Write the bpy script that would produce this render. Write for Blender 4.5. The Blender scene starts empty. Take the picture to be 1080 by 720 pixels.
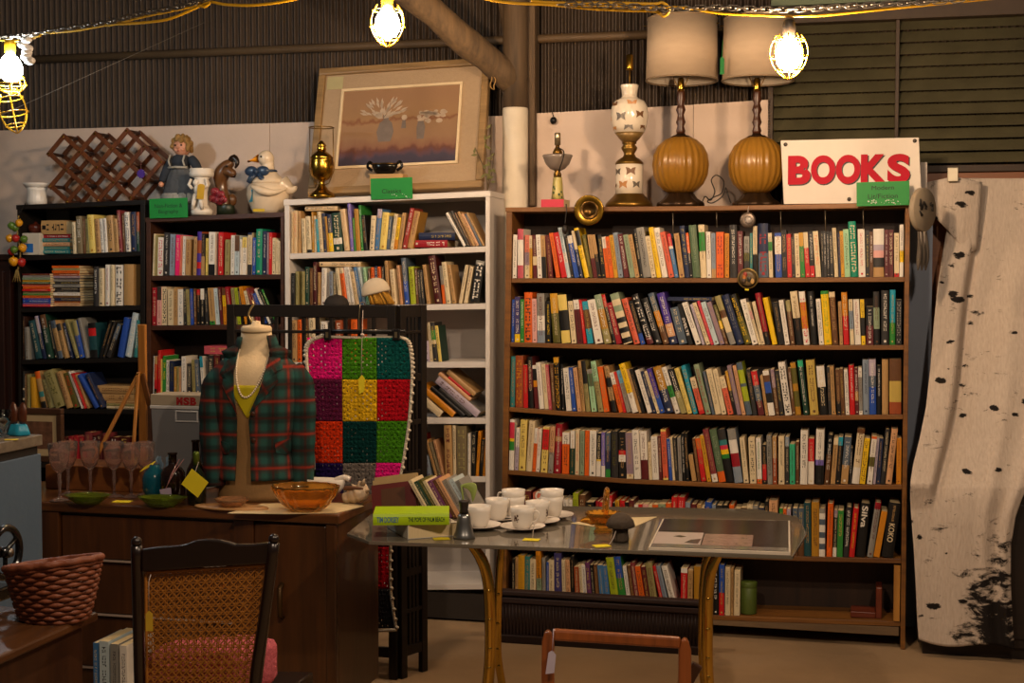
import bpy, bmesh, math, random, re
from mathutils import Vector, Matrix, Euler
R_ = random.Random(7)
sc = bpy.context.scene
COL = sc.collection
PI = math.pi
rad = math.radians
# ---------------------------------------------------------------- camera geometry (eye height 1.6 m, 50 mm lens)
F = 1500.0
CAM = Vector((0, 0, 1.6))
PITCH = math.atan(75 / F)
FWD = Vector((0, math.cos(PITCH), -math.sin(PITCH)))
UP = Vector((0, math.sin(PITCH), math.cos(PITCH)))
RIGHT = Vector((1, 0, 0))
A = rad(14)                      # the back wall is turned 14 degrees to the view
U = Vector((math.cos(A), -math.sin(A), 0))
B = Vector((math.sin(A), math.cos(A), 0))
O = Vector((1.635, 5.94, 0))     # foot of the wide bookcase, right front corner

def ray(px, py):
    return RIGHT * (px - 540) + FWD * F + UP * (360 - py)
def wpoint(px, py, d):
    r = ray(px, py)
    t = ((O - CAM).dot(B) + d) / r.dot(B)
    return CAM + r * t
def wp(px, py, d):
    """Along-wall distance and height of a sight line on the plane d behind the bookcase fronts."""
    p = wpoint(px, py, d)
    return (p - O).dot(U), p.z
def W(s, d, z):
    return O + U * s + B * d + Vector((0, 0, z))
def hz(px, py, z):
    r = ray(px, py)
    return CAM + r * ((z - CAM.z) / r.z)
def hy(px, py, y):
    r = ray(px, py)
    return CAM + r * (y / r.y)
def mpp(p):
    """Metres per pixel at a point."""
    return (Vector(p) - CAM).dot(FWD) / F
def frame(p):
    """(s, d, z) of a world point in the wall frame."""
    q = Vector(p) - O
    return q.dot(U), q.dot(B), q.z

# ---------------------------------------------------------------- materials
def lin(c):
    if isinstance(c, str):
        c = c.lstrip('#')
        c = [int(c[i:i + 2], 16) / 255 for i in (0, 2, 4)]
    return tuple(x / 12.92 if x <= .04045 else ((x + .055) / 1.055) ** 2.4 for x in c) + (1,)
MATS = {}
def nn(nt, kind, **kw):
    n = nt.nodes.new(kind)
    for k, v in kw.items():
        if k in n.inputs: n.inputs[k].default_value = v
        else: setattr(n, k, v)
    return n
def base_mat(name):
    m = bpy.data.materials.new(name); m.use_nodes = True
    nt = m.node_tree
    return m, nt, nt.nodes['Principled BSDF'], nt.links.new
def mat(name, col, rough=.5, metal=0., var=.12, scale=25., bump=0., bscale=None, spec=.5, trans=0., ior=1.45, coat=0., sub=0., stretch=(1, 1, 1)):
    if name in MATS: return MATS[name]
    m, nt, b, L = base_mat(name)
    c = lin(col)
    tc = nn(nt, 'ShaderNodeTexCoord'); mp = nn(nt, 'ShaderNodeMapping'); mp.inputs['Scale'].default_value = stretch
    L(tc.outputs['Object'], mp.inputs['Vector'])
    no = nn(nt, 'ShaderNodeTexNoise', Scale=scale, Detail=4.)
    L(mp.outputs[0], no.inputs['Vector'])
    mx = nn(nt, 'ShaderNodeMix', data_type='RGBA')
    mx.inputs[6].default_value = tuple(min(1, x * (1 - var)) for x in c[:3]) + (1,)
    mx.inputs[7].default_value = tuple(min(1, x * (1 + var)) for x in c[:3]) + (1,)
    L(no.outputs['Fac'], mx.inputs[0]); L(mx.outputs[2], b.inputs['Base Color'])
    b.inputs['Roughness'].default_value = rough; b.inputs['Metallic'].default_value = metal
    b.inputs['Specular IOR Level'].default_value = spec
    b.inputs['Transmission Weight'].default_value = trans; b.inputs['IOR'].default_value = ior
    b.inputs['Coat Weight'].default_value = coat
    if sub: b.inputs['Subsurface Weight'].default_value = sub
    if bump:
        n2 = nn(nt, 'ShaderNodeTexNoise', Scale=bscale or scale * 3, Detail=3.)
        L(mp.outputs[0], n2.inputs['Vector'])
        bp = nn(nt, 'ShaderNodeBump', Strength=bump, Distance=.01)
        L(n2.outputs['Fac'], bp.inputs['Height']); L(bp.outputs[0], b.inputs['Normal'])
    MATS[name] = m
    return m
def wood(name, c1, c2, axis='x', rough=.45, scale=9., coat=0., bump=.12):
    if name in MATS: return MATS[name]
    m, nt, b, L = base_mat(name)
    tc = nn(nt, 'ShaderNodeTexCoord'); mp = nn(nt, 'ShaderNodeMapping')
    st = [scale] * 3; st['xyz'.index(axis)] = scale * .07
    mp.inputs['Scale'].default_value = st
    L(tc.outputs['Object'], mp.inputs['Vector'])
    n1 = nn(nt, 'ShaderNodeTexNoise', Scale=2.2, Detail=6., Roughness=.65, Distortion=.6)
    n2 = nn(nt, 'ShaderNodeTexNoise', Scale=9., Detail=4.)
    L(mp.outputs[0], n1.inputs['Vector']); L(mp.outputs[0], n2.inputs['Vector'])
    ad = nn(nt, 'ShaderNodeMath', operation='MULTIPLY_ADD'); ad.inputs[1].default_value = .45
    L(n2.outputs['Fac'], ad.inputs[0]); L(n1.outputs['Fac'], ad.inputs[2])
    cr = nn(nt, 'ShaderNodeValToRGB')
    cr.color_ramp.elements[0].position = .45; cr.color_ramp.elements[0].color = lin(c1)
    cr.color_ramp.elements[1].position = .95; cr.color_ramp.elements[1].color = lin(c2)
    L(ad.outputs[0], cr.inputs[0]); L(cr.outputs[0], b.inputs['Base Color'])
    b.inputs['Roughness'].default_value = rough; b.inputs['Coat Weight'].default_value = coat
    bp = nn(nt, 'ShaderNodeBump', Strength=bump, Distance=.004)
    L(ad.outputs[0], bp.inputs['Height']); L(bp.outputs[0], b.inputs['Normal'])
    MATS[name] = m
    return m
def glow(name, col, strength):
    if name in MATS: return MATS[name]
    m, nt, b, L = base_mat(name)
    b.inputs['Base Color'].default_value = (1, 1, 1, 1)
    b.inputs['Emission Color'].default_value = tuple(col) + (1,)
    b.inputs['Emission Strength'].default_value = strength
    MATS[name] = m
    return m

# ---------------------------------------------------------------- mesh builder
class MB:
    def __init__(s):
        s.v = []; s.f = []; s.m = []; s.sm = []
    def add(s, vs, fs, mi=0, smooth=False, M=None):
        b = len(s.v)
        if M is not None: vs = [M @ Vector(v) for v in vs]
        s.v.extend([tuple(v) for v in vs])
        for f in fs:
            s.f.append([b + i for i in f]); s.m.append(mi); s.sm.append(smooth)
        return s
    def box(s, x0, x1, y0, y1, z0, z1, mi=0, M=None):
        vs = [(x0, y0, z0), (x1, y0, z0), (x1, y1, z0), (x0, y1, z0), (x0, y0, z1), (x1, y0, z1), (x1, y1, z1), (x0, y1, z1)]
        return s.add(vs, [(0, 3, 2, 1), (4, 5, 6, 7), (0, 1, 5, 4), (1, 2, 6, 5), (2, 3, 7, 6), (3, 0, 4, 7)], mi, False, M)
    def bar(s, p, q, w, t, mi=0, up=(0, 1, 0)):
        """A rectangular bar from p to q, w wide and t thick (t along up)."""
        p, q = Vector(p), Vector(q); d = q - p; L_ = d.length; d.normalize()
        n = Vector(up); n = (n - d * n.dot(d)).normalized(); x = n.cross(d)
        M = Matrix((( x.x, n.x, d.x, p.x), (x.y, n.y, d.y, p.y), (x.z, n.z, d.z, p.z), (0, 0, 0, 1)))
        return s.box(-w / 2, w / 2, -t / 2, t / 2, 0, L_, mi, M)
    def lathe(s, prof, seg=28, mi=0, M=None, smooth=True, ripple=0, nrip=0, squash=1.):
        vs = []; fs = []
        for r, z in prof:
            for k in range(seg):
                a = 2 * PI * k / seg
                rr = r * (1 + ripple * math.cos(nrip * a)) if nrip else r
                vs.append((rr * math.cos(a), rr * math.sin(a) * squash, z))
        n = len(prof)
        for i in range(n - 1):
            for k in range(seg):
                k2 = (k + 1) % seg
                fs.append((i * seg + k, i * seg + k2, (i + 1) * seg + k2, (i + 1) * seg + k))
        if prof[0][0] > 1e-6: fs.append(tuple(range(seg))[::-1])
        if prof[-1][0] > 1e-6: fs.append(tuple((n - 1) * seg + k for k in range(seg)))
        return s.add(vs, fs, mi, smooth, M)
    def tube(s, pts, r, seg=8, mi=0, closed=False, M=None, smooth=True):
        pts = [Vector(p) for p in pts]; n = len(pts)
        rs = r if isinstance(r, (list, tuple)) else [r] * n
        vs = []; fs = []; nrm = None
        for i, p in enumerate(pts):
            a = pts[i - 1] if (i > 0 or closed) else p
            b = pts[(i + 1) % n] if (i < n - 1 or closed) else p
            t = (b - a)
            t = t.normalized() if t.length > 1e-9 else Vector((0, 0, 1))
            if nrm is None:
                nrm = t.orthogonal().normalized()
            else:
                nrm = nrm - t * nrm.dot(t)
                nrm = nrm.normalized() if nrm.length > 1e-6 else t.orthogonal().normalized()
            bi = t.cross(nrm)
            for k in range(seg):
                an = 2 * PI * k / seg
                vs.append(p + (nrm * math.cos(an) + bi * math.sin(an)) * rs[i])
        for i in range(n if closed else n - 1):
            j = (i + 1) % n
            for k in range(seg):
                k2 = (k + 1) % seg
                fs.append((i * seg + k, i * seg + k2, j * seg + k2, j * seg + k))
        if not closed:
            fs.append(tuple(range(seg))[::-1]); fs.append(tuple((n - 1) * seg + k for k in range(seg)))
        return s.add(vs, fs, mi, smooth, M)
    def ball(s, c, r, seg=16, rings=10, mi=0, M=None):
        if not isinstance(r, (tuple, list)): r = (r, r, r)
        vs = [(c[0], c[1], c[2] - r[2])]; fs = []
        for i in range(1, rings):
            t = PI * i / rings - PI / 2
            for k in range(seg):
                a = 2 * PI * k / seg
                vs.append((c[0] + r[0] * math.cos(t) * math.cos(a), c[1] + r[1] * math.cos(t) * math.sin(a), c[2] + r[2] * math.sin(t)))
        vs.append((c[0], c[1], c[2] + r[2])); e = len(vs) - 1
        for k in range(seg):
            k2 = (k + 1) % seg
            fs.append((0, 1 + k2, 1 + k)); fs.append((e, 1 + (rings - 2) * seg + k, 1 + (rings - 2) * seg + k2))
            for i in range(rings - 2):
                fs.append((1 + i * seg + k, 1 + i * seg + k2, 1 + (i + 1) * seg + k2, 1 + (i + 1) * seg + k))
        return s.add(vs, fs, mi, True, M)
    def prism(s, poly, y0, y1, mi=0, M=None, smooth=False):
        """Polygon in x,z (counter-clockwise seen from the front, -y) run from y0 to y1."""
        n = len(poly)
        vs = [(x, y0, z) for x, z in poly] + [(x, y1, z) for x, z in poly]
        fs = [tuple(range(n)), tuple(range(2 * n - 1, n - 1, -1))]
        fs += [(i, i + n, (i + 1) % n + n, (i + 1) % n) for i in range(n)]
        return s.add(vs, fs, mi, smooth, M)
    def slab(s, poly, z0, z1, mi=0, M=None):
        n = len(poly)
        vs = [(x, y, z0) for x, y in poly] + [(x, y, z1) for x, y in poly]
        fs = [tuple(range(n))[::-1], tuple(range(n, 2 * n))]
        fs += [(i, (i + 1) % n, (i + 1) % n + n, i + n) for i in range(n)]
        return s.add(vs, fs, mi, False, M)
    def grid(s, fn, nu, nv, mi=0, smooth=True, closed_u=False):
        vs = []; fs = []
        cu = nu if closed_u else nu + 1
        for j in range(nv + 1):
            for i in range(cu):
                vs.append(fn(i / nu, j / nv))
        for j in range(nv):
            for i in range(nu):
                i2 = (i + 1) % cu
                fs.append((j * cu + i, j * cu + i2, (j + 1) * cu + i2, (j + 1) * cu + i))
        return s.add(vs, fs, mi, smooth)
    def mesh(s, name, mats):
        me = bpy.data.meshes.new(name)
        me.from_pydata(s.v, [], s.f)
        for m in (mats if isinstance(mats, (list, tuple)) else [mats]): me.materials.append(m)
        me.polygons.foreach_set('material_index', s.m)
        me.polygons.foreach_set('use_smooth', s.sm)
        me.update()
        return me
    def build(s, name, mats, parent=None, loc=None, rz=None, bevel=0, solid=0, subdiv=0, fix=False, rot=None):
        me = s.mesh(name, mats)
        if fix:
            bm = bmesh.new(); bm.from_mesh(me); bmesh.ops.remove_doubles(bm, verts=bm.verts, dist=1e-6)
            bmesh.ops.recalc_face_normals(bm, faces=bm.faces); bm.to_mesh(me); bm.free()
        o = bpy.data.objects.new(name, me); COL.objects.link(o)
        if parent: o.parent = parent
        if loc is not None: o.location = loc
        if rz is not None: o.rotation_euler = (0, 0, rz)
        if rot is not None: o.rotation_euler = rot
        if subdiv:
            md = o.modifiers.new('sub', 'SUBSURF'); md.levels = md.render_levels = subdiv
        if solid:
            md = o.modifiers.new('solid', 'SOLIDIFY'); md.thickness = solid; md.offset = 0
        if bevel:
            md = o.modifiers.new('bev', 'BEVEL'); md.width = bevel; md.segments = 2; md.limit_method = 'ANGLE'; md.angle_limit = rad(35)
        return o
def tag(o, label, cat, group=None):
    o['label'] = label; o['category'] = cat
    if group: o['group'] = group
    return o
def thing(name, label, cat, loc=(0, 0, 0), rz=0., group=None):
    o = bpy.data.objects.new(name, None); COL.objects.link(o)
    o.location = loc; o.rotation_euler = (0, 0, rz); o.empty_display_size = .05
    return tag(o, label, cat, group)
def wthing(name, label, cat, s, d, z, group=None, rz=0.):
    return thing(name, label, cat, W(s, d, z), -A + rz, group)
def struct(o):
    o['kind'] = 'structure'; return o
def copy_tree(o, parent=None):
    c = o.copy(); COL.objects.link(c)
    if parent: c.parent = parent
    for ch in list(o.children): copy_tree(ch, c)
    return c
def text_geo(body, size=1., offset=0., extrude=0., fit=None):
    """Outline lettering in x,y centred on the origin, as (verts, faces); fit=(w,h) stretches it to that box."""
    cu = bpy.data.curves.new('lettering', 'FONT'); cu.body = body; cu.size = size; cu.offset = offset; cu.extrude = extrude
    cu.align_x = 'CENTER'; cu.align_y = 'CENTER'; cu.resolution_u = 6
    ob = bpy.data.objects.new('lettering', cu); COL.objects.link(ob)
    dg = bpy.context.evaluated_depsgraph_get()
    me = bpy.data.meshes.new_from_object(ob.evaluated_get(dg))
    vs = [v.co.copy() for v in me.vertices]; fs = [tuple(p.vertices) for p in me.polygons]
    bpy.data.objects.remove(ob); bpy.data.curves.remove(cu); bpy.data.meshes.remove(me)
    xs = [v.x for v in vs]; ys = [v.y for v in vs]
    cx, cy = (min(xs) + max(xs)) / 2, (min(ys) + max(ys)) / 2
    w, h = max(xs) - min(xs), max(ys) - min(ys)
    k = (fit[0] / w, fit[1] / h) if fit else (1, 1)
    return [Vector(((v.x - cx) * k[0], (v.y - cy) * k[1], v.z)) for v in vs], fs
def smooth_path(pts, n=8):
    """Catmull-Rom through the points."""
    pts = [Vector(p) for p in pts]; out = []
    for i in range(len(pts) - 1):
        a = pts[max(0, i - 1)]; b = pts[i]; c = pts[i + 1]; d = pts[min(len(pts) - 1, i + 2)]
        for k in range(n):
            t = k / n
            out.append(.5 * ((2 * b) + (c - a) * t + (2 * a - 5 * b + 4 * c - d) * t * t + (3 * b - a - 3 * c + d) * t ** 3))
    out.append(pts[-1])
    return out
def interp(tab, x):
    if x <= tab[0][0]: i = 0
    elif x >= tab[-1][0]: i = len(tab) - 2
    else: i = max(k for k in range(len(tab) - 1) if tab[k][0] <= x)
    (a, ya), (b, yb) = tab[i], tab[i + 1]
    return ya + (yb - ya) * (x - a) / (b - a)

cam = bpy.data.cameras.new('camera'); cam.lens = 50; cam.sensor_width = 36; cam.clip_start = .05
co = bpy.data.objects.new('camera', cam); COL.objects.link(co)
co.location = CAM; co.rotation_euler = (PI / 2 - PITCH, 0, 0)
sc.camera = co
sc.view_settings.view_transform = 'Standard'; sc.view_settings.look = 'None'
sc.view_settings.gamma = 1; sc.view_settings.use_curve_mapping = False
sc.view_settings.exposure = 0.15

# ---------------------------------------------------------------- the setting
def setting():
    conc = mat('dusty_concrete', '#967c5c', .85, var=.35, scale=2.5, bump=.25, bscale=18)
    b = MB(); b.box(-5.2, 4.6, -1.2, 9.2, -.06, 0)
    struct(b.build('floor', conc))
    # corrugated iron: ribs run upwards, 32 mm pitch
    iron = mat('old_corrugated_iron', '#3a2f25', .55, metal=.3, var=.55, scale=3.5, bump=.2, bscale=30, stretch=(1, 1, .35))
    b = MB(); pit = .032; n = int(7.4 / pit) * 8
    vs = []
    for i in range(n + 1):
        x = -5.6 + i * pit / 8
        y = .44 + .010 * math.cos(2 * PI * i / 8)
        vs += [(x, y, 0), (x, y, 3.6)]
    fs = [(2 * i, 2 * i + 2, 2 * i + 3, 2 * i + 1) for i in range(n)]
    b.add(vs, fs, 0, True)
    struct(b.build('wall_back', iron, loc=O, rz=-A))
    # rail along the iron
    pip = mat('rusty_rail', '#57452f', .6, metal=.2, var=.35, scale=12)
    b = MB(); b.tube([Vector((-5.5, .40, 2.68)), Vector((-1.5, .40, 2.683)), Vector((-.62, .40, 2.68))], .021, 12)
    struct(b.build('trim_1', pip, loc=O, rz=-A))
    # painted boards behind the shelf tops
    wb = mat('white_painted_board', '#c2ae9e', .7, var=.12, scale=4, bump=.12, bscale=40)
    for k, (p0, p1, yt0, yt1) in enumerate(((-160, 284, 142, 130), (284.6, 532, 130, 122))):
        s0, z0 = wp(p0, yt0, .37); s1, z1 = wp(p1, yt1, .37)
        b = MB(); b.prism([(s0, .02), (s1, .02), (s1, z1), (s0, z0)], .37, .385)
        struct(b.build('wall_panel_%d' % (k + 1), wb, loc=O, rz=-A))
    for k, (p0, p1, yt0, yt1) in enumerate(((556, 731, 120, 110.5), (731.6, 812.5, 110.2, 105))):
        s0, z0 = wp(p0, yt0, .37); s1, z1 = wp(p1, yt1, .37)
        b = MB(); b.prism([(s0, .02), (s1, .02), (s1, z1), (s0, z0)], .37, .385)
        struct(b.build('wall_panel_%d' % (k + 3), wb, loc=O, rz=-A))
    # a fuse of black cable knob on the board
    # louvred vent
    lo = mat('green_grey_louvre', '#55503a', .5, metal=.2, var=.4, scale=9, bump=.15, bscale=60)
    fr = mat('dark_louvre_frame', '#3a2b1c', .6, var=.3, scale=14)
    vent = wthing('louvre_window', '', '', 0, 0, 0); del vent['label']; del vent['category']; vent['kind'] = 'structure'; vent.name = 'window_1'
    vent.location = O
    s0 = wp(813, 100, .40)[0]; s1 = .80
    zb, zt = 2.06, 2.70
    b = MB(); b.box(s0 - .012, s0 + .012, .37, .44, zb, zt + .09); b.box(s1, s1 + .03, .37, .44, zb, zt + .09)
    b.box(s0, s1, .36, .44, zt, zt + .075); b.box(s0, s1, .38, .44, zb - .03, zb)
    sm = wp(946, 100, .40)[0]; b.box(sm - .008, sm + .008, .375, .42, zb, zt)
    b.box(s0, s1, .45, .46, zb - .03, 3.0)
    b.build('window_frame', fr, vent, bevel=.002)
    for i in range(12):
        z = zb + .01 + i * .0533
        b = MB(); b.add([(s0 + .01, .392, z), (s1, .392, z), (s1, .437, z + .052), (s0 + .01, .437, z + .052), (s0 + .01, .389, z + .001), (s1, .389, z + .001), (s1, .434, z + .054), (s0 + .01, .434, z + .054)],
                        [(4, 5, 6, 7), (0, 3, 2, 1), (7, 6, 2, 3), (4, 0, 1, 5)])
        b.build('slat', lo, vent)
    b = MB(); b.box(s0, s1, .36, .44, 2.78, 3.6)
    struct(b.build('wall_panel_5', mat('green_painted_board', '#5b6650', .7, var=.25, scale=8), loc=O, rz=-A))
    # plywood under the vent and the grey-blue board beside it
    ply = wood('orange_plywood', '#6b3a17', '#8e5423', 'x', .5, 6)
    b = MB(); b.box(.02, 1.4, .40, .42, 0, 2.03)
    struct(b.build('wall_panel_6', ply, loc=O, rz=-A))
    gb = mat('grey_blue_board', '#8790a0', .65, var=.12, scale=6)
    sg0 = wp(955, 300, .33)[0]; sg1 = wp(983, 300, .33)[0]
    b = MB(); b.box(sg0 - .3, sg1, .33, .35, .02, wp(970, 205, .33)[1])
    struct(b.build('wall_panel_7', gb, loc=O, rz=-A))
    # post: painted white below, bare log above; a log brace runs up to the left
    logm = wood('bare_log', '#30251a', '#665138', 'z', .75, 7, bump=.4)
    whp = mat('chalky_white_paint', '#cfc4b0', .7, var=.15, scale=9, bump=.3, bscale=14)
    sp, zt = wp(543.5, 114, .305)
    b = MB(); b.lathe([(.064, 0), (.063, .6), (.062, 1.5), (.060, zt - .01), (.057, zt)], 22)
    b.lathe([(.058, zt), (.058, zt + .3), (.057, 3.6)], 22, 1)
    struct(b.build('column_post', [whp, logm], loc=W(sp, .305, 0)))
    p1 = wpoint(546, 90, .33); p0 = wpoint(415, -22, -.12)
    b = MB(); d = (p1 - p0); pts = [p0 - d * .35 + d * (1.35 * i / 10) + Vector((0, 0, .006 * math.sin(i * 1.7))) for i in range(11)]
    b.tube(pts, [.066 + .004 * math.sin(i * 2.1) for i in range(11)], 14)
    struct(b.build('beam_brace', wood('bare_log_brace', '#382b1d', '#725a3c', 'z', .8, 6, bump=.4)))
    b = MB(); s2 = wp(558, 60, .34)[0]; b.box(s2 - .012, s2 + .03, .33, .42, 1.9, 3.6)
    struct(b.build('beam_upright', logm, loc=O, rz=-A, bevel=.004))
    s2a = wp(527, 10, .30); s2b = wp(540, 62, .30)
    b = MB(); b.tube([Vector((s2a[0] - .03, .33, s2a[1] + .3)), Vector((s2b[0], .33, s2b[1]))], .03, 10)
    struct(b.build('beam_strut', logm, loc=O, rz=-A))
setting()
# ---------------------------------------------------------------- bookcases
PAL = dict(white='d6cfc2', cream='cdbb96', parchment='c9ad82', butter='d3bb62', peach='c4946a', tan='a98453', khaki='8d8453', ochre='a5761f', mustard='c08d1e',
  yellow='dcb411', gold='b39a4a', amber='c07a12', orange='cf5a13', coral='c95a3e', salmon='c66c56', rust='8f4420', brick='8e2a1f', red='b81a1c', crimson='8c1420', maroon='571a1c',
  oxblood='43100f', rose='b04a55', rosered='bf2c44', rosewood='7a3234', pink='cf9a92', hotpink='d81e63', mauve='86707c', lilac='a79aa8', violet='6f60a6', plum='5f2f57',
  purple='402a86', indigo='3a3464', blue='24489a', navy='1b2544', skyblue='5f9dba', steelblue='3f6c99', bluegray='7b8794', slate='4b5866', paleblue='aebdc0', turquoise='1f8ca3',
  teal='2d7272', darkteal='1b4247', mint='93bd93', sage='7f8f72', darksage='4f6347', green='2b7a2e', emerald='0f8063', jade='2f9e72', darkgreen='18382a', lime='98a51c',
  olive='56521f', brown='5d3c20', darkbrown='35211a', taupe='6f6247', gray='838078', charcoal='2b2928', black='131211')
PHR = dict(paleblue='pale-blue', hotpink='hot-pink', rosered='rose-red', darkgreen='dark-green', darkteal='dark-teal', darksage='moss-green', skyblue='sky-blue', steelblue='steel-blue',
  bluegray='blue-grey', gray='grey', mint='mint-green', jade='jade-green', emerald='emerald-green', rosewood='dusty-red', oxblood='ox-blood', darkbrown='dark-brown', lime='lime-green', butter='pale-yellow',
  parchment='buff', sage='sage-green', turquoise='turquoise')
LIGHT = set('white cream parchment butter peach tan khaki mustard yellow gold amber pink lilac paleblue mint skyblue orange salmon coral jade lime bluegray gray sage'.split())
def cmat(n):
    old = n in ('paleblue',)
    return mat('cover_' + n, PAL[n], .42, var=.1, scale=40, bump=.05, bscale=120)
PAGES = [mat('page_edges', 'cdb88c', .8, var=.14, scale=8, stretch=(60, 1, 1)), mat('yellowed_page_edges', 'b08f5a', .8, var=.16, scale=8, stretch=(60, 1, 1))]

def parse_cols(t):
    out = []
    for p in t.split('/'):
        m = re.match(r'([a-z]+)(\d*)$', p)
        out.append([m.group(1), float(m.group(2)) if m.group(2) else None])
    left = 100 - sum(x[1] or 0 for x in out); n = sum(1 for x in out if x[1] is None)
    for x in out:
        if x[1] is None: x[1] = left / n
    tot = sum(x[1] for x in out)
    return [(n_, f / tot) for n_, f in out]

def book_geo(w, h, D, cols, hard, rnd, letter=None, big=False, words=None, right_pivot=False, side=None, plain=False, flip=False):
    """Cover wrapped round a page block; spine faces -y. Returns (cover MB, materials, pages MB)."""
    t = min(.0028, w * .16) if hard else min(.0009, w * .1)
    bul = min(.004, w * .14) if hard else 0
    ov = .003 if hard else 0
    x0 = -w if right_pivot else 0
    out = [(x0, D), (x0, 0)]
    if bul: out += [(x0 + w * .25, -bul * .75), (x0 + w * .5, -bul), (x0 + w * .75, -bul * .75)]
    out += [(x0 + w, 0), (x0 + w, D), (x0 + w - t, D), (x0 + w - t, t), (x0 + t, t), (x0 + t, D)]
    n = len(out)
    names = []
    def mi(c):
        if c not in names: names.append(c)
        return names.index(c)
    b = MB(); zt = h
    main = max(cols, key=lambda c: c[1])[0]
    sidec = side or main
    nsp = n - 7                       # faces on the spine side
    for ci, (c, f) in enumerate(cols):
        zb = zt - f * h if ci < len(cols) - 1 else 0
        vs = [(x, y, zb) for x, y in out] + [(x, y, zt) for x, y in out]
        fs = []; k = mi(c); ks = mi(sidec)
        for i in range(n):
            j = (i + 1) % n
            b.add([vs[i], vs[j], vs[j + n], vs[i + n]], [(0, 1, 2, 3)], k if 1 <= i <= nsp else ks)
        if ci == 0: b.add([(x, y, h) for x, y in out], [tuple(range(n))], k)
        if ci == len(cols) - 1: b.add([(x, y, 0) for x, y in out], [tuple(range(n))[::-1]], k)
        zt = zb
    mids = x0 + w / 2; ys = -bul - .0004
    if words:
        for txt, z0_, z1_, hw, lc in words:      # spine lettering running down
            if txt[0] == '^':                    # letters stacked upright one under another
                n_ = len(txt) - 1
                for i_, ch in enumerate(txt[1:]):
                    if ch == ' ': continue
                    vs, fs = text_geo(ch, 1, .02, fit=(hw * w, (z1_ - z0_) * h / n_ * .74)); zc = (z1_ - (z1_ - z0_) * (i_ + .5) / n_) * h
                    b.add([(mids + v.x, ys, zc + v.y) for v in vs], fs, mi(lc))
                continue
            vs, fs = text_geo(txt, 1, .02, fit=((z1_ - z0_) * h, hw * w))
            k = mi(lc); zc = (z0_ + z1_) / 2 * h
            b.add([(mids - v.y, ys, zc + v.x) if flip else (mids + v.y, ys, zc - v.x) for v in vs], fs, k)
    elif not plain:
        lum = cols[0][0]
        if letter is None:
            letter = rnd.choice(['charcoal', 'charcoal', 'black', 'brown', 'maroon']) if main in LIGHT else rnd.choice(['cream', 'white', 'tan', 'cream', 'gold'])
        k = mi(letter)
        cw = w * (.62 if big else rnd.uniform(.28, .5))
        z = h * rnd.uniform(.9, .95); end = h * (.08 if big else rnd.uniform(.15, .4))
        gap = rnd.uniform(.35, .6) * h
        while z > end:
            lh = cw * rnd.uniform(.35, .75)
            if rnd.random() < .16: z -= lh; continue
            x_ = mids + (rnd.random() - .5) * w * .06
            if rnd.random() < .5:
                b.add([(x_ - cw / 2, ys, z - lh * .28), (x_ + cw / 2, ys, z - lh * .28), (x_ + cw / 2, ys, z), (x_ - cw / 2, ys, z)], [(0, 1, 2, 3)], k)
                a_ = rnd.choice((-1, 0, 1)) * cw * .36
                b.add([(x_ + a_ - cw * .13, ys, z - lh * .8), (x_ + a_ + cw * .13, ys, z - lh * .8), (x_ + a_ + cw * .13, ys, z - lh * .28), (x_ + a_ - cw * .13, ys, z - lh * .28)], [(0, 1, 2, 3)], k)
            else:
                for q in (-.36, .36):
                    b.add([(x_ + q * cw - cw * .12, ys, z - lh * .8), (x_ + q * cw + cw * .12, ys, z - lh * .8), (x_ + q * cw + cw * .12, ys, z), (x_ + q * cw - cw * .12, ys, z)], [(0, 1, 2, 3)], k)
            z -= lh * 1.12
            if .02 < z - (h - gap) < lh: z -= h * .05
        s_ = w * .3
        if rnd.random() < .6:
            b.add([(mids - s_ / 2, ys, h * .045), (mids + s_ / 2, ys, h * .045), (mids + s_ / 2, ys, h * .045 + s_), (mids - s_ / 2, ys, h * .045 + s_)], [(0, 1, 2, 3)], k)
    pg = MB(); e = .0003
    pg.box(x0 + t + e, x0 + w - t - e, t + e, D - max(ov, .001), ov + .0004, h - ov - .0004)
    return b, [cmat(c) for c in names], pg

def interp_line(line, px): return interp(line, px)
BOOKS = []          # records for labelling
KINDS_ = {}
def kind_of(case, h, w, rnd):
    if case in ('white bookcase', 'black bookcase'): return 'clothbound_book'
    return 'hardcover_book' if h > .205 or w > .042 else 'paperback_book'
LKIND = dict(clothbound_book='cloth-bound book', hardcover_book='hardcover', paperback_book='paperback')

def make_book(M, w, h, D, cols, kind, shelf, order, rnd, **kw):
    hard = kind != 'paperback_book'
    b, mats, pg = book_geo(w, h, D, cols, hard, rnd, **kw)
    o = b.build(kind, mats); o.matrix_world = M
    p = pg.build('page_block', PAGES[1] if kind == 'clothbound_book' and rnd.random() < .6 else PAGES[0], o)
    o['category'] = 'book'
    BOOKS.append(dict(o=o, shelf=shelf, order=order, cols=cols, w=w, h=h, kind=kind, th=0, lying=False, group=None))
    return BOOKS[-1]

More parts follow.
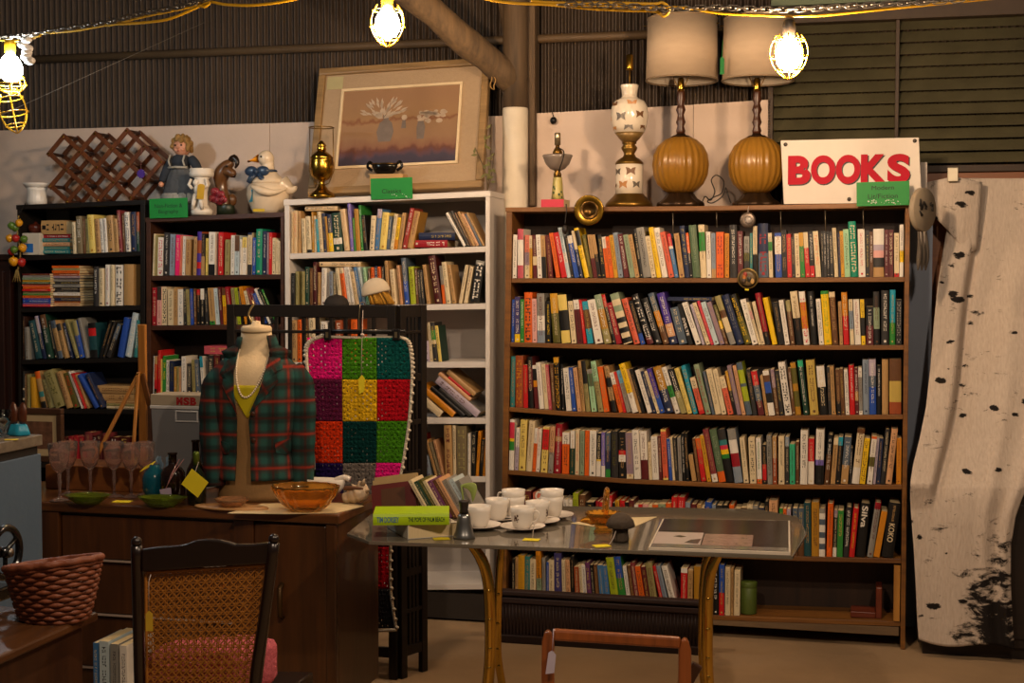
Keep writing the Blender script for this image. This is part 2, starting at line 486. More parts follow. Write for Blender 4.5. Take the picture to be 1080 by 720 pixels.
def stand_row(case, shelf, group, line, strips, d0=.008, Dmax=.19, zfix=None):
    """Standing books of one shelf from their spines' feet, tops and widths along the shelf line."""
    raw = []
    for (ox, oy, k, txt) in strips:
        for e in txt.replace('\n', ';').split(';'):
            e = e.strip()
            if not e: continue
            words = None
            f = e.split()
            x0, x1, dx, yt = [float(v) for v in f[:4]]
            opt = f[5:]
            raw.append((ox + x0 / k, ox + x1 / k, dx / k, oy + yt / k, f[4], opt))
    raw.sort(key=lambda r: r[0] + r[1])
    prev = None
    rnd = random.Random(len(raw) * 31 + int(line[0][1]))
    bk = []
    for i, (p0, p1, dx, yt, cols, opt) in enumerate(raw):
        d = d0 + rnd.uniform(-.004, .007)
        s0, z0 = wp(p0, interp(line, p0), d); s1, z1 = wp(p1, interp(line, p1), d)
        st, zt = wp(p0 + dx, yt, d)
        bk.append([s0, s1, min(z0, z1) if False else (z0 + z1) / 2, st - s0, zt, d, cols, opt, i])
    # keep neighbours from running into one another
    for i, r in enumerate(bk):
        s0, s1, z0, ds, zt = r[:5]
        hh = max(.05, zt - z0)
        if i:
            q = bk[i - 1]
            if s0 < q[1] + .0004: s0 = q[1] + .0004
            hm = min(hh, q[4] - q[2])
            ql = q[1] + q[3] * hm / (q[4] - q[2])
            over = ql + .0004 - (s0 + ds * hm / hh)
            if over > 0: ds += over * hh / hm
            if s1 < s0 + .006: s1 = s0 + .006
        a_, c_ = LIM[case]; ym = interp(line, raw[r[8]][0])
        la = wp(a_(ym), ym, 0)[0] + .001; lc = wp(c_(ym), ym, 0)[0] - .001
        s0 = max(s0, la); s1 = max(min(s1, lc), la + .009); s0 = min(s0, s1 - .007)
        yt_ = raw[r[8]][3]; ds = max(wp(a_(yt_), yt_, 0)[0] + .0015 - s0, min(wp(c_(yt_), yt_, 0)[0] - .0015 - s1, ds))
        r[0], r[1], r[3] = s0, s1, ds
    for s0, s1, z0, ds, zt, d, cols, opt, i in bk:
        hh = zt - z0; th = math.atan2(ds, hh); h = math.hypot(ds, hh)
        w = (s1 - s0) * math.cos(th)
        h -= .0005
        right = th > 0
        D = min(Dmax, max(.09, h * .72)) * rnd.uniform(.9, 1.0)
        D = min(D, Dmax)
        kw = dict(right_pivot=right)
        for o_ in opt:
            if o_ == '!': kw['big'] = True
            elif o_ == '-': kw['plain'] = True
            elif o_[0] == '*': kw['letter'] = o_[1:]
            elif o_[0] == '=': kw['side'] = o_[1:]
            elif o_[0] == '"':
                kw['words'] = []
                for part in o_.strip('"').split('|'):
                    a = part.split(',')
                    kw['words'].append((a[0].replace('_', ' '), float(a[1]), float(a[2]), float(a[3]), a[4]))
        kind = kind_of(case, h, w, rnd)
        zb = max(interp_z(line, s0, 0), interp_z(line, s1, 0)) + .0008 if abs(th) < .05 else interp_z(line, (s1 if right else s0), 0) + .0012
        M = Matrix.Translation(W(s1 if right else s0, d, zb)) @ Matrix.Rotation(-A, 4, 'Z') @ Matrix.Rotation(th, 4, 'Y')
        rec = make_book(M, w, h, D, parse_cols(cols), kind, shelf, i, rnd, **kw)
        rec['th'] = th; rec['group'] = group
LIM = {'brown bookcase': (lambda y: 540.9 - (y - 219) * .0164, lambda y: 953 - (y - 293) * .0105), 'white bookcase': (lambda y: 306.3, lambda y: 511.2), 'walnut bookcase': (lambda y: 159.7, lambda y: 295.2), 'black bookcase': (lambda y: 21.4 + (y - 216) * .0065, lambda y: 147.2)}
def interp_z(line, s, d):
    pts = [wp(px, py, d) for px, py in line]
    return interp(pts, s)
def lie(case, shelf, group, px0, px1, z0, t, D, cols, d=.03, order=0, kind=None, plain=False, yaw=0., **kw):
    """A book lying flat, spine to the front, from px0 to px1 along the shelf, at height z0."""
    rnd = random.Random(int(px0 * 7 + z0 * 1000))
    s0 = wp(px0, 285, d)[0]; s1 = wp(px1, 285, d)[0]
    kind = kind or kind_of(case, s1 - s0, t, rnd)
    M = Matrix.Translation(W(s0, d, z0 + .0003)) @ Matrix.Rotation(-A + yaw, 4, 'Z') @ Matrix.Rotation(PI / 2, 4, 'Y')
    rec = make_book(M, t, s1 - s0, D, parse_cols(cols), kind, shelf, order, rnd, right_pivot=True, plain=plain, **kw)
    rec['lying'] = True; rec['group'] = group
    return rec

ORD = ['', 'first', 'second', 'third', 'fourth', 'fifth', 'sixth', 'seventh', 'eighth', 'ninth', 'tenth', 'eleventh', 'twelfth', 'thirteenth', 'fourteenth', 'fifteenth', 'sixteenth', 'seventeenth', 'eighteenth', 'nineteenth', 'twentieth']
for t_, n_ in (('twenty', 20), ('thirty', 30), ('forty', 40), ('fifty', 50), ('sixty', 60), ('seventy', 70)):
    if n_ > 20: ORD.append(t_[:-1] + 'ieth')
    for u in 'first second third fourth fifth sixth seventh eighth ninth'.split(): ORD.append(t_ + '-' + u)
def label_books():
    by = {}
    for r in BOOKS: by.setdefault(r['shelf'], []).append(r)
    used = set()
    for sh, rs in by.items():
        rs.sort(key=lambda r: (r['lying'], r['order']))
        mean = sum(r['h'] for r in rs) / len(rs); mw = sum(r['w'] for r in rs) / len(rs)
        def cn(r, many=True):
            cs = []
            for c, f in sorted(r['cols'], key=lambda c: -c[1]):
                c = PHR.get(c, c)
                if c not in cs: cs.append(c)
            if len(r['cols']) >= 5 and len(cs) > 1: return 'striped ' + cs[0] + (' and ' + cs[1] if many else '')
            return ' and '.join(cs[:2]) if many else cs[0]
        for i, r in enumerate(rs):
            if r.get('label'): r['o']['label'] = r['label']; used.add(r['label']); continue
            ad = []
            if r['lying']: ad.append('lying')
            elif r['h'] > mean * 1.12: ad.append('tall')
            elif r['h'] < mean * .86: ad.append('short')
            if r['w'] > mw * 1.35: ad.append('thick')
            elif r['w'] < mw * .68: ad.append('thin')
            desc = ' '.join(ad[:2] + [cn(r), LKIND[r['kind']]])
            if r['lying']:
                peers = [q for q in rs if q['lying'] and q.get('stack') == r.get('stack')]
                peers.sort(key=lambda q: -q['o'].location.z); k = peers.index(r)
                lab = f"{desc}, {ORD[k + 1]} from top of {r['stack']}, {sh}" if len(peers) > 1 else f"{desc} {r['stack']}, {sh}"
                for cut in (f"{desc}, {ORD[k + 1]} from top of {r['stack']}", ):
                    if len(lab.replace(',', '').split()) > 16: lab = cut
            else:
                L_ = rs[i - 1] if i and not rs[i - 1]['lying'] else None
                N_ = rs[i + 1] if i + 1 < len(rs) and not rs[i + 1]['lying'] else None
                n_st = sum(1 for q in rs if not q['lying'])
                if L_ is None: lab = f"{desc} at the left end, {sh}"
                elif N_ is None: lab = f"{desc} at the right end, {sh}"
                else: lab = f"{desc} between {cn(L_, False)} and {cn(N_, False)}, {sh}"
                nw = lambda s: len(re.findall(r"[A-Za-z0-9][A-Za-z0-9'\-]*", s))
                if lab in used or nw(lab) > 16:
                    k = i + 1
                    lab = f"{desc}, {ORD[k]} from the left, {sh}" if k <= n_st / 2 else f"{desc}, {ORD[n_st - i]} from the right, {sh}"
                if nw(lab) > 16:
                    lab = lab.replace(desc, ' '.join([cn(r, False), LKIND[r['kind']]]))
            used.add(lab)
            r['o']['label'] = lab
    for r in BOOKS:
        if r['group']: r['o']['group'] = r['group']

def bookcase(label, Lo, Ro, tl, tr, lines, depth, th, mats, back, top=0, name='bookcase', feet=0, z_foot=0, sidedepth=None, kick=None):
    """Lo, Ro: the outer edges of the two uprights as sight lines (top, bottom); lines: the shelves' front edges; top: index of the top board."""
    ms, mb = mats
    ztop = wp(*Lo[0], 0)[1]
    sc0 = (wp(*Lo[0], 0)[0] + wp(*Ro[0], 0)[0]) / 2
    t = wthing(name, label, 'bookcase', sc0, 0, 0)
    xs = []
    for edge, wpx, sgn in ((Lo, tl, 1), (Ro, tr, -1)):
        pts = [wp(*p, 0) for p in edge]; pin = [wp(p[0] + sgn * wpx, p[1], 0) for p in edge]
        (sa, za), (sb, zb) = pts; (ia, _), (ib, _) = pin
        f = lambda s_a, s_b, z: s_a + (s_b - s_a) * (z - za) / (zb - za) if abs(zb - za) > 1e-6 else s_a
        zt = za; z0 = z_foot
        poly = [(f(sa, sb, z0) - sc0, z0), (f(ia, ib, z0) - sc0, z0), (f(ia, ib, zt) - sc0, zt), (f(sa, sb, zt) - sc0, zt)]
        if sgn < 0: poly = poly[::-1]
        b = MB(); b.prism(poly, 0, depth)
        b.build('side_panel', ms, t, bevel=.0015, fix=True)
        xs.append((lambda z, f=f, ia=ia, ib=ib: f(ia, ib, z) - sc0))
    for k, line in enumerate(lines):
        pts = [wp(px, py, 0) for px, py in line]
        pts = [(s - sc0, z) for s, z in pts]
        zl = pts[0][1]
        xl = xs[0](zl) + .0006; xr = xs[1](pts[-1][1]) - .0006
        if k == top: xl = wp(*Lo[0], 0)[0] - sc0 - .004; xr = wp(*Ro[0], 0)[0] - sc0 + .004
        zl = interp([(x, z) for x, z in pts], xl); zr = interp(pts, xr)
        up = [(xl, zl)] + [p for p in pts if xl + .01 < p[0] < xr - .01] + [(xr, zr)]
        dz = .0015 if k == top else 0
        b = MB(); b.prism([(x, z - th + dz) for x, z in up] + [(x, z + dz) for x, z in up[::-1]], -.003 if k == top else .004, depth)
        b.build('top_board' if k == top else 'shelf', ms, t, bevel=.0015, fix=True)
    xl, xr = xs[0](1.0), xs[1](1.0)
    b = MB(); b.box(min(xs[0](ztop), xs[0](0)) + .002, max(xs[1](ztop), xs[1](0)) - .002, depth + .0005, depth + .012, z_foot + .02, ztop - .004)
    b.build('back_panel', mb, t)
    return t, sc0

# the four cases, all fronts in one row
BR = [[(534, 219), (745, 217.6), (958, 214)], [(534, 293.4), (745, 293.2), (958, 292)], [(534, 360.7), (600, 362.5), (670, 363.9), (745, 364.2), (958, 363.8)],
      [(534, 429), (600, 434), (670, 436), (745, 437.6), (810, 438.6), (958, 437)], [(534, 495.5), (595, 500.3), (660, 505), (750, 508.8), (810, 511), (958, 511.2)],
      [(534, 572), (640, 578), (745, 583), (840, 586.8), (930, 588.8), (958, 589.5)], [(534, 637), (640, 643), (765, 649.5), (945, 655.5)]]
wb1 = wood('aged_oak_shelves', '#4e2d10', '#875820', 'x', .5, 6); wb2 = wood('dark_stained_back', '#20130a', '#3a2413', 'z', .6, 6)
brown, _ = bookcase('wide brown wooden bookcase with sagging shelves packed with colourful books', [(534.2, 219), (527.3, 640)], [(960, 214), (955, 650)], 6, 5, BR, .235, .020, (wb1, wb2), 0)
def brown_extra():
    s0, z0 = wp(530, 640, 0); s1, z1 = wp(954, 656, 0)
    c = frame(brown.location)[0]
    b = MB(); b.prism([(s0 - c + .035, .055), (s1 - c - .022, .055), (s1 - c - .022, wp(945, 656, 0)[1] - .021), (s0 - c + .035, wp(534, 637, 0)[1] - .021)], .006, .028)
    b.build('base_rail', wood('worn_rail', '#4d3a26', '#7d6546', 'x', .7, 5), brown, bevel=.003, fix=True)
    x0 = wp(942.5, 630, 0)[0] - c; x1 = wp(949, 630, 0)[0] - c
    b = MB(); b.box(x0, x1, -.002, .012, wp(945, 655, 0)[1] + .001, wp(945, 595, 0)[1] - .005)
    b.build('cleat', wood('pale_pine_cleat', '#8a5a22', '#b27c33', 'z', .5, 6), brown)
brown_extra()
WH = [[(300, 211), (516, 201.5)], [(300, 267.5), (516, 259.4)], [(300, 322.5), (450, 321), (516, 319.8)], [(300, 382), (516, 381.6)], [(300, 441), (516, 441)], [(300, 503), (516, 502.4)], [(300, 618), (516, 615.5)]]
wp1 = mat('white_shelf_paint', 'cdc6be', .5, var=.06, scale=10, bump=.04); wp2 = mat('white_back_board', 'b4aca4', .6, var=.08, scale=5, stretch=(1, 1, 12))
white, _ = bookcase('white painted bookcase of older books under the large picture', [(300, 210), (302, 618)], [(516.5, 201), (516.5, 616)], 5, 4.5, WH, .30, .026, (wp1, wp2), 0)
def white_extra():
    c = frame(white.location)[0]
    s0 = wp(302, 600, 0)[0] + .012 - c; s1 = wp(516, 600, 0)[0] - .022 - c
    b = MB(); b.box(s0, s1, .01, .03, .012, wp(480, 618, 0)[1] - .035)
    b.build('kick_board', mat('scuffed_black_kick_board', '2a241f', .6, var=.3, scale=9), white)
white_extra()
DB = [[(150, 230), (299, 224)], [(150, 291), (299, 289.3)], [(150, 343.4), (299, 342)], [(150, 416.3), (299, 414)], [(150, 480), (299, 478)], [(150, 545), (299, 541)]]
dw1 = wood('walnut_veneer', '#2b170d', '#4a2a19', 'x', .45, 5); dw2 = wood('walnut_back', '#150b07', '#26150d', 'z', .6, 5)
dark, _ = bookcase('dark walnut bookcase topped by a doll and a goose jar', [(154.2, 229.5), (154.6, 600)], [(299, 224), (299, 600)], 4.5, 3.2, DB, .25, .022, (dw1, dw2), 0)
KB = [[(18, 216.5), (153, 211)], [(18, 270.3), (153, 264.6)], [(18, 324.8), (153, 321.8)], [(18, 379.6), (153, 376.8)], [(18, 431), (153, 432)], [(18, 488.5), (153, 488)], [(18, 545), (153, 545)]]
bk1 = mat('black_lacquer', '15110e', .4, var=.2, scale=10); bk2 = mat('charcoal_back_board', '2a2522', .6, var=.15, scale=7)
black, _ = bookcase('black bookcase with a peg rack and white planter on top', [(18, 216), (20.5, 600)], [(152.7, 210.6), (152.7, 600)], 2.6, 4.8, KB, .24, .022, (bk1, bk2), 0)
# ---------------------------------------------------------------- the books, shelf by shelf
Q = 7.2
stand_row('brown bookcase', 'brown bookcase top shelf', 'books on the top shelf of the brown bookcase', BR[1], [(530, 225, Q, '''
65 105 5 162 white;115 158 0 118 rose22/white52/rose -;170 205 0 165 salmon40/mauve30/cream;205 225 -10 170 cream30/mustard;235 265 -18 165 maroon50/cream20/maroon;268 300 -28 162 white;300 335 -30 170 tan50/black
350 385 -45 168 maroon *tan;408 438 -65 152 orange;450 492 -75 150 red *white;490 520 -80 112 paleblue50/white20/paleblue;522 542 -50 170 charcoal;548 582 -65 172 white18/blue;585 612 -80 135 cream40/navy;625 660 -85 115 yellow5/black30/yellow *black
662 690 -60 165 olive;692 722 -50 165 tan55/maroon;724 752 -50 165 tan45/black;754 785 -35 165 black;785 815 -55 180 white28/orange;817 845 -60 180 orange;848 878 -65 168 mustard;882 918 -72 150 bluegray;925 962 -65 160 maroon;970 1008 -65 165 sage;1010 1042 -70 165 tan'''),
(670, 225, Q, '''38 62 -55 120 black;64 122 -57 112 gray;125 160 -78 175 cream;165 200 -98 110 yellow;205 250 -88 115 white;258 297 -85 145 coral;300 330 -62 160 red28/white6/steelblue;337 375 -45 155 tan;378 415 -42 98 navy;417 438 -35 150 orange45/black
440 495 -35 92 darksage *sage;498 543 -20 88 cream14/green36/cream;545 578 -8 140 white;581 612 -5 150 bluegray80/tan;616 672 -2 142 orange *crimson !;680 712 0 152 amber;720 775 -5 88 charcoal *white;780 820 -5 135 maroon;826 866 0 175 gray40/olive20/charcoal
871 890 0 150 teal;894 925 0 98 cream55/black;936 1012 -5 78 navy55/slate *crimson !;1018 1046 -20 150 cream20/green20/cream'''),
(810, 225, Q, '''58 106 -8 150 blue8/white40/blue;108 146 -8 128 black *tan;149 182 -12 158 red;184 208 -10 180 charcoal;211 245 -12 155 cream;250 282 -18 148 mustard30/green;286 320 -20 145 cream35/red;323 356 -18 140 black75/red;364 404 -25 138 cream *orange
409 424 -8 135 black;426 446 -8 135 charcoal;449 470 -8 135 black;474 497 -10 140 charcoal;506 535 -40 112 cream;540 555 -12 150 navy;556 582 -25 135 mustard;584 625 -28 122 mint;629 685 -25 63 emerald *cream !;689 740 -8 120 white *red;743 769 0 130 charcoal;772 797 0 140 brown
800 880 0 118 white33/lilac12/pink15/charcoal20/tan -;886 913 0 125 maroon *white;916 951 0 125 maroon *cream;959 995 0 150 cream92/red;999 1030 4 85 white50/yellow22/white''')])
stand_row('brown bookcase', 'brown bookcase second shelf', 'books on the second shelf of the brown bookcase', BR[2], [(530, 295, Q, '''
55 88 0 150 blue;93 132 0 130 indigo82/yellow *white;135 163 0 150 green;166 225 0 97 orange !;228 262 -5 145 pink;266 322 -5 105 gray45/white30/bluegray;332 368 -5 165 black *yellow;386 442 -35 108 mustard40/olive;452 518 -35 118 butter32/black42/butter -;525 563 -30 165 cream
571 612 -35 155 white22/maroon *black;617 638 -40 155 red;647 692 -45 168 turquoise20/brown45/turquoise;706 765 -80 158 white;776 830 -110 120 sage30/ochre40/khaki;838 864 -112 118 red25/black;868 908 -90 180 crimson;922 990 -110 115 sage12/cream12/sage12/cream12/black10/cream10/black10/cream10/black10/cream -;1002 1048 -100 150 coral *charcoal'''),
(670, 295, Q, '''45 78 -95 165 black75/blue;94 145 -125 120 black86/maroon *white !;152 205 -110 150 black;216 262 -120 110 slate35/amber30/brown;267 325 -105 108 purple60/peach25/navy *white;336 398 -72 218 slate;407 440 -105 190 black "SVELTE,.22,.66,.62,white";462 505 -108 180 white;511 530 -95 190 lilac;541 572 -112 180 cream
576 598 -108 165 rosered;601 640 -105 175 paleblue;646 682 -105 175 mauve;686 710 -95 195 olive40/yellow20/brown;721 768 -120 130 khaki30/brown15/cream30/gray -;776 830 -120 122 navy *gray;836 888 -125 122 black45/olive *yellow;891 934 -95 155 white;938 957 -93 175 cream20/pink20/cream;959 986 -75 170 cream;989 1028 -80 105 crimson75/black *tan;1042 1080 -75 140 yellow -'''),
(810, 295, Q, '''82 124 -50 175 black *tan;131 165 -50 158 white;173 205 -40 160 khaki25/brown;216 270 -50 92 cream50/black;273 318 -40 92 white20/amber50/white *rosered !;329 375 -30 90 black *white;391 425 -28 148 white;429 485 -30 88 green6/yellow *lime;491 535 -30 95 cream10/brown;546 570 -15 168 tan
576 618 -20 98 amber45/red *cream;626 655 -15 152 cream25/bluegray40/cream;661 705 -15 152 white *crimson;711 740 -12 152 yellow40/black40/yellow;746 800 0 205 black50/maroon;806 850 -8 92 charcoal30/sage40/black;861 917 0 82 charcoal *white;923 965 3 78 turquoise60/green;971 1014 2 150 black *gray !''')])
stand_row('brown bookcase', 'brown bookcase third shelf', 'books on the third shelf of the brown bookcase', BR[3], [(530, 365, Q, '''
53 92 -8 80 teal;99 155 -18 75 rust *amber !;161 192 -22 145 red;199 235 -30 85 black20/maroon40/black;247 276 -40 150 white8/black27/amber15/maroon -;281 316 -38 130 white *mauve;321 350 -27 140 cream;353 376 -30 145 rose;379 404 -20 140 brown;406 445 -20 90 mustard10/black *mustard !;452 470 -12 140 black
486 525 -45 170 white;531 562 -40 165 blue *white;571 600 -37 168 peach;603 629 -32 115 tan;636 668 -60 115 black45/khaki;678 716 -38 180 gray10/darksage30/mint;729 768 -60 118 mint40/khaki;772 812 -52 160 orange *tan;831 868 -62 158 tan25/black20/tan30/black;886 917 -85 205 white30/orange;919 940 -80 200 red
946 980 -108 190 skyblue30/gray;987 1033 -120 140 yellow60/white *brown;1037 1056 -97 180 tan;1060 1085 -105 180 black'''),
(670, 365, Q, '''96 132 -98 188 white *maroon;137 161 -95 195 navy;166 188 -112 195 cream;191 228 -105 178 purple60/blue;234 296 -100 165 ochre50/navy *white;306 345 -108 168 white40/green25/white;351 395 -105 180 black50/khaki;399 435 -103 175 butter *khaki;442 475 -95 155 turquoise *mustard !
489 530 -75 245 cream30/coral60/red;537 578 -95 145 sage *crimson;586 605 -75 195 slate;611 655 -75 182 cream *black;659 695 -73 182 cream *black;706 748 -70 238 cream30/coral;751 771 -70 195 mustard45/black;776 808 -80 152 mauve;813 840 -75 152 peach;846 890 -80 130 slate14/lime26/slate6/lime28/slate -;896 925 -55 180 charcoal
937 983 -60 195 red32/slate35/maroon;991 1012 -45 225 tan;1016 1062 -50 190 white10/brown15/blue25/black22/white -'''),
(810, 365, Q, '''61 88 -45 178 mauve40/brown;93 120 -42 190 charcoal;131 182 -55 125 white *black !;186 209 -38 170 brown;212 252 -50 130 ochre10/olive30/ochre14/olive30/ochre -;272 312 -50 112 jade12/darkgreen;322 385 -35 108 gold;396 455 -30 155 white43/black;461 482 -15 160 charcoal *tan;485 515 -30 155 tan
526 555 -15 180 brown70/black;559 586 -18 175 brown;591 618 -15 180 white;623 662 -12 147 red *white;665 690 -10 170 maroon50/ochre20/maroon;693 719 -8 165 white20/gray72/white;723 768 -5 105 bluegray *navy;771 822 -5 102 lilac30/slate20/blue *white;827 858 0 150 black *white;866 912 0 103 tan -;921 1011 0 100 brown40/gold38/rust -''')])
stand_row('brown bookcase', 'brown bookcase fourth shelf', 'books on the fourth shelf of the brown bookcase', BR[4], [(530, 435, Q, '''
37 85 8 55 white5/rosered32/yellow6/green18/white -;91 118 15 120 white45/lilac;123 173 15 60 butter *brown;179 222 25 65 cream *brown;226 250 20 120 white35/orange;253 280 20 128 white;291 339 18 112 butter5/red45/butter;346 382 18 110 peach55/gray;391 440 15 90 crimson25/tan10/crimson *white;452 505 3 155 white28/orange
512 545 5 140 white40/darkgreen;551 580 5 135 cream *red;586 618 5 140 sage;623 655 5 140 orange;659 708 5 140 white;713 745 4 160 black60/yellow5/white;751 778 0 152 violet75/white;783 818 0 155 slate40/navy42/green;826 878 -5 145 charcoal *olive;884 935 -2 150 black40/red10/white15/black;944 995 -20 155 mauve90/cream;1001 1052 -35 135 white *charcoal'''),
(670, 440, Q, '''49 102 -18 108 white60/maroon *maroon;106 130 -12 192 cream;133 180 -15 148 white *brown;184 206 -15 145 maroon;213 252 -22 97 butter4/coral92/butter;259 284 -22 165 blue *white;286 303 -25 155 cream;307 330 -22 160 charcoal;332 357 -14 155 gray;360 384 -15 125 black *white;387 410 -18 125 black
432 466 -32 290 tan -;476 497 -45 165 brown;502 540 -60 165 orange25/red;547 578 -72 142 mustard;587 630 -80 97 rosewood85/white;637 690 -75 98 darksage80/orange *sage;692 750 -70 98 charcoal20/teal10/rosered8/yellow9/green8/black -;757 818 -60 95 gray20/white25/crimson25/bluegray -
826 862 -35 160 cream;873 920 -15 160 cream *charcoal;926 962 -10 160 white90/orange *green;969 998 -5 210 black50/red40/black;1006 1042 -10 140 gray;1046 1076 -5 150 tan45/rust'''),
(810, 440, Q, '''81 125 -2 148 cream *charcoal;131 160 0 150 bluegray20/charcoal;166 205 -2 205 jade;211 235 0 190 brown;244 298 5 100 white *charcoal;304 348 3 165 red50/white;357 418 10 95 white55/violet10/black *charcoal;427 465 30 135 black40/brown;474 508 28 160 cream15/tan;512 545 25 155 turquoise18/black;552 605 30 155 slate60/tan *white
617 631 12 235 charcoal;635 690 46 95 brown8/cream62/white *brown;694 735 40 165 yellow *brown !;751 790 38 150 orange5/white38/olive20/white;797 815 25 160 lilac;820 850 15 165 navy;854 888 38 95 charcoal;892 938 48 92 peach;974 1010 10 160 amber *rust''')])
stand_row('brown bookcase', 'brown bookcase fifth shelf', 'books on the fifth shelf of the brown bookcase', BR[5], [(530, 515, Q, '''
160 215 0 20 maroon;232 290 0 35 salmon;300 340 0 80 gray;345 380 0 90 brown;385 450 0 90 black;462 495 0 85 white;498 530 0 90 white;536 575 0 38 lime;579 628 0 52 brown;632 690 0 105 black;708 735 0 100 crimson;737 760 0 105 red;764 798 0 95 charcoal;801 832 0 55 red;836 853 0 110 black;855 885 0 92 mustard;891 928 0 95 red30/orange;931 955 0 110 black;958 998 0 92 maroon;1001 1029 0 125 white;1031 1062 0 125 red'''),
(670, 515, Q, '''57 98 0 122 pink;102 128 0 125 cream;131 172 0 125 orange;176 229 0 120 sage;232 272 0 115 orange;276 318 0 68 red *cream;321 376 0 68 red *pink;380 418 0 110 bluegray;422 465 0 122 maroon;469 500 0 125 tan;503 525 0 140 cream;530 580 0 108 blue;583 610 0 125 bluegray;613 660 0 130 charcoal;662 700 0 128 black;713 750 0 130 orange;753 799 0 155 brown;802 845 0 150 brown;849 890 0 128 cream;893 933 0 135 gray;937 977 0 150 navy;981 1012 0 100 black;1017 1080 0 95 peach *brown'''),
(810, 515, Q, '''86 113 0 155 green;115 140 0 155 orange;143 172 0 160 lilac;187 225 0 155 slate42/brown;229 272 0 155 slate42/brown;276 328 -5 112 darkteal *tan;331 388 0 108 ochre *brown;387 432 2 155 gray10/white12/slate12/white15/slate12/white12/slate12/white -;444 485 12 118 orange *brown;491 518 12 170 mauve15/black65/white;522 565 10 170 green;571 612 25 145 charcoal
614 655 35 155 red *yellow;667 735 40 120 black "Silva,.55,.95,.66,white" =black;751 795 65 115 crimson12/gray;799 845 62 182 amber -;862 950 58 118 black "PETER_STRAUB,.66,.95,.2,tan|KOKO,.28,.62,.5,cream"''')], Dmax=.17)
BR_F = BR[6]
stand_row('brown bookcase', 'brown bookcase bottom shelf', 'books on the bottom shelf of the brown bookcase', BR_F, [(530, 570, Q, '''
72 92 0 140 black;94 116 3 130 tan;118 166 2 115 mustard *ochre;168 206 -3 125 teal;208 252 -6 145 cream70/blue;264 302 -14 85 amber50/sage *black;306 330 -7 135 gray;334 350 0 165 blue;352 392 -7 150 cream;396 450 -18 98 indigo;456 484 -10 150 cream;488 520 -12 150 peach;522 546 -6 120 black;556 590 -25 200 rust;596 616 -25 190 cream;618 646 -28 190 white;650 684 -32 170 plum;690 712 -30 190 black;714 742 -25 185 brown
748 784 -40 190 steelblue;788 824 -40 195 steelblue;836 894 -72 135 lime *olive;898 950 -70 130 blue40/green;956 984 -45 200 white;988 1014 -44 195 brown;1018 1052 -55 175 rosewood'''),
(670, 580, Q, '''48 88 -52 128 orange;92 126 -50 130 maroon;128 178 -52 105 khaki;206 232 -76 128 red;236 268 -80 125 bluegray;284 330 -86 130 white;342 390 6 140 white10/red75/white;396 432 5 155 tan;446 512 0 130 ochre -;545 580 0 110 charcoal;590 632 0 105 black *white;636 675 2 115 blue55/red;681 720 2 135 cream *black;724 745 0 140 tan;749 792 5 158 cream *charcoal''')], Dmax=.17)
# white bookcase
stand_row('white bookcase', 'white bookcase top shelf', 'books on the top shelf of the white bookcase', WH[1], [(295, 195, Q, '''
70 88 0 205 parchment;92 134 0 195 parchment *coral;137 160 -5 198 tan;173 203 -10 255 cream;210 245 -15 238 cream92/black;247 262 -7 205 ochre;266 282 -14 235 cream;286 303 -22 260 turquoise;307 332 -25 205 cream;336 358 -17 215 navy;361 375 -20 240 ochre;378 412 -22 225 navy50/yellow;415 480 -22 215 darkgreen65/white16/darkgreen =darkgreen;494 532 -37 185 parchment *peach;540 562 -26 140 violet;564 580 -15 250 green;583 617 -20 182 ochre;619 636 -20 155 green;642 668 -40 230 black
682 718 14 235 cream;720 754 25 185 lilac22/steelblue;757 808 25 212 butter *ochre;810 833 22 240 slate;838 864 33 222 cream;866 892 30 250 yellow70/amber;897 926 35 215 tan;930 962 62 180 brick;966 1010 55 205 tan =ochre'''),
(400, 195, Q, '''641 664 -138 218 white;668 690 -130 205 charcoal;694 708 -125 215 brown;712 734 -122 210 tan;737 762 -140 225 peach;765 784 -126 225 slate;787 806 -130 215 tan''')], Dmax=.22)
stand_row('white bookcase', 'white bookcase second shelf', 'books on the second shelf of the white bookcase', WH[2], [(295, 255, Q, '''
83 115 0 238 black *gray;121 142 0 225 khaki;166 190 0 225 khaki;194 225 0 190 darkgreen;229 252 0 200 brown;255 282 0 155 oxblood;289 307 0 232 tan;316 352 5 200 white;356 380 -10 235 gray;383 405 -6 225 bluegray;409 431 -8 235 taupe;449 476 -28 200 cream;487 516 -35 200 cream15/orange;521 546 -50 195 white;549 571 -50 195 white;577 605 -45 230 parchment;607 631 -60 195 steelblue;634 655 -46 195 paleblue;659 681 -30 195 mint;685 698 -15 200 brown;701 728 -12 195 orange;731 750 -11 185 navy;753 776 -12 190 orange;781 800 -10 190 charcoal'''),
(400, 255, Q, '''60 83 -20 145 tan;101 135 -22 210 cream;159 179 -28 180 peach;196 230 -30 125 slate50/blue *white;241 280 -20 190 lime;283 300 -16 200 brown;303 322 -20 215 charcoal;325 345 -20 215 charcoal;362 388 -35 175 tan;426 478 -55 110 oxblood;483 506 -27 185 gray50/orange;511 545 -45 155 cream;558 586 -60 178 tan;603 628 50 180 cream;641 668 48 190 cream;691 756 68 150 gray10/black *white !''')], Dmax=.22)
stand_row('white bookcase', 'white bookcase third shelf', 'books on the third shelf of the white bookcase', WH[3], [(400, 325, Q, '''
300 325 -10 150 rust;328 350 -15 140 cream;354 384 -25 250 lilac;388 410 -58 110 cream;413 446 -52 110 charcoal20/green25/cream10/charcoal =charcoal;452 477 -62 135 butter =darkgreen'''),
(230, 310, Q, '''560 600 0 200 tan;603 640 0 195 orange;645 690 0 190 brown;700 745 -30 185 cream;780 830 0 210 white;838 880 0 215 charcoal;890 940 0 200 rust;1010 1060 0 195 orange''')], Dmax=.22)
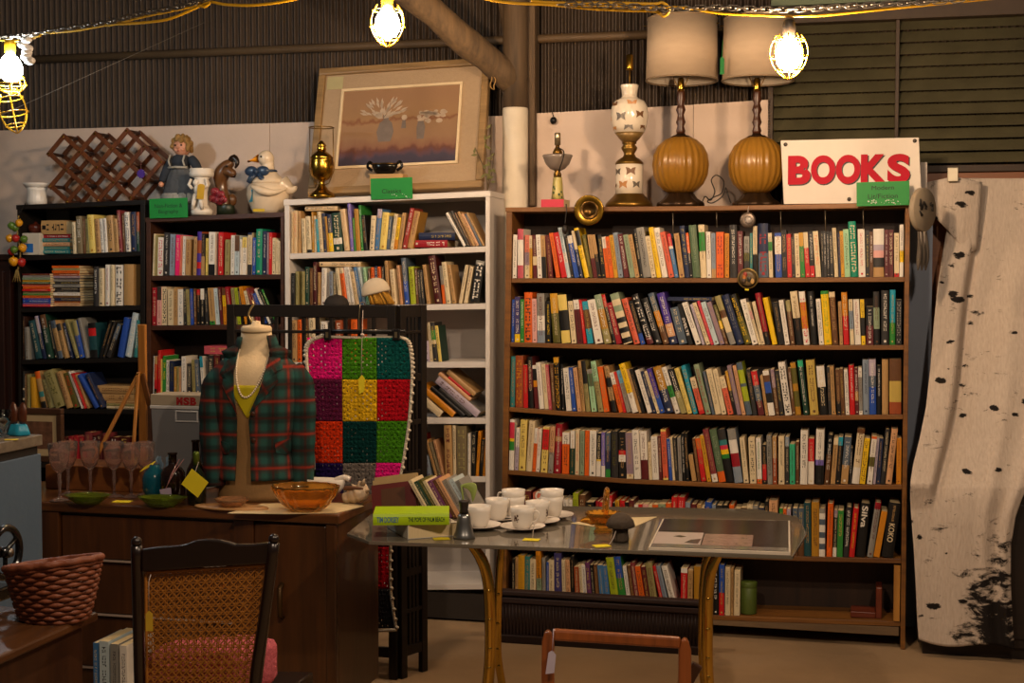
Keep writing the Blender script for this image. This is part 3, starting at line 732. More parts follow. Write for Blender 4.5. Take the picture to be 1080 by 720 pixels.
stand_row('white bookcase', 'white bookcase fifth shelf', 'books on the fifth shelf of the white bookcase', WH[5], [(400, 435, Q, '''
150 185 -10 160 cream;190 225 -8 150 rust;230 262 -5 170 tan;270 300 -5 140 charcoal;310 345 -35 170 brick;368 398 -48 330 bluegray;424 447 -78 215 tan;452 472 -75 230 taupe;475 496 -68 215 peach;503 560 -12 100 tan "^TOM_WOLFE,.04,.95,.42,maroon" =tan;563 585 -6 100 cream;591 668 -6 105 taupe *khaki ! =taupe;673 692 0 160 white;699 730 4 150 black;733 754 20 145 amber;760 782 20 205 black;785 806 24 200 amber''')], Dmax=.22)
# dark walnut bookcase
stand_row('walnut bookcase', 'walnut bookcase top shelf', 'books on the top shelf of the walnut bookcase', DB[1], [(150, 220, Q, '''
56 84 10 192 cream;88 108 6 200 khaki;116 155 6 218 white *rosered !;161 200 8 182 charcoal *white;206 245 8 195 bluegray *maroon;249 280 8 200 hotpink;283 299 8 205 salmon;303 323 8 208 white *navy;327 362 8 235 tan;386 411 8 220 tan;413 445 8 175 purple20/rust30/purple20/red15/purple -;448 472 4 190 black55/tan;476 498 3 225 butter;503 550 5 178 white75/black *black;576 612 5 180 red;626 660 5 235 khaki;671 699 5 202 white *charcoal;701 735 4 205 brown40/paleblue;739 752 4 232 white;756 790 4 218 butter28/white
801 831 3 182 navy6/cream70/charcoal;836 860 5 220 blue;863 908 4 155 emerald *cream;913 943 4 170 navy *white;946 958 3 180 mauve;961 982 4 182 red;986 1010 4 222 cream;1013 1030 4 235 cream;1033 1050 4 245 cream''')], Dmax=.2)
stand_row('walnut bookcase', 'walnut bookcase second shelf', 'books on the second shelf of the walnut bookcase', DB[2], [(150, 285, Q, '''
76 108 2 132 crimson;113 143 2 125 charcoal35/pink;149 188 0 128 cream *black !;196 235 0 145 cream;241 267 0 130 tan;271 310 0 145 white *bluegray;319 338 -8 135 charcoal;342 362 -12 145 khaki;369 392 -8 142 blue;395 412 -6 140 brown;416 440 -2 148 red15/black;444 472 -2 140 white30/black;481 505 -10 155 charcoal;516 555 -20 135 tan90/green;561 590 -22 138 paleblue;596 615 -22 130 maroon;619 643 -14 135 brown20/yellow30/amber
663 690 -35 128 crimson;701 725 -30 135 khaki;728 750 -30 135 lime;752 768 -30 140 black;781 808 -50 125 amber;826 850 -60 160 cream;873 893 -90 140 rosewood;899 915 -80 165 rosewood;922 945 -88 180 blue;963 982 -115 145 white;986 1008 -112 145 black;1014 1030 -112 150 green =black''')], Dmax=.2)
stand_row('walnut bookcase', 'walnut bookcase third shelf', 'books on the third shelf of the walnut bookcase', DB[3], [(150, 360, Q, '''
50 76 5 115 white;80 111 5 115 tan20/red65/black;118 140 2 70 red =red;143 150 0 135 butter;152 178 5 112 green *yellow;181 202 0 145 white *charcoal !;208 238 0 150 navy *olive;242 260 0 195 ochre;263 278 0 195 khaki;280 294 0 200 peach;299 332 0 115 white;341 374 0 170 charcoal;382 405 -45 140 khaki;410 440 -40 140 slate;456 478 -22 115 turquoise30/white'''),
(150, 360, Q, '''500 540 0 108 charcoal;545 590 0 106 maroon;595 640 0 104 black''')], Dmax=.2)
# black bookcase
stand_row('black bookcase', 'black bookcase top shelf', 'books on the top shelf of the black bookcase', KB[1], [(10, 210, Q, '''
484 510 -12 175 cream;513 556 -8 130 taupe;560 578 -8 150 brown;583 605 -12 150 khaki;608 655 -22 120 butter *ochre;662 695 -17 150 tan;698 722 -16 148 white;725 748 -16 145 white;752 800 -18 125 tan;802 834 -16 150 tan;837 859 -25 85 rosewood;862 881 -12 110 brown;887 922 -15 100 white *navy !;927 965 -6 98 navy;968 990 -6 98 rust50/darkgreen''')], Dmax=.2)
stand_row('black bookcase', 'black bookcase second shelf', 'books on the second shelf of the black bookcase', KB[2], [(10, 265, Q, '''
640 674 0 115 charcoal;680 718 0 130 cream;729 762 0 102 white *crimson;765 796 0 105 cream *taupe;806 864 0 105 white *charcoal !;869 942 0 100 tan -''')], Dmax=.2)
stand_row('black bookcase', 'black bookcase third shelf', 'books on the third shelf of the black bookcase', KB[3], [(10, 320, Q, '''
77 116 -5 100 darkbrown *tan;122 152 -8 180 gray;202 250 -58 135 darkteal;256 284 -66 100 lilac40/navy;290 335 -62 90 brown30/darkgreen;345 370 -60 130 black;376 412 -80 135 slate20/tan60/slate;421 455 -75 160 charcoal20/tan;466 486 -62 150 navy;506 531 -88 130 khaki;536 572 -64 135 khaki40/blue;581 606 -66 115 gray;615 672 -20 150 black15/red22/darkteal40/black -
676 702 80 140 black;706 722 85 142 charcoal;732 766 85 165 slate45/charcoal;818 862 52 115 blue -;878 924 58 80 paleblue *white;944 968 8 130 teal''')], Dmax=.2)
stand_row('black bookcase', 'black bookcase fourth shelf', 'books on the fourth shelf of the black bookcase', KB[4], [(10, 375, Q, '''
61 104 0 120 charcoal45/cream5/charcoal22/cream5/black -;108 128 0 140 brown;133 156 -8 145 khaki;167 205 -12 165 mustard -;246 285 -60 125 orange20/tan35/teal15/tan12/black -;302 345 -62 190 khaki;354 430 -100 128 khaki *olive;437 480 -86 130 tan;492 540 -90 140 olive *red;546 563 -118 125 white;568 584 -124 140 red;592 614 -138 150 tan;652 690 -138 155 blue -;694 730 -120 150 navy''')], Dmax=.2)
stand_row('black bookcase', 'black bookcase bottom shelf', 'red sets on the bottom shelf of the black bookcase', KB[5], [(0, 360, 4., '''
262 284 0 405 oxblood;288 308 0 403 crimson;310 331 0 402 crimson;333 354 0 403 crimson;358 388 0 385 rosewood;391 409 0 400 oxblood;413 433 -5 395 oxblood;438 458 -5 390 rosewood;462 500 0 405 oxblood;505 545 0 405 oxblood''')], Dmax=.2)
# lying books
def zline(line, px, d=.03): return wp(px, interp(line, px), 0)[1] + .0015
def stack(case, shelf, group, px0, px1, z, cols, total, name, D=.13, d=.03, mixw=0, kind=None, cuts=None):
    cols = cols.split(); n = len(cols); r = random.Random(n)
    hs = [r.uniform(.8, 1.2) for _ in cols]; k = total / sum(hs)
    for i, c in enumerate(cols[::-1]):                 # bottom first
        t = hs[i] * k
        a = r.uniform(0, mixw); b_ = r.uniform(0, mixw)
        rec = lie(case, shelf, group, px0 + a, px1 - b_, z, t - .0006, D, c, d=d + r.uniform(0, .012), order=i, kind=kind)
        rec['stack'] = name
        z += t
def zpx(px, py, d=.03): return wp(px, py, d)[1]
z = zline(KB[2], 54) + .001; stack('black bookcase', 'black bookcase second shelf', 'paperbacks stacked on the black bookcase', 23.0, 53.2, z, 'maroon gray sage mustard darksage coral orange red khaki green orange purple blue violet rosered', zpx(35, 265 + 168 / Q) - z, 'outer stack of paperbacks', mixw=1.0, kind='paperback_book', d=.003)
z = zline(KB[2], 86); stack('black bookcase', 'black bookcase second shelf', 'paperbacks stacked on the black bookcase', 54.3, 84.6, z, 'orange khaki orange rust mauve gray charcoal gray charcoal black white brown navy rust peach', zpx(70, 265 + 108 / Q) - z, 'inner stack of paperbacks', mixw=1.5, kind='paperback_book')
z = zline(KB[1], 76) + .001; zt = zpx(58, 210 + 266 / Q); stack('black bookcase', 'black bookcase top shelf', 'books lying on the black bookcase', 42.5, 74.6, z, 'crimson teal peach teal teal', zt - z, 'pile under the tan book', mixw=.8)
lie('black bookcase', 'black bookcase top shelf', None, 44.5, 70.5, zt, zpx(58, 210 + 162 / Q) - zt, .13, 'tan')['label'] = 'thick tan book lying on the red book, top shelf of black bookcase'
z = zline(KB[4], 120); z2 = zpx(118, 375 + 410 / Q)
stack('black bookcase', 'black bookcase fourth shelf', 'books lying on the black bookcase', 110.5, 142, z, 'tan khaki cream', zpx(118, 375 + 345 / Q) - z, 'lower pile behind the easel', D=.15)
z = zpx(118, 375 + 345 / Q); stack('black bookcase', 'black bookcase fourth shelf', 'books lying on the black bookcase', 99.5, 140, z, 'tan tan', zpx(118, 375 + 228 / Q) - z, 'upper pile behind the easel', D=.15)
z = zline(WH[1], 455); t = zpx(455, 195 + 418 / Q) - z
r_ = lie('white bookcase', 'white bookcase top shelf', None, 437.4, 472, z + .003, t - .0036, .14, 'crimson *'.split()[0]); r_['label'] = 'dark red book lying under a navy one, top shelf of white bookcase'
r_ = lie('white bookcase', 'white bookcase top shelf', None, 442, 480, z + t, zpx(455, 195 + 362 / Q) - z - t, .14, 'navy'); r_['label'] = 'navy book lying on a dark red book, top shelf of white bookcase'
zz = zpx(338, 195 + 203 / Q)
r_ = lie('white bookcase', 'white bookcase top shelf', None, 322.5, 356.5, zz + .004, zpx(338, 195 + 160 / Q) - zz - .004, .14, 'parchment'); r_['label'] = 'buff book lying across upright books near the brass lamp, white bookcase'
zz = zpx(358, 255 + 199 / Q, .02)
r_ = lie('white bookcase', 'white bookcase second shelf', None, 337, 380.5, zz + .006, zpx(358, 255 + 152 / Q) - zz - .006, .15, 'parchment'); r_['label'] = 'buff book lying across upright books, second shelf of white bookcase'
zz = zpx(730, 295 + 170 / Q)
r_ = lie('brown bookcase', 'brown bookcase second shelf', None, 704, 751, zz + .006, zpx(730, 295 + 132 / Q) - zz - .006, .13, 'navy'); r_['label'] = 'navy book lying across leaning paperbacks, second shelf of brown bookcase'
zz = zpx(226, 360 + 103 / Q)
r_ = lie('walnut bookcase', 'walnut bookcase third shelf', None, 214.5, 239, zz + .004, zpx(226, 360 + 35 / Q) - zz - .004, .16, 'rose'); r_['label'] = 'dusty pink book lying on dark books behind the plaid jacket'
# slumped books on the fourth white shelf
def slump():
    z0 = lambda s_: interp([wp(px, py, 0) for px, py in WH[4]], s_) + .0012
    th = rad(-51); ax = Vector((math.sin(th), math.cos(th))); nr = Vector((math.cos(th), -math.sin(th)))
    def put(s_, z_, t, L_, c, lab, order, side=None, d=.03):
        M = Matrix.Translation(W(s_, d, z_)) @ Matrix.Rotation(-A, 4, 'Z') @ Matrix.Rotation(th, 4, 'Y')
        r = make_book(M, t, L_, .15, parse_cols(c), 'clothbound_book', 'white bookcase fourth shelf', order, random.Random(order), side=side, plain=c != 'lilac'); r['label'] = lab; r['group'] = 'slumped books on the white bookcase'
    for x, t, L_, c, lab, side in ((452, .034, .10, 'cream', 'buff book slumped at the lattice screen side, fourth shelf of white bookcase', None),
        (553, .029, .205, 'amber', 'yellow-orange book slumped over a buff one, fourth shelf of white bookcase', 'amber'),
        (634, .018, .20, 'black', 'black book slumped between yellow and grey books, fourth white shelf', 'black'),
        (686, .017, .19, 'charcoal', 'charcoal book slumped against the grey one, fourth white shelf', 'charcoal'),
        (735, .034, .25, 'lilac', 'thick grey book slumped in the middle, fourth shelf of white bookcase', 'gray')):
        s_ = wp(400 + x / Q, 440, .03)[0]; put(s_, z0(s_), t, L_, c, lab, int(x), side)
    off = .0352
    for a_, t, L_, c, lab in ((.07, .018, .19, 'peach', 'tan book slumped on the thick grey one, fourth white shelf'), (.085, .010, .13, 'red', 'thin red book slumped under the topmost tan one, fourth white shelf'), (.07, .022, .165, 'tan', 'topmost tan book of the slumped heap, fourth white shelf')):
        p = Vector((s_, z0(s_))) + ax * a_ + nr * off; put(p.x, p.y, t, L_, c, lab, 900 + int(a_ * 1000)); off += t + .0012
slump()
# the tin book-end cylinder and the wooden book-end
def bookends():
    p0 = 670 + 795 / Q; p1 = 670 + 922 / Q
    s0, s1 = wp(p0, 640, .06)[0], wp(p1, 640, .06)[0]; r = (s1 - s0) / 2; sm = (s0 + s1) / 2
    zb = zline(BR_F, (p0 + p1) / 2, .06); h = zpx(790, 580 + 238 / Q, .06) - zb
    t = wthing('storage_tin', 'green round tin beside the last books, bottom shelf of brown bookcase', 'tin', sm, .03 + r, zb)
    g = mat('olive_green_tin', '4a5a22', .45, var=.12, scale=20)
    b = MB(); b.lathe([(r * .98, 0), (r, .004), (r, h * .82), (r * .985, h * .825)], 32); b.build('body', g, t)
    b = MB(); b.lathe([(r * 1.01, h * .826), (r * 1.02, h * .84), (r * 1.02, h * .985), (r * .98, h), (0, h)], 32); b.build('lid', g, t)
    # wooden book-end
    w = wood('red_mahogany', '#4a1c0e', '#6e2f18', 'x', .4, 8)
    s0 = wp(897, 655, .05)[0]; s1 = wp(930, 655, .05)[0]
    t = wthing('bookend', 'L-shaped mahogany bookend alone on the empty bottom shelf', 'bookend', s0, .04, zline(BR_F, 915, .06))
    b = MB(); b.box(0, s1 - s0 - .026, 0, .12, 0, .026); b.build('foot', w, t, bevel=.003)
    b = MB(); b.box(s1 - s0 - .0255, s1 - s0, 0, .12, 0, zpx(925, 622, .05) - zpx(925, 655, .05)); b.build('upright', w, t, bevel=.004)
bookends()
label_books()
# ---------------------------------------------------------------- things on top of the bookcases
def ztop(line, s): return interp_z(line, s, 0) + (.003 if line is BR[0] else .0052)
TOPS = dict(K=KB[0], D=DB[0], W=WH[0], B=BR[0])
WHITEC = mat('white_ceramic', 'd8d0c4', .25, var=.05, scale=12)
BRASS = mat('brass', 'a8812f', .22, metal=1., var=.15, scale=20)
OLDBRASS = mat('tarnished_brass', '7d5f2a', .38, metal=.9, var=.3, scale=18)
BLACKM = mat('black_metal', '141210', .4, metal=.4)
WIRE = mat('dark_wire', '1b1510', .5)
TAGY = mat('yellow_card', 'd8c41a', .7, var=.05)
STRING = mat('pale_string', 'b8a89c', .8)
class Spot:
    """A spot on a shelf top: s and base height from a sight line, and pixel-to-metre helpers around it."""
    def __init__(q, px, d, line):
        q.px, q.d = px, d
        q.s = wp(px, 215, d)[0]; q.z = ztop(line, q.s)
        q.k = mpp(W(q.s, d, q.z))
    def x(q, px): return wp(px, 215, q.d)[0] - q.s
    def h(q, py): return wp(q.px, py, q.d)[1] - q.z
    def p(q, px, py, y=0): return Vector((q.x(px), y, q.h(py)))
    def prof(q, pts): return [(hw * q.k, max(0, q.h(py))) for hw, py in pts]
    def thing(q, name, label, cat, group=None): return wthing(name, label, cat, q.s, q.d, q.z, group)

def planter():
    q = Spot(39, .12, TOPS['K']); t = q.thing('planter', 'white fluted planter at the outer end of the black bookcase top', 'planter')
    b = MB(); pr = q.prof([(9.5, 216), (10.5, 212), (9.8, 208), (9.6, 201), (11, 198)]); pr[0] = (pr[0][0], 0)
    b.lathe(pr, 48, ripple=.03, nrip=18); b.build('body', WHITEC, t)
    b = MB(); pr = q.prof([(10.9, 198.2), (13.6, 195), (14, 193.3), (13, 193.2), (12, 195), (9, 200), (0, 200)]); b.lathe(pr, 36); b.build('rim', WHITEC, t)
planter()
def wine_rack():
    q = Spot(105, .095, TOPS['K']); q.z += .042; t = q.thing('peg_rack', 'expanding dark wood peg rack in diamonds on the black bookcase', 'rack')
    w = wood('dark_peg_wood', '#3c1d0c', '#6b3a1a', 'z', .4, 12)
    N = lambda x, y: (q.x(20 + x / 7.2), q.h(125 + y / 7.2 + 2))
    fwd = [[(235, 245), (347, 115)], [(243, 495), (362, 370), (470, 237), (587, 100)], [(370, 615), (483, 487), (597, 355), (712, 218), (827, 85)], [(605, 605), (723, 472), (840, 338), (960, 207)], [(850, 590), (968, 458), (1085, 325)]]
    bwd = [[(347, 115), (470, 237), (597, 355), (723, 472), (850, 590)], [(235, 245), (362, 370), (483, 487), (605, 605)], [(243, 495), (370, 615)], [(587, 100), (712, 218), (840, 338), (968, 458)], [(827, 85), (960, 207), (1085, 325)]]
    def lattice(y0, y1, name):
        for grp, y in ((fwd, y0), (bwd, y1)):
            for ln in grp:
                a = Vector((N(*ln[0])[0], y, N(*ln[0])[1])); c = Vector((N(*ln[-1])[0], y, N(*ln[-1])[1]))
                e = (c - a).normalized() * .012
                b = MB(); b.bar(a - e, c + e, .022, .009, 0, (0, 1, 0)); b.build(name, w, t, bevel=.002)
    lattice(0, .0095, 'slat'); lattice(.125, .1345, 'slat')
    pins = MB(); done = set()
    for ln in fwd + bwd:
        for nd in ln:
            if nd in done: continue
            done.add(nd); x, z = N(*nd)
            b = MB(); b.tube([(x, -.004, z), (x, .140, z)], .0085, 10); b.build('dowel', wood('dark_dowel_wood', '#1f0f07', '#40210f', 'y', .4, 12), t)
            pins.ball((x, -.006, z), (.006, .003, .006), 10, 6)
    pins.build('brass_pins', BRASS, t)
    b = MB(); n = 20
    b.prism([(.021 * (1 + .1 * (-1) ** i) * math.cos(2 * PI * i / n), .021 * (1 + .1 * (-1) ** i) * math.sin(2 * PI * i / n)) for i in range(n)], 0, .0012)
    x, z = N(945, 412)
    o = b.build('price_tag', mat('purple_card', '3d1d7a', .7)); tag(o, 'purple round price tag hanging on the peg rack', 'tag')
    o.location = W(q.s + x, q.d - .02, q.z + z); o.rotation_euler = (0, 0, -A)
    b = MB(); x2, z2 = N(950, 215); b.tube([(0, 0, .02), (x2 - x, .004, z2 - z)], .0008, 5); b.build('string', mat('pink_thread', 'a06a68', .8), o)
wine_rack()
def doll():
    q = Spot(191, .145, TOPS['D']); t = q.thing('doll', 'curly blonde doll in a grey lace-hemmed dress between peg rack and pedestal', 'doll')
    dress = mat('grey_doll_dress', '4b4d4f', .85, var=.3, scale=30, bump=.4, bscale=60); lace = mat('grey_lace', '9a968a', .9, var=.25, scale=60, bump=.5, bscale=90)
    navy = mat('dark_sleeve', '262b33', .85, var=.2); skin = mat('doll_skin', 'c58a6c', .45, var=.05); hair = mat('blonde_doll_hair', '8d6a35', .7, var=.4, scale=50, bump=.8, bscale=70)
    b = MB()
    b.lathe(q.prof([(0.1, 228), (10, 228), (19, 214), (20.5, 211), (18.5, 200), (15, 187), (11, 178), (10, 175)]), 40, ripple=.05, nrip=13, squash=.66); b.build('skirt', dress, t)
    b = MB(); b.lathe(q.prof([(18, 215), (21.4, 212), (20.4, 206), (19, 204)]), 48, ripple=.07, nrip=16, squash=.69); b.build('lace_hem', lace, t)
    b = MB(); b.lathe(q.prof([(10.3, 176), (10, 170), (9, 165), (5, 163), (4, 160)]), 24, squash=.7); b.build('bodice', navy, t)
    b = MB()
    for px in (184, 199): b.tube([q.p(px, 164, -.036), q.p(px - 1, 170, -.047), q.p(px + 1, 176, -.05)], .005, 6)
    b.tube([q.p(181 + i, 177, -.052 + abs(i - 10) * .0022) for i in range(0, 21, 2)], .006, 6); b.build('pinafore_trim', lace, t)
    hd = q.p(192.5, 155)
    b = MB(); b.ball(hd, (9 * q.k, 8.5 * q.k, 9.8 * q.k), 24, 16)
    b.ball(hd + Vector((0, -8.6 * q.k, -.006)), (.006, .006, .006), 8, 6)
    b.ball(hd + Vector((-.018, -.028, -.014)), (.010, .010, .010), 10, 6); b.ball(hd + Vector((.018, -.028, -.014)), (.010, .010, .010), 10, 6); b.build('head', skin, t)
    b = MB()
    for sx in (-1, 1): b.ball(hd + Vector((sx * .016, -.037, .006)), (.0055, .004, .005), 10, 6)
    b.build('eyes', mat('doll_eye', '2c2016', .2), t)
    b = MB(); b.ball(hd + Vector((0, -.038, -.021)), (.006, .003, .0025), 8, 6); b.build('mouth', mat('doll_lips', '9c3a34', .4), t)
    b = MB(); r = random.Random(3)
    for i in range(110):
        a = r.uniform(0, 2 * PI); e = r.uniform(-.5, 1.25)
        v = Vector((math.cos(a) * math.cos(e), math.sin(a) * math.cos(e), math.sin(e)))
        if v.y < -.45 and v.z < .52 and abs(v.x) < .8: continue
        c = hd + Vector((v.x * 10 * q.k, v.y * 9.5 * q.k, v.z * 10.8 * q.k)); s_ = r.uniform(.009, .014)
        b.ball(c, (s_, s_, s_ * r.uniform(.8, 1.6)), 8, 6)
    b.build('hair', hair, t)
    for (pts, nm) in (([(183, 167), (179, 176), (175.5, 186), (174, 192)], 'arm'), ([(202, 167), (207, 173), (211, 178), (212, 181)], 'arm')):
        b = MB(); P = [q.p(px, py, -.01 * i) for i, (px, py) in enumerate(pts)]
        b.tube(smooth_path(P, 4), [.019, .021, .023, .024, .024, .024, .022, .021, .02, .019, .018, .016, .012], 10); b.ball(P[-1] + Vector((0, -.006, -.012)), .014, 8, 6, 1); b.build(nm, [navy, skin], t)
doll()
def pedestal():
    q = Spot(213, .035, TOPS['D']); t = q.thing('pedestal', 'white pedestal candlestick with a cherub, yellow tag hung on it', 'candlestick')
    m = mat('bisque_white', 'd2c8b8', .6, var=.1, scale=30, bump=.25, bscale=50)
    b = MB(); pr = q.prof([(11, 226), (11.5, 222), (8, 219), (6.5, 216), (6, 204), (7, 198), (9, 194), (7, 189), (9, 187)]); pr[0] = (pr[0][0], 0); b.lathe(pr, 24); b.build('column', m, t)
    b = MB(); b.lathe(q.prof([(9, 187.2), (12.5, 186), (13, 183), (12.2, 181), (12.8, 179), (12, 177.8), (0, 178.5)]), 32); b.build('dish', m, t)
    b = MB(); c = lambda px, py, y: q.p(px, py, y)
    b.ball(c(212, 200, -.035), (.018, .016, .024), 12, 8); b.ball(c(211, 193, -.04), (.015, .015, .016), 12, 8)
    b.tube([c(207, 199, -.04), c(203, 195, -.035), c(205, 189, -.03)], [.008, .008, .006], 8); b.tube([c(216, 200, -.04), c(222, 196, -.03), c(220, 189, -.03)], [.008, .008, .006], 8)
    b.tube([c(210, 205, -.035), c(209, 213, -.045), c(207, 221, -.04)], [.012, .011, .008], 8); b.tube([c(215, 205, -.035), c(217, 213, -.05), c(218, 221, -.045)], [.012, .011, .008], 8); b.build('cherub', m, t)
    b = MB(); b.prism([(-.018, -.034), (.018, -.034), (.018, .03), (.008, .037), (-.008, .037), (-.018, .03)], 0, .001)
    o = b.build('price_tag', mat('dark_yellow_card', 'b98f14', .7)); tag(o, 'mustard yellow tag hung on the white cherub pedestal', 'tag'); P = q.p(218, 203, -.062); o.location = W(q.s + P.x, q.d + P.y, q.z + P.z); o.rotation_euler = (rad(-4), rad(4), -A)
pedestal()
def figurine():
    q = Spot(238, .10, TOPS['D']); t = q.thing('figurine', 'glossy brown animal figurine with red roses on a dark green base', 'figurine')
    br = mat('brown_glaze', '5a3a1e', .28, var=.3, scale=20, coat=.3); rs = mat('red_rose_glaze', '7a2430', .35, var=.3, scale=40, coat=.3)
    b = MB(); pr = q.prof([(10, 226), (9.5, 217), (8.5, 215.5), (0, 215.5)]); pr[0] = (pr[0][0], 0); b.lathe(pr, 20, squash=.8); b.build('base', mat('dark_green_base', '1c2415', .4), t)
    b = MB(); path = [(236, 217), (236, 208), (234, 198), (233, 189), (236, 180), (241, 174), (246, 171)]
    b.tube(smooth_path([q.p(x, y, 0) for x, y in path], 4), [r_ * q.k for r_ in (8, 8, 7.8, 7.5, 7, 6.6, 6.3, 6, 6, 6.2, 6.6, 7, 7.6, 8, 8.2, 8.3, 8, 7.6, 7, 6.5, 6, 5.4, 4.6, 4, 3)], 14)
    b.tube(smooth_path([q.p(240, 180, -.015), q.p(246, 182, -.025), q.p(250, 186, -.025)], 4), [5.5 * q.k] * 4 + [4.6 * q.k] * 3 + [3.8 * q.k, 3 * q.k], 12)
    b.ball(q.p(230, 209, -.01), (.024, .022, .03), 12, 8); b.ball(q.p(245, 211, 0), (.022, .022, .03), 12, 8); b.build('body', br, t)
    b = MB(); b.tube(smooth_path([q.p(243, 170, .0), q.p(248, 167, -.008), q.p(252, 172, -.014), q.p(250, 178, -.018)], 4), [.012, .014, .016, .017, .018, .017, .015, .013, .011, .010, .008, .006, .004], 10)
    b.ball(q.p(250, 186, -.03), .009, 8, 6); b.ball(q.p(243.5, 176, -.04), .006, 8, 6); b.build('ear', mat('black_brown_glaze', '1f130b', .25), t)
    for i, (x, y, r_) in enumerate(((231, 203, .022), (237, 206, .02), (229, 210, .02), (235, 212, .021), (240, 211, .016))):
        b = MB(); c = q.p(x, y, -.045)
        for k in range(4): b.ball(c + Vector((.004 * math.cos(k * 2), -.006 * k, .004 * math.sin(k * 2))), (r_ * (1 - k * .2), r_ * .6, r_ * (1 - k * .2)), 12, 8)
        b.build('rose', rs, t)
figurine()
def goose():
    q = Spot(283, .13, TOPS['D']); t = q.thing('cookie_jar', 'white goose cookie jar with orange beak and blue bow', 'jar')
    gl = mat('cream_glaze', 'd3bfa2', .22, var=.06, scale=10, coat=.4); blue = mat('blue_bow_glaze', '27384f', .3, var=.1); orange = mat('orange_beak_glaze', 'd98a12', .3)
    b = MB(); pr = q.prof([(16, 226), (18, 221), (22, 212), (23.5, 205), (22.5, 198), (19, 193)]); pr[0] = (pr[0][0], 0); b.lathe(pr, 36, squash=.82); b.build('body', gl, t)
    b = MB(); pr = q.prof([(19.2, 193.4), (19.6, 191.6), (16, 188), (11, 184), (7.5, 179), (6.5, 174), (6.5, 170)]); b.lathe(pr, 30, squash=.85)
    hc = q.p(281, 167); b.ball(hc, (8.6 * q.k, 7.4 * q.k, 8.6 * q.k), 20, 12)
    b.tube(smooth_path([q.p(298, 196, 0), q.p(304, 199, 0), q.p(309, 200, 0), q.p(313, 197, 0)], 4), [.05, .048, .045, .04, .035, .032, .028, .024, .02, .016, .012, .008, .004], 12); b.build('lid', gl, t)
    b = MB()
    for sy in (-1, 1):
        b.tube(smooth_path([q.p(272, 196, sy * .082), q.p(284, 202, sy * .095), q.p(296, 204, sy * .075), q.p(306, 199, sy * .03)], 4), [.004, .01, .014, .018, .02, .02, .019, .017, .014, .011, .008, .005, .002], 8)
    b.build('wing', gl, t)
    b = MB(); n = 14
    b.add([tuple(q.p(272.5, 167 + 4.6 * math.sin(2 * PI * k / n), 4.2 * q.k * math.cos(2 * PI * k / n))) for k in range(n)] + [tuple(q.p(262.5, 169.8, .012 * math.cos(2 * PI * k / n)) + Vector((0, 0, .006 * math.sin(2 * PI * k / n)))) for k in range(n)], [(k, (k + 1) % n, (k + 1) % n + n, k + n) for k in range(n)] + [tuple(range(n, 2 * n))], 0, True)
    b.build('beak', orange, t)
    b = MB()
    for sy in (-1, 1): b.ball(hc + Vector((-.012, sy * .031, .006)), .005, 8, 6)
    b.build('eye', mat('black_glaze', '0c0a09', .15), t)
    b = MB()
    b.lathe([(.040, q.h(182)), (.045, q.h(180.5)), (.040, q.h(179))], 24)
    for sx in (-1, 1):
        b.ball(q.p(276 + sx * 6, 181, -.05), (.034, .012, .024), 14, 8); b.tube([q.p(276, 183, -.05), q.p(276 + sx * 6, 189, -.06), q.p(276 + sx * 8, 193, -.06)], [.010, .014, .012], 8)
    b.ball(q.p(276, 181.5, -.06), .014, 10, 8); b.build('bow', blue, t)
    for (px, py, w, h, nm, lab, m) in ((262, 207, 9, 12.5, 'price_tag', 'teal sticker on the white goose jar', mat('teal_card', '2a8b9c', .6)), (282, 222.5, 13, 3, 'price_tag', 'yellow sticker at the foot of the white goose jar', mat('sticker_yellow', 'c9a81a', .6))):
        P = q.p(px, py, -.115 if px < 270 else -.10); b = MB(); b.box(-w * q.k / 2, w * q.k / 2, 0, .001, -h * q.k / 2, h * q.k / 2); o = b.build(nm, m); tag(o, lab, 'tag'); o.location = W(q.s + P.x, q.d + P.y, q.z + P.z); o.rotation_euler = (0, 0, -A - (.45 if px < 270 else 0))
        if px < 270: o.location = W(wp(264.5, 207, q.d - .068)[0], q.d - .068, q.z + P.z); o.rotation_euler = (0, 0, -A - .75)
goose()
def brass_lantern():
    q = Spot(339.5, .025, TOPS['W']); t = q.thing('oil_lamp', 'polished brass oil lamp with a wire shade ring before the picture', 'lamp')
    b = MB(); pr = q.prof([(14, 208.5), (14.5, 206.5), (12.5, 204), (7, 200), (4, 196), (3, 193), (3.4, 191)]); pr[0] = (pr[0][0], 0); b.lathe(pr, 32); b.build('foot', BRASS, t)
    b = MB(); b.lathe(q.prof([(3.4, 191.2), (8, 189), (11.5, 184), (12.6, 177), (12.2, 170), (11.6, 167.5), (12.4, 166.5), (9.5, 163), (6, 160.5), (4.5, 159)]), 32); b.build('font', BRASS, t)
    b = MB(); b.lathe(q.prof([(4.5, 159.2), (5.2, 157), (4, 155), (5.4, 153.5), (3.5, 151), (2, 149), (0, 148)]), 20); b.build('burner', BRASS, t)
    b = MB(); R = 13 * q.k; zt = q.h(134.5)
    b.tube([(R * math.cos(2 * PI * k / 32), R * math.sin(2 * PI * k / 32), zt) for k in range(32)], .0025, 6, closed=True)
    for sx in (-1, 1): b.tube([(sx * R, 0, zt), (sx * 13.2 * q.k, 0, q.h(165)), (sx * 14 * q.k, 0, q.h(180)), (sx * 8 * q.k, 0, q.h(193)), (sx * 3 * q.k, 0, q.h(195))], .0022, 6)
    b.build('shade_ring', OLDBRASS, t)
brass_lantern()
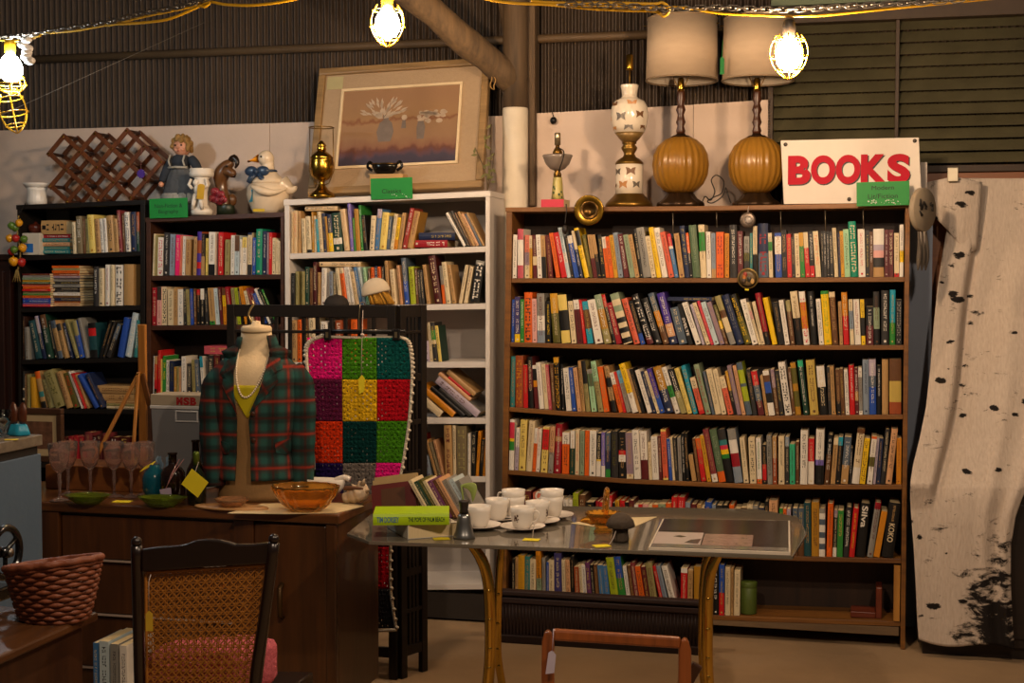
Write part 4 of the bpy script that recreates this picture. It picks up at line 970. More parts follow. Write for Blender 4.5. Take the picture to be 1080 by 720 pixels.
def painting():
    d0 = .135
    bl = wp(327.5, 205, d0); br_ = wp(511, 199.5, d0)
    s0 = bl[0]; s1 = br_[0]; wd = s1 - s0
    zb = ztop(TOPS['W'], s0) + .008
    zt = wp(347, 76, .34)[1]; run = .205; rise = zt - zb
    ang = math.atan2(run, rise); H = math.hypot(run, rise)
    roll = math.atan2(ztop(TOPS['W'], s1) - ztop(TOPS['W'], s0), wd)
    t = thing('picture_frame', 'large framed flower picture leaning back above the white bookcase', 'picture', W(s0, d0, zb), -A)
    t.rotation_euler = (Matrix.Rotation(-A, 4, 'Z') @ Matrix.Rotation(-roll, 4, 'Y') @ Matrix.Rotation(-ang, 4, 'X')).to_euler()
    fm = wood('pale_gilt_frame', '#6e5636', '#96794f', 'x', .45, 8); mt = mat('linen_mat', '9c8568', .8, var=.1, scale=60, bump=.2)
    dk = mat('frame_edge', '4a3826', .5)
    T = .045
    for (x0, x1, z0, z1) in ((0, wd, 0, .035), (0, wd, H - .035, H), (0, .035, .0355, H - .0355), (wd - .035, wd, .0355, H - .0355)):
        b = MB(); b.box(x0, x1, -T, 0, z0, z1); b.build('moulding', fm, t, bevel=.006)
    b = MB(); b.box(.036, wd - .036, -.030, -.004, .036, H - .036); b.build('mat_board', mt, t)
    # inner white fillet and the painted sheet
    x0, x1, z0, z1 = .125, wd - .125, .125, H - .115
    fil = mat('cream_fillet', 'cdb893', .5)
    for (a, c, e, f) in ((x0, x1, z0, z0 + .012), (x0, x1, z1 - .012, z1), (x0, x0 + .012, z0 + .0122, z1 - .0122), (x1 - .012, x1, z0 + .0122, z1 - .0122)):
        b = MB(); b.box(a, c, -.040, -.0305, e, f); b.build('fillet', fil, t)
    m, nt, bs, L = base_mat('still_life_sheet')
    tc = nn(nt, 'ShaderNodeTexCoord'); sp = nn(nt, 'ShaderNodeSeparateXYZ'); L(tc.outputs['Generated'], sp.inputs[0])
    mp = nn(nt, 'ShaderNodeMapping'); mp.inputs['Scale'].default_value = (3, 1, 1.2); L(tc.outputs['Generated'], mp.inputs[0])
    no = nn(nt, 'ShaderNodeTexNoise', Scale=4., Detail=5.); L(mp.outputs[0], no.inputs['Vector'])
    ma = nn(nt, 'ShaderNodeMath', operation='MULTIPLY_ADD'); ma.inputs[1].default_value = .22; L(no.outputs['Fac'], ma.inputs[0]); L(sp.outputs['Z'], ma.inputs[2])
    cr = nn(nt, 'ShaderNodeValToRGB'); L(ma.outputs[0], cr.inputs[0]); e = cr.color_ramp.elements
    e[0].position = .0; e[0].color = lin('352f3a'); e[1].position = 1.; e[1].color = lin('8c6c50')
    for p, c in ((.2, '3f3a48'), (.25, '564048'), (.30, '5f3c32'), (.35, '7d5a46'), (.46, '86684e'), (.66, '8f7052'), (.70, '7a5038'), (.73, '90704f')):
        k = e.new(p); k.color = lin(c)
    L(cr.outputs[0], bs.inputs['Base Color']); bs.inputs['Roughness'].default_value = .35; bs.inputs['Coat Weight'].default_value = .3
    b = MB(); b.box(x0 + .0125, x1 - .0125, -.034, -.0305, z0 + .0125, z1 - .0125); sheet = b.build('painted_sheet', m, t)
    fw, fh = x1 - x0, z1 - z0
    pt = lambda u, v: (x0 + u * fw, z0 + v * fh)
    vg = mat('painted_grey_vase', '6b6058', .6, var=.3, scale=30); pw = mat('painted_white_petals', 'ab9984', .7, var=.25, scale=40)
    def blob(u, v, ru, rv, mi, bb, n=14, y=-.0345):
        x, z = pt(u, v); bb.prism([(x + ru * math.cos(2 * PI * k / n), z + rv * math.sin(2 * PI * k / n)) for k in range(n)], y - .0006, y)
    b = MB(); x, z = pt(.39, .46); b.prism([(x - .03, z - .06), (x + .03, z - .06), (x + .042, z - .01), (x + .03, z + .035), (x + .012, z + .05), (x + .016, z + .075), (x - .016, z + .075), (x - .012, z + .05), (x - .03, z + .035), (x - .042, z - .01)], -.0352, -.0345)
    b.build('vase_print', vg, sheet); b = MB(); x, z = pt(.68, .47); b.prism([(x - .015, z - .06), (x + .018, z - .06), (x + .022, z), (x + .012, z + .03), (x - .014, z + .03), (x - .02, z)], -.0352, -.0345)
    b.build('vase_print', vg, sheet); b = MB(); x, z = pt(.54, .54); b.prism([(x - .012, z - .03), (x + .012, z - .03), (x + .008, z + .01), (x - .008, z + .01)], -.0352, -.0345); b.build('vase_print', vg, sheet)
    b = MB(); r = random.Random(5)
    for i in range(46):
        a = rad(r.uniform(20, 165)); R = r.uniform(.02, .115); x, z = pt(.385, .60)
        cx, cz = x + R * math.cos(a) - .012, z + R * math.sin(a) * .9
        dx, dz = math.cos(a) * .022, math.sin(a) * .022; px_, pz_ = -dz * .28, dx * .28
        b.prism([(cx - dx, cz - dz), (cx + px_, cz + pz_), (cx + dx, cz + dz), (cx - px_, cz - pz_)][::-1], -.0356, -.0350)
    b.build('flower_print', pw, sheet); b = MB()
    for i in range(26):
        u = r.uniform(.66, .86); v = r.uniform(.52, .66); blob(u, v, r.uniform(.008, .02), r.uniform(.006, .012), 0, b, 8)
    b.build('flower_print', pw, sheet); b = MB(); blob(.41, .45, .018, .012, 0, b, 8); b.build('flower_print', pw, sheet); b = MB(); blob(.54, .60, .014, .014, 0, b, 8); b.build('flower_print', pw, sheet)
    b = MB(); b.box(.045, .125, -.0325, -.0302, H - .11, H - .045); b.build('paper_label', mat('greenish_paper', 'a39a70', .8), t)
    # string loop on the corner
    s2, z2 = wp(518, 87, .2)
    b = MB(); pts = [Vector((.010 * math.cos(a * .7) + .004 * math.sin(a * 2.1), .006 * math.sin(a * 1.3), .03 * math.sin(a * .7))) for a in [i * .6 for i in range(40)]]
    b.tube(pts, .0022, 5); o = b.build('string_coil', mat('straw_string', 'a07c46', .8)); tag(o, 'straw-coloured coil of string on the picture corner', 'string'); o.location = W(s2 + .005, .215, z2); o.rotation_euler = (0, 0, -A)
painting()
GREEN = mat('green_card', '0c7a2c', .55, var=.05, scale=10)
INK = mat('black_ink', '0e120d', .6)
def green_sign(x0, y0, x1, y1, label, rows, d=-.012, white=()):
    """A green card hung on a bookcase edge."""
    s0, zt = wp(x0, y0, d); s1, zb = wp(x1, y1, d); zt = wp((x0 + x1) / 2, y0, d)[1]
    w, h = s1 - s0, zt - zb
    o = MB().box(-w / 2, w / 2, 0, .002, -h / 2, h / 2).build('shelf_sign', GREEN); tag(o, label, 'sign')
    o.location = W((s0 + s1) / 2, d, (zt + zb) / 2); o.rotation_euler = (0, -rad(1), -A)
    for txt, u, v, fw, fh in rows:
        vs, fs = text_geo(txt, 1, .0, fit=(fw * w, fh * h))
        b = MB(); b.add([(u * w + p.x, -.0008, v * h + p.y) for p in vs], fs); b.build('lettering', INK, o)
    if white:
        b = MB(); r = random.Random(1)
        for i in range(white[0]):
            u = r.uniform(white[1], white[2]); v = r.uniform(-.46, -.28); e = r.uniform(.01, .03)
            b.box(u * w - e * w / 2, u * w + e * w / 2, -.0009, -.0004, v * h, v * h + e * h * 1.6)
        b.build('torn_paper', mat('torn_white_paper', 'bfc4b8', .8), o)
green_sign(157.5, 209, 198, 229.5, 'green card reading Non-Fiction and Biography on the walnut bookcase', [('Non-Fiction &', 0, .12, .72, .2), ('Biography', 0, -.2, .52, .24)])
green_sign(391, 187.5, 435, 209.5, 'green card reading Classics on the white bookcase', [('Classics', 0, -.12, .46, .2)], white=(9, 0, .48))
green_sign(903.5, 191.5, 959, 216.5, 'green card reading Modern Lit/Fiction below the books sign', [('Modern', 0, .25, .42, .18), ('Lit/Fiction', 0, -.1, .56, .2)], d=-.03, white=(26, -.3, .4))
def card_behind():
    s0, zt = wp(392, 184, .03); s1 = wp(427, 184, .03)[0]; zb = ztop(TOPS['W'], s1)
    o = MB().box(0, s1 - s0, 0, .07, 0, zt - zb).build('cardboard_box', mat('tan_card', 'a88756', .8, var=.1), bevel=.002); tag(o, 'small tan carton behind the classics card', 'box'); o.location = W(s0, .0, zb); o.rotation_euler = (0, 0, -A)
    s2, z2 = wp(406, 176, .045); z2 = zt + .0008; k = mpp(W(s2, .04, z2)); t = wthing('ceramic_dish', 'black dish with gilt rim on the tan carton by the picture', 'dish', s2, .042, z2)
    b = MB(); b.lathe([(8 * k, 0), (11 * k, 2 * k), (14 * k, 8 * k), (14.4 * k, 11 * k), (13 * k, 10.6 * k), (0, 7 * k)], 32, squash=.5); b.build('bowl', mat('black_glaze', '0c0a09', .15), t)
    b = MB(); b.tube([(14 * k * math.cos(2 * PI * j / 32), 7 * k * math.sin(2 * PI * j / 32), 11.1 * k) for j in range(32)], .0025, 6, closed=True); b.build('gilt_rim', BRASS, t)
    for sx in (-1, 1): b = MB(); b.tube(smooth_path([Vector((sx * 13.6 * k, 0, 4 * k)), Vector((sx * 19 * k, 0, 8 * k)), Vector((sx * 17 * k, 0, 13 * k)), Vector((sx * 14 * k, 0, 11 * k))], 4), .007, 8); b.build('ear', mat('black_glaze', '0c0a09', .15), t)
    s3, z3 = wp(514, 205, .06); k = mpp(W(s3, .06, z3)); z3 = ztop(TOPS['W'], s3)
    t = wthing('dried_vine', 'dried leafy vine sprig standing between the picture and the white post', 'vine', s3, .06, z3); r = random.Random(3); tw = mat('dry_twig', '4a3a22', .8); lf = mat('dry_leaf', '5c5a2c', .7, var=.3, scale=30)
    for x1, y1 in ((4, 70), (-3, 52), (7, 40), (-14, 46)):
        P = smooth_path([Vector((0, 0, 0)), Vector((x1 * .3 * k + .01, 0, y1 * .4 * k)), Vector((x1 * k, .01, y1 * k))], 6); b = MB(); b.tube(P, .0022, 5); b.build('stem', tw, t)
        b = MB()
        for p in P[4::2]:
            a = r.uniform(0, 6.28); d_ = Vector((math.cos(a), -.4, math.sin(a))) * .016; n_ = Vector((-d_.z, 0, d_.x)) * .38; b.add([p, p + d_ + n_, p + d_ * 2, p + d_ - n_], [(0, 1, 2, 3)])
        b.build('leaves', lf, t, solid=.001)
card_behind()
def kerosene():
    q = Spot(588, .10, TOPS['B'])
    s0 = wp(570.5, 215, .06)[0]; s1 = wp(594.5, 215, .06)[0]
    z1 = ztop(TOPS['B'], s0); t_ = q.h(213) if q.h(213) > .02 else .03
    rec = lie('brown bookcase', 'top', None, 570.5, 594.5, z1, .034, .13, 'rosered', d=.04, plain=True); BOOKS.pop(); rec['o']['label'] = 'pinkish red book lying under the small oil lamp'; rec['o']['category'] = 'book'
    q.z = z1 + .036
    t = q.thing('oil_lamp', 'small electrified oil lamp with grey glass bowl and painted yellow stem', 'lamp')
    yel = mat('pale_yellow_china', 'b9ac66', .35, var=.1, scale=30); gg = mat('grey_glass', '8a7c70', .25, var=.1, trans=.25, ior=1.45)
    b = MB(); pr = q.prof([(9, 213), (8.6, 211.6), (7.6, 210.5)]); pr[0] = (pr[0][0], 0); b.lathe(pr, 6); b.build('foot', mat('green_black_foot', '17241c', .4), t)
    b = MB(); b.lathe(q.prof([(7, 210.4), (6.2, 204), (5.2, 190), (4.6, 188.5), (5.4, 187)]), 4); b.build('stem', yel, t)
    b = MB(); r = random.Random(2)
    for i in range(16): 
        a = r.uniform(0, 6.28); v = r.random(); P = q.p(587.5, 195 + v * 14, 0); rr = (5.1 + v * 1.0) * q.k * .73
        b.ball((rr * math.cos(a), rr * math.sin(a), P.z), (.006, .006, .007), 6, 4)
    b.build('painted_leaves', mat('leaf_paint', '2d4a2c', .5), t)
    b = MB(); b.lathe(q.prof([(4, 187), (4.4, 184), (3, 181), (3.4, 180)]), 20); b.lathe(q.prof([(5.5, 162.8), (5, 160), (4, 157.5), (2.2, 155), (2.2, 153)]), 20); b.build('collar', OLDBRASS, t)
    b = MB(); b.lathe(q.prof([(3.5, 180), (8, 178), (12.5, 173), (15, 167), (16.2, 164), (15, 163.2), (6, 162.6)]), 36); b.build('glass_bowl', gg, t)
    b = MB(); b.lathe(q.prof([(3.3, 153), (3.3, 141), (2.8, 140), (0, 141)]), 20); b.build('socket', mat('nickel', 'a89878', .3, metal=.9), t)
    b = MB(); b.tube(smooth_path([q.p(589, 156, -.02), q.p(596, 160, -.04), q.p(598, 168, -.082), q.p(594, 178, -.07), q.p(590, 186, -.035)], 5), .003, 6); b.build('lamp_cord', WIRE, t)
    # hanging cord with plug in front of the case
    s, z = wp(596, 216, -.02); P = [wp(px, py, -.02) for px, py in ((597, 215), (597.5, 222), (596.5, 229), (596, 236))]
    b = MB(); b.tube(smooth_path([Vector((a - s, 0, c - z)) for a, c in P], 4), .0028, 6); e = P[-1]; b.lathe([(.004, -.005), (.011, -.008), (.012, -.03), (.006, -.045), (0, -.046)], 12, M=Matrix.Translation((e[0] - s, 0, e[1] - z)))
    o = b.build('power_cord', WIRE); tag(o, 'brown cord with a plug hanging from the small oil lamp', 'cord'); o.location = W(s, -.02, z); o.rotation_euler = (0, 0, -A)
    # black knob and wire on the board behind
    s, z = wp(583.5, 127, .35); b = MB(); b.ball((0, 0, 0), (.016, .014, .018), 12, 8); b.tube([(-.002, .01, .02), (-.012, .015, .05)], .002, 5); o = b.build('wall_knob', BLACKM); tag(o, 'small black knob on the white board above the oil lamp', 'knob'); o.location = W(s, .353, z); o.rotation_euler = (0, 0, -A)
kerosene()
def horn():
    s, z = wp(621, 221.5, -.035); k = mpp(W(s, -.03, z)); R = 16 * k
    t = wthing('brass_dish', 'round brass dish hung on the front edge of the brown bookcase', 'dish', s, -.022, z)
    X = Matrix.Rotation(PI / 2, 4, 'X')
    b = MB(); b.lathe([(R * .55, -.001), (R * .97, .008), (R, .012), (R * .94, .014), (R * .62, .006)], 40, M=X); b.build('rim', BRASS, t)
    b = MB(); b.lathe([(R * .62, .0062), (R * .6, .011), (R * .5, .008), (R * .3, .003), (0, .004)], 36, M=X); b.build('bowl', mat('dark_brass', '5a4220', .35, metal=.9, var=.4, scale=30), t)
horn()
def butterfly_lamp():
    q = Spot(663.5, .125, TOPS['B']); t = q.thing('table_lamp', 'white butterfly-pattern urn lamp with brass base and no shade', 'lamp')
    ch = mat('white_china', 'd6cab6', .18, var=.04, coat=.4)
    b = MB(); pr = q.prof([(25, 219), (25, 215), (22, 212), (19, 209), (16, 206), (15.4, 204.5)]); pr[0] = (pr[0][0], 0); b.lathe(pr, 40); b.build('brass_base', OLDBRASS, t)
    b = MB(); b.lathe(q.prof([(14.6, 204.6), (14.4, 190), (14.4, 173.5)]), 36); b.build('china_cylinder', ch, t)
    b = MB(); b.lathe(q.prof([(14.8, 173.4), (14.6, 171.5), (12, 168.5), (7, 165.5), (5.5, 162), (8.2, 157.5), (8.4, 155.5), (6, 152.5), (8, 151.2), (7.4, 150)]), 32); b.build('brass_neck', OLDBRASS, t)
    b = MB(); b.lathe(q.prof([(7.2, 150), (11, 146), (15.5, 140.2)]), 36); b.build('gilt_foot', mat('speckled_gilt', '7c6236', .4, metal=.3, var=.5, scale=90), t)
    b = MB(); b.lathe(q.prof([(15.5, 140), (18.5, 132), (19.8, 122), (19, 113), (16, 107), (10, 104), (8, 102.2), (8, 99), (8.8, 94), (9.6, 91), (9.2, 89.5), (6, 89)]), 40); b.build('china_urn', ch, t)
    b = MB(); b.tube([q.p(663.5, 90), q.p(663.5, 74)], .004, 8); b.build('rod', OLDBRASS, t)
    b = MB(); b.lathe(q.prof([(3.8, 74), (4, 72), (3.8, 58.5), (3, 57.5), (0, 58)]), 20); b.build('socket', BRASS, t)
    bf = [mat('brown_butterfly', '6b4a2c', .4), mat('tan_butterfly', 'a8733a', .4), mat('grey_butterfly', '5c5348', .4)]
    bb = MB(); i = 0
    def fly(px, py, sc, i):
        zz = q.h(py)
        prof = q.prof([(14.4, 204), (14.4, 174), (15.5, 140), (18.5, 132), (19.8, 122), (19, 113), (16, 107)])
        z_, r_ = [], []
        rr = interp(sorted([(z2, r2) for r2, z2 in prof]), zz) + .0012
        th0 = math.asin(max(-.95, min(.95, q.x(px) / rr)))
        for sx in (-1, 1):
            w = []
            for (u, v) in ((0, -.3), (.9, -.9), (.75, -.1), (1, .8), (.35, .65), (0, .3)):
                a = th0 + sx * u * sc * q.k / rr
                w.append((rr * math.sin(a), -rr * math.cos(a), zz + v * sc * q.k * .9))
            bb.add(w, [tuple(range(6)) if sx > 0 else tuple(range(6))[::-1]], i % 3)
    for px, py, sc in ((650, 112, 3.4), (669, 111, 3.8), (657.5, 124, 4), (677, 122, 3.4), (649.5, 135, 3.2), (665.5, 134, 3.8), (679, 134, 3), (645.5, 126, 2), (653, 181.5, 3.2), (667.5, 181, 3.8), (659, 195, 3.6), (673, 195, 3.2), (650.5, 196, 2)):
        fly(px, py, sc * 1.45, i); i += 1
    bb.build('butterfly_print', bf, t)
butterfly_lamp()
def amber_lamp(px, lab, shade_tilt):
    q = Spot(px, .135, TOPS['B']); t = q.thing('table_lamp', lab, 'lamp', None)
    o_ = px - 717; P = lambda pts: q.prof([(hw, py) for hw, py in pts])
    am = mat('ribbed_amber_glass', '9a6d24', .3, var=.12, scale=6, trans=.2, ior=1.4, coat=.2)
    tw = wood('turned_dark_wood', '#2c160a', '#4d2a14', 'z', .35, 14); bz = mat('dark_bronze', '3b2a1a', .4, metal=.7, var=.3, scale=30)
    b = MB(); pr = P([(24, 217.5), (23.5, 214), (17, 209.5), (14, 205), (12.5, 203.5)]); pr[0] = (pr[0][0], 0); b.lathe(pr, 40, ripple=.07, nrip=8); b.build('pierced_base', bz, t)
    b = MB(); pr = P([(12.4, 203.6), (18, 200), (24, 194), (28, 185), (29.3, 174), (28, 163), (23.5, 154), (16.5, 147.5), (10, 144.5), (8, 144)]); b.lathe(pr, 120, ripple=.022, nrip=24); b.build('glass_globe', am, t)
    b = MB(); b.lathe(P([(11.5, 147), (11.5, 145), (8, 143), (5, 142.4), (4.5, 141)]), 32, ripple=.05, nrip=8); b.build('collar', bz, t)
    b = MB(); b.lathe(P([(4.2, 141), (5, 138), (3.4, 133), (5.2, 129), (4.2, 126), (3.2, 121), (5.2, 116), (4.2, 113), (3.2, 109), (5, 105), (4, 101), (4.6, 98), (3.6, 96)]), 24); b.build('turned_neck', tw, t)
    b = MB(); b.lathe(P([(3.4, 96), (3.8, 94), (3.4, 84), (2.4, 82), (0, 82)]), 18); b.build('socket', BRASS, t)
    ztp, zbt = q.h(19.5), q.h(84.5)
    b = MB()
    for sx in (-1, 1):
        b.tube(smooth_path([Vector((sx * .012, 0, q.h(92))), Vector((sx * .035, 0, q.h(80))), Vector((sx * .045, 0, q.h(60))), Vector((sx * .03, 0, q.h(36))), Vector((0, 0, q.h(28)))], 4), .002, 6)
    b.tube([(-.165, 0, q.h(26)), (.165, 0, q.h(26))], .002, 6); b.build('harp', OLDBRASS, t)
    sh = mat('beige_linen_shade', 'b09a80', .85, var=.1, scale=14, bump=.15, bscale=160, stretch=(1, 1, 3))
    b = MB(); rt, rb = 36.4 * q.k, 37.6 * q.k
    b.lathe([(rb * .988, zbt + .001), (rb, zbt), (rt, ztp), (rt * .988, ztp - .001)], 48); b.f = [f for f in b.f if len(f) == 4]; b.m = b.m[:len(b.f)]; b.sm = b.sm[:len(b.f)]
    b.lathe([(rb * .987, zbt + .001), (rt * .987, ztp - .001)], 48, 1); b.f = [f for f in b.f if len(f) == 4]; b.m = b.m[:len(b.f)]; b.sm = b.sm[:len(b.f)]
    o = b.build('lamp_shade', [sh, mat('white_shade_lining', 'c4b8a6', .8)], t); o.rotation_euler = (rad(-1.5), rad(shade_tilt), 0)
    b = MB()
    for z_, r_ in ((zbt, rb), (ztp, rt)):
        b = MB(); b.tube([(r_ * .994 * math.cos(2 * PI * k / 48), r_ * .994 * math.sin(2 * PI * k / 48), z_) for k in range(48)], .004, 6, closed=True); b.build('shade_trim', mat('dark_beige_trim', '7d6a52', .8), o)
    return q, t
amber_lamp(717.5, 'amber globe lamp with drum shade, next to the butterfly lamp', .15)
q2, _ = amber_lamp(797.5, 'amber globe lamp with drum shade, next to the books sign', .25)
def lamp_extras():
    s, z = wp(761.5, 70, .03); b = MB(); b.prism([(-.009, -.035), (.012, -.035), (.012, .03), (0, .042), (-.009, .03)], 0, .001); b.tube([(0, 0, .04), (.004, .001, .11)], .0012, 5)
    o = b.build('price_tag', mat('green_tag', '0f6a2a', .6)); tag(o, 'green tag hanging from the shade nearer the books sign', 'tag'); o.location = W(s, .02, z); o.rotation_euler = (0, 0, -A - .5)
    q = Spot(754, .10, TOPS['B']); r = random.Random(4)
    pts = [(741, 213), (744, 207), (749, 211), (754, 202), (750, 190), (756, 185), (763, 191), (761, 203), (753, 208), (746, 212), (752, 214), (762, 207), (765, 198), (768, 206), (771, 214)]
    b = MB(); b.tube(smooth_path([Vector((q.x(x), -.015 + .03 * ((i * 7) % 5) / 5, max(.004, q.h(y)))) for i, (x, y) in enumerate(pts)], 6), .0028, 6)
    o = b.build('lamp_cord', WIRE); tag(o, 'black cord curled up between the two amber lamps', 'cord'); o.location = W(q.s, q.d, q.z); o.rotation_euler = (0, 0, -A)
lamp_extras()
def books_sign():
    d = .03; s0 = wp(824, 180, d)[0]; s1 = wp(969.5, 180, d)[0]
    zb = ztop(TOPS['B'], s0) - .001; zt = wp(895, 146.5, d)[1]; zb = max(zb, interp_z(TOPS['B'], s1, 0) + .0022)
    w, h = s1 - s0, zt - zb
    t = wthing('books_sign', 'white board reading BOOKS in red capitals on the brown bookcase', 'sign', s0, d, zb)
    b = MB(); sh = .012
    b.prism([(sh, 0), (w + sh, 0), (w - sh * .3, h), (-sh * .3, h)], 0, .012); b.build('board', mat('cream_sign_board', 'cfc4b6', .6, var=.04), t, bevel=.0015, fix=True)
    red = mat('red_sign_paint', 'a80c22', .6, var=.04, spec=.2); blk = mat('black_sign_shadow', '1d120e', .5)
    u0, u1 = (831 - 824) / 145.5 * w, (960 - 824) / 145.5 * w
    zc0 = h * (214 - 193.5) / 67.5; zc1 = h * (214 - 163) / 67.5
    fw = [.19, .205, .205, .215, .185]; x = u0
    for ch, f in zip('BOOKS', fw):
        ww = (u1 - u0) * f
        vs, fs = text_geo(ch, 1, .05, fit=(ww * .985, zc1 - zc0))
        cx = x + ww / 2; cz = (zc0 + zc1) / 2
        for off, m, y in ((0, red, -.0022), (.005, blk, -.001)):
            b = MB(); b.add([(cx + p.x + off + (p.y / h) * -.0, y, cz + p.y - off) for p in vs], fs); b.build('letter' if m is red else 'letter_shadow', m, t)
        x += ww
    for u, v in ((.03, .935), (.965, .95), (.5, .065)):
        b = MB(); b.lathe([(.0085, 0), (.0085, .002), (.005, .0035), (0, .0035)], 14, M=Matrix.Translation((u * w, -.0, v * h)) @ Matrix.Rotation(PI / 2, 4, 'X')); b.build('screw', mat('dark_screw', '3a332c', .4, metal=.7), t)
    s2, z2 = wp(971, 171, .1); s3 = wp(978, 171, .1)[0]
    o = MB().box(s2, s3, .1, .104, ztop(TOPS['B'], s2) - .18, z2).build('card_strip', mat('pale_grey_card', 'aaa096', .7)); tag(o, 'pale card strip sticking up behind the books sign', 'card'); o.location = O; o.rotation_euler = (0, 0, -A)
books_sign()
def ornaments():
    # small rings and medallion hung on the brown bookcase
    s, z = wp(788.5, 232, -.03); b = MB(); X = Matrix.Rotation(PI / 2, 4, 'X')
    b.lathe([(.012, 0), (.030, .004), (.034, .012), (.028, .02), (.014, .016)], 24, M=X); o = b.build('hanging_ornament', mat('pewter', '6a5d52', .35, metal=.6, var=.3)); tag(o, 'small dark pewter ring ornament hung below the second amber lamp', 'ornament'); o.location = W(s, -.012, z); o.rotation_euler = (0, 0, -A)
    b = MB(); b.lathe([(.012, .002), (.016, .022), (.008, .026), (0, .026)], 16, M=X @ Matrix.Translation((.004, 0, 0))); b.build('pearl', mat('grey_pearl', '9a9088', .25), o)
    b = MB(); b.tube([(0, -.01, .03), (.002, .006, .06)], .0015, 5); b.build('string', STRING, o)
    s, z = wp(788.5, 293.5, -.03); k = mpp(W(s, -.03, z)); R = 11 * k
    b = MB(); b.lathe([(0, 0), (R, .002), (R, .006), (R * .9, .008)], 32, M=X); o = b.build('hanging_medallion', mat('gilt_rim', '8a7440', .35, metal=.5, var=.3)); tag(o, 'round painted medallion hanging over the second shelf edge', 'ornament'); o.location = W(s, -.012, z); o.rotation_euler = (0, 0, -A)
    b = MB(); b.lathe([(R * .9, .0081), (R * .5, .010), (0, .0105)], 24, M=X); b.build('painted_face', mat('medallion_picture', '5a4a30', .3, var=.9, scale=70), o)
    b = MB(); r = random.Random(8)
    for i, c in enumerate(('8a2a1a', 'a8672a', '3a2c20', 'b08a50', '2a2a22')):
        b.ball((r.uniform(-.02, .02), -.011, r.uniform(-.02, .018)), (.009, .002, .012), 8, 6, i)
    b.build('painted_figures', [mat('medallion_%d' % i, c, .4) for i, c in enumerate(('8a2a1a', 'a8672a', '3a2c20', 'b08a50', '2a2a22'))], o)
    b = MB(); b.prism([(-.012, -.05), (.004, -.052), (.004, -.034), (-.012, -.034)], -.004, -.003); b.build('yellow_tag', TAGY, o)
    for i, (x, y0, y1) in enumerate(((709.5, 228, 250), (755.5, 228, 238), (823, 226, 243), (870, 224, 243), (910, 224, 240))):
        s, z1 = wp(x, y1, .02); z0 = interp_z(BR[0], s, 0) - .019
        b = MB(); b.tube([(0, 0, 0), (.003, -.002, z1 - z0)], .0022, 6); b.tube([(.003, -.002, z1 - z0), (.003, -.010, z1 - z0 - .006)], .0022, 6)
        lb = ['above the leaning red and tan paperbacks', 'above the moss green hardcover', 'above the blue book with a white label', 'above the black books', 'above the white book with a red mark'][i]
        o = b.build('hanging_wire', mat('grey_wire', '6a5f50', .4, metal=.6)); tag(o, 'thin grey wire hanging in the top shelf ' + lb, 'wire'); o.location = W(s, .02, z0); o.rotation_euler = (0, 0, -A)
ornaments()
def garland():
    s, z = wp(20, 258, -.05); t = wthing('fruit_garland', 'hanging garland of red, yellow and green toy fruits by the black bookcase', 'garland', s, -.05, z)
    cols = dict(r='9c1f1c', y='c98a14', g='4c6a22')
    for (px, py, rr, c) in ((13, 238, 4.2, 'g'), (22, 235, 4, 'y'), (16, 240, 4, 'g'), (12, 251, 4.2, 'y'), (19, 251, 4.2, 'r'), (26, 252, 4, 'g'), (24, 261, 4.5, 'y'), (17, 263, 4, 'g'), (12, 265, 3.8, 'r'), (16, 275, 5, 'y'), (22.5, 276, 4.6, 'r')):
        k = mpp(W(s, 0, z)); x = (px - 20) * k; h = (258 - py) * k; r = rr * k
        b = MB(); b.lathe([(0, -r * 1.15), (r * .55, -r * .95), (r, -r * .2), (r * .95, r * .4), (r * .5, r * .8), (r * .12, r * .75), (r * .1, r * 1.1)], 14, M=Matrix.Translation((x, -.01 * (py % 3), h)) @ Matrix.Rotation(rad(py * 37 % 50 - 25), 4, 'Y')); b.build('fruit', mat('fruit_' + c, cols[c], .35, var=.25, scale=20, coat=.3), t)
    b = MB(); b.tube(smooth_path([(0, 0, .14), (-.01, .004, .05), (.004, .004, -.03), (-.005, .004, -.1), (-.02, 0, -.14)], 5), .004, 6); b.build('cord', mat('raffia', '7a6330', .8), t)
    b = MB()
    for a in (-.5, -.2, .1, .4): b.tube([(-.012, 0, -.12), (-.012 + .05 * math.sin(a), -.005, -.18)], [.006, .002], 6)
    b.build('raffia_tail', mat('raffia', '7a6330', .8), t)
    b = MB(); b.tube([(0, 0, .14), (.02, .03, .20)], .002, 5); b.build('hook', BLACKM, t)
garland()
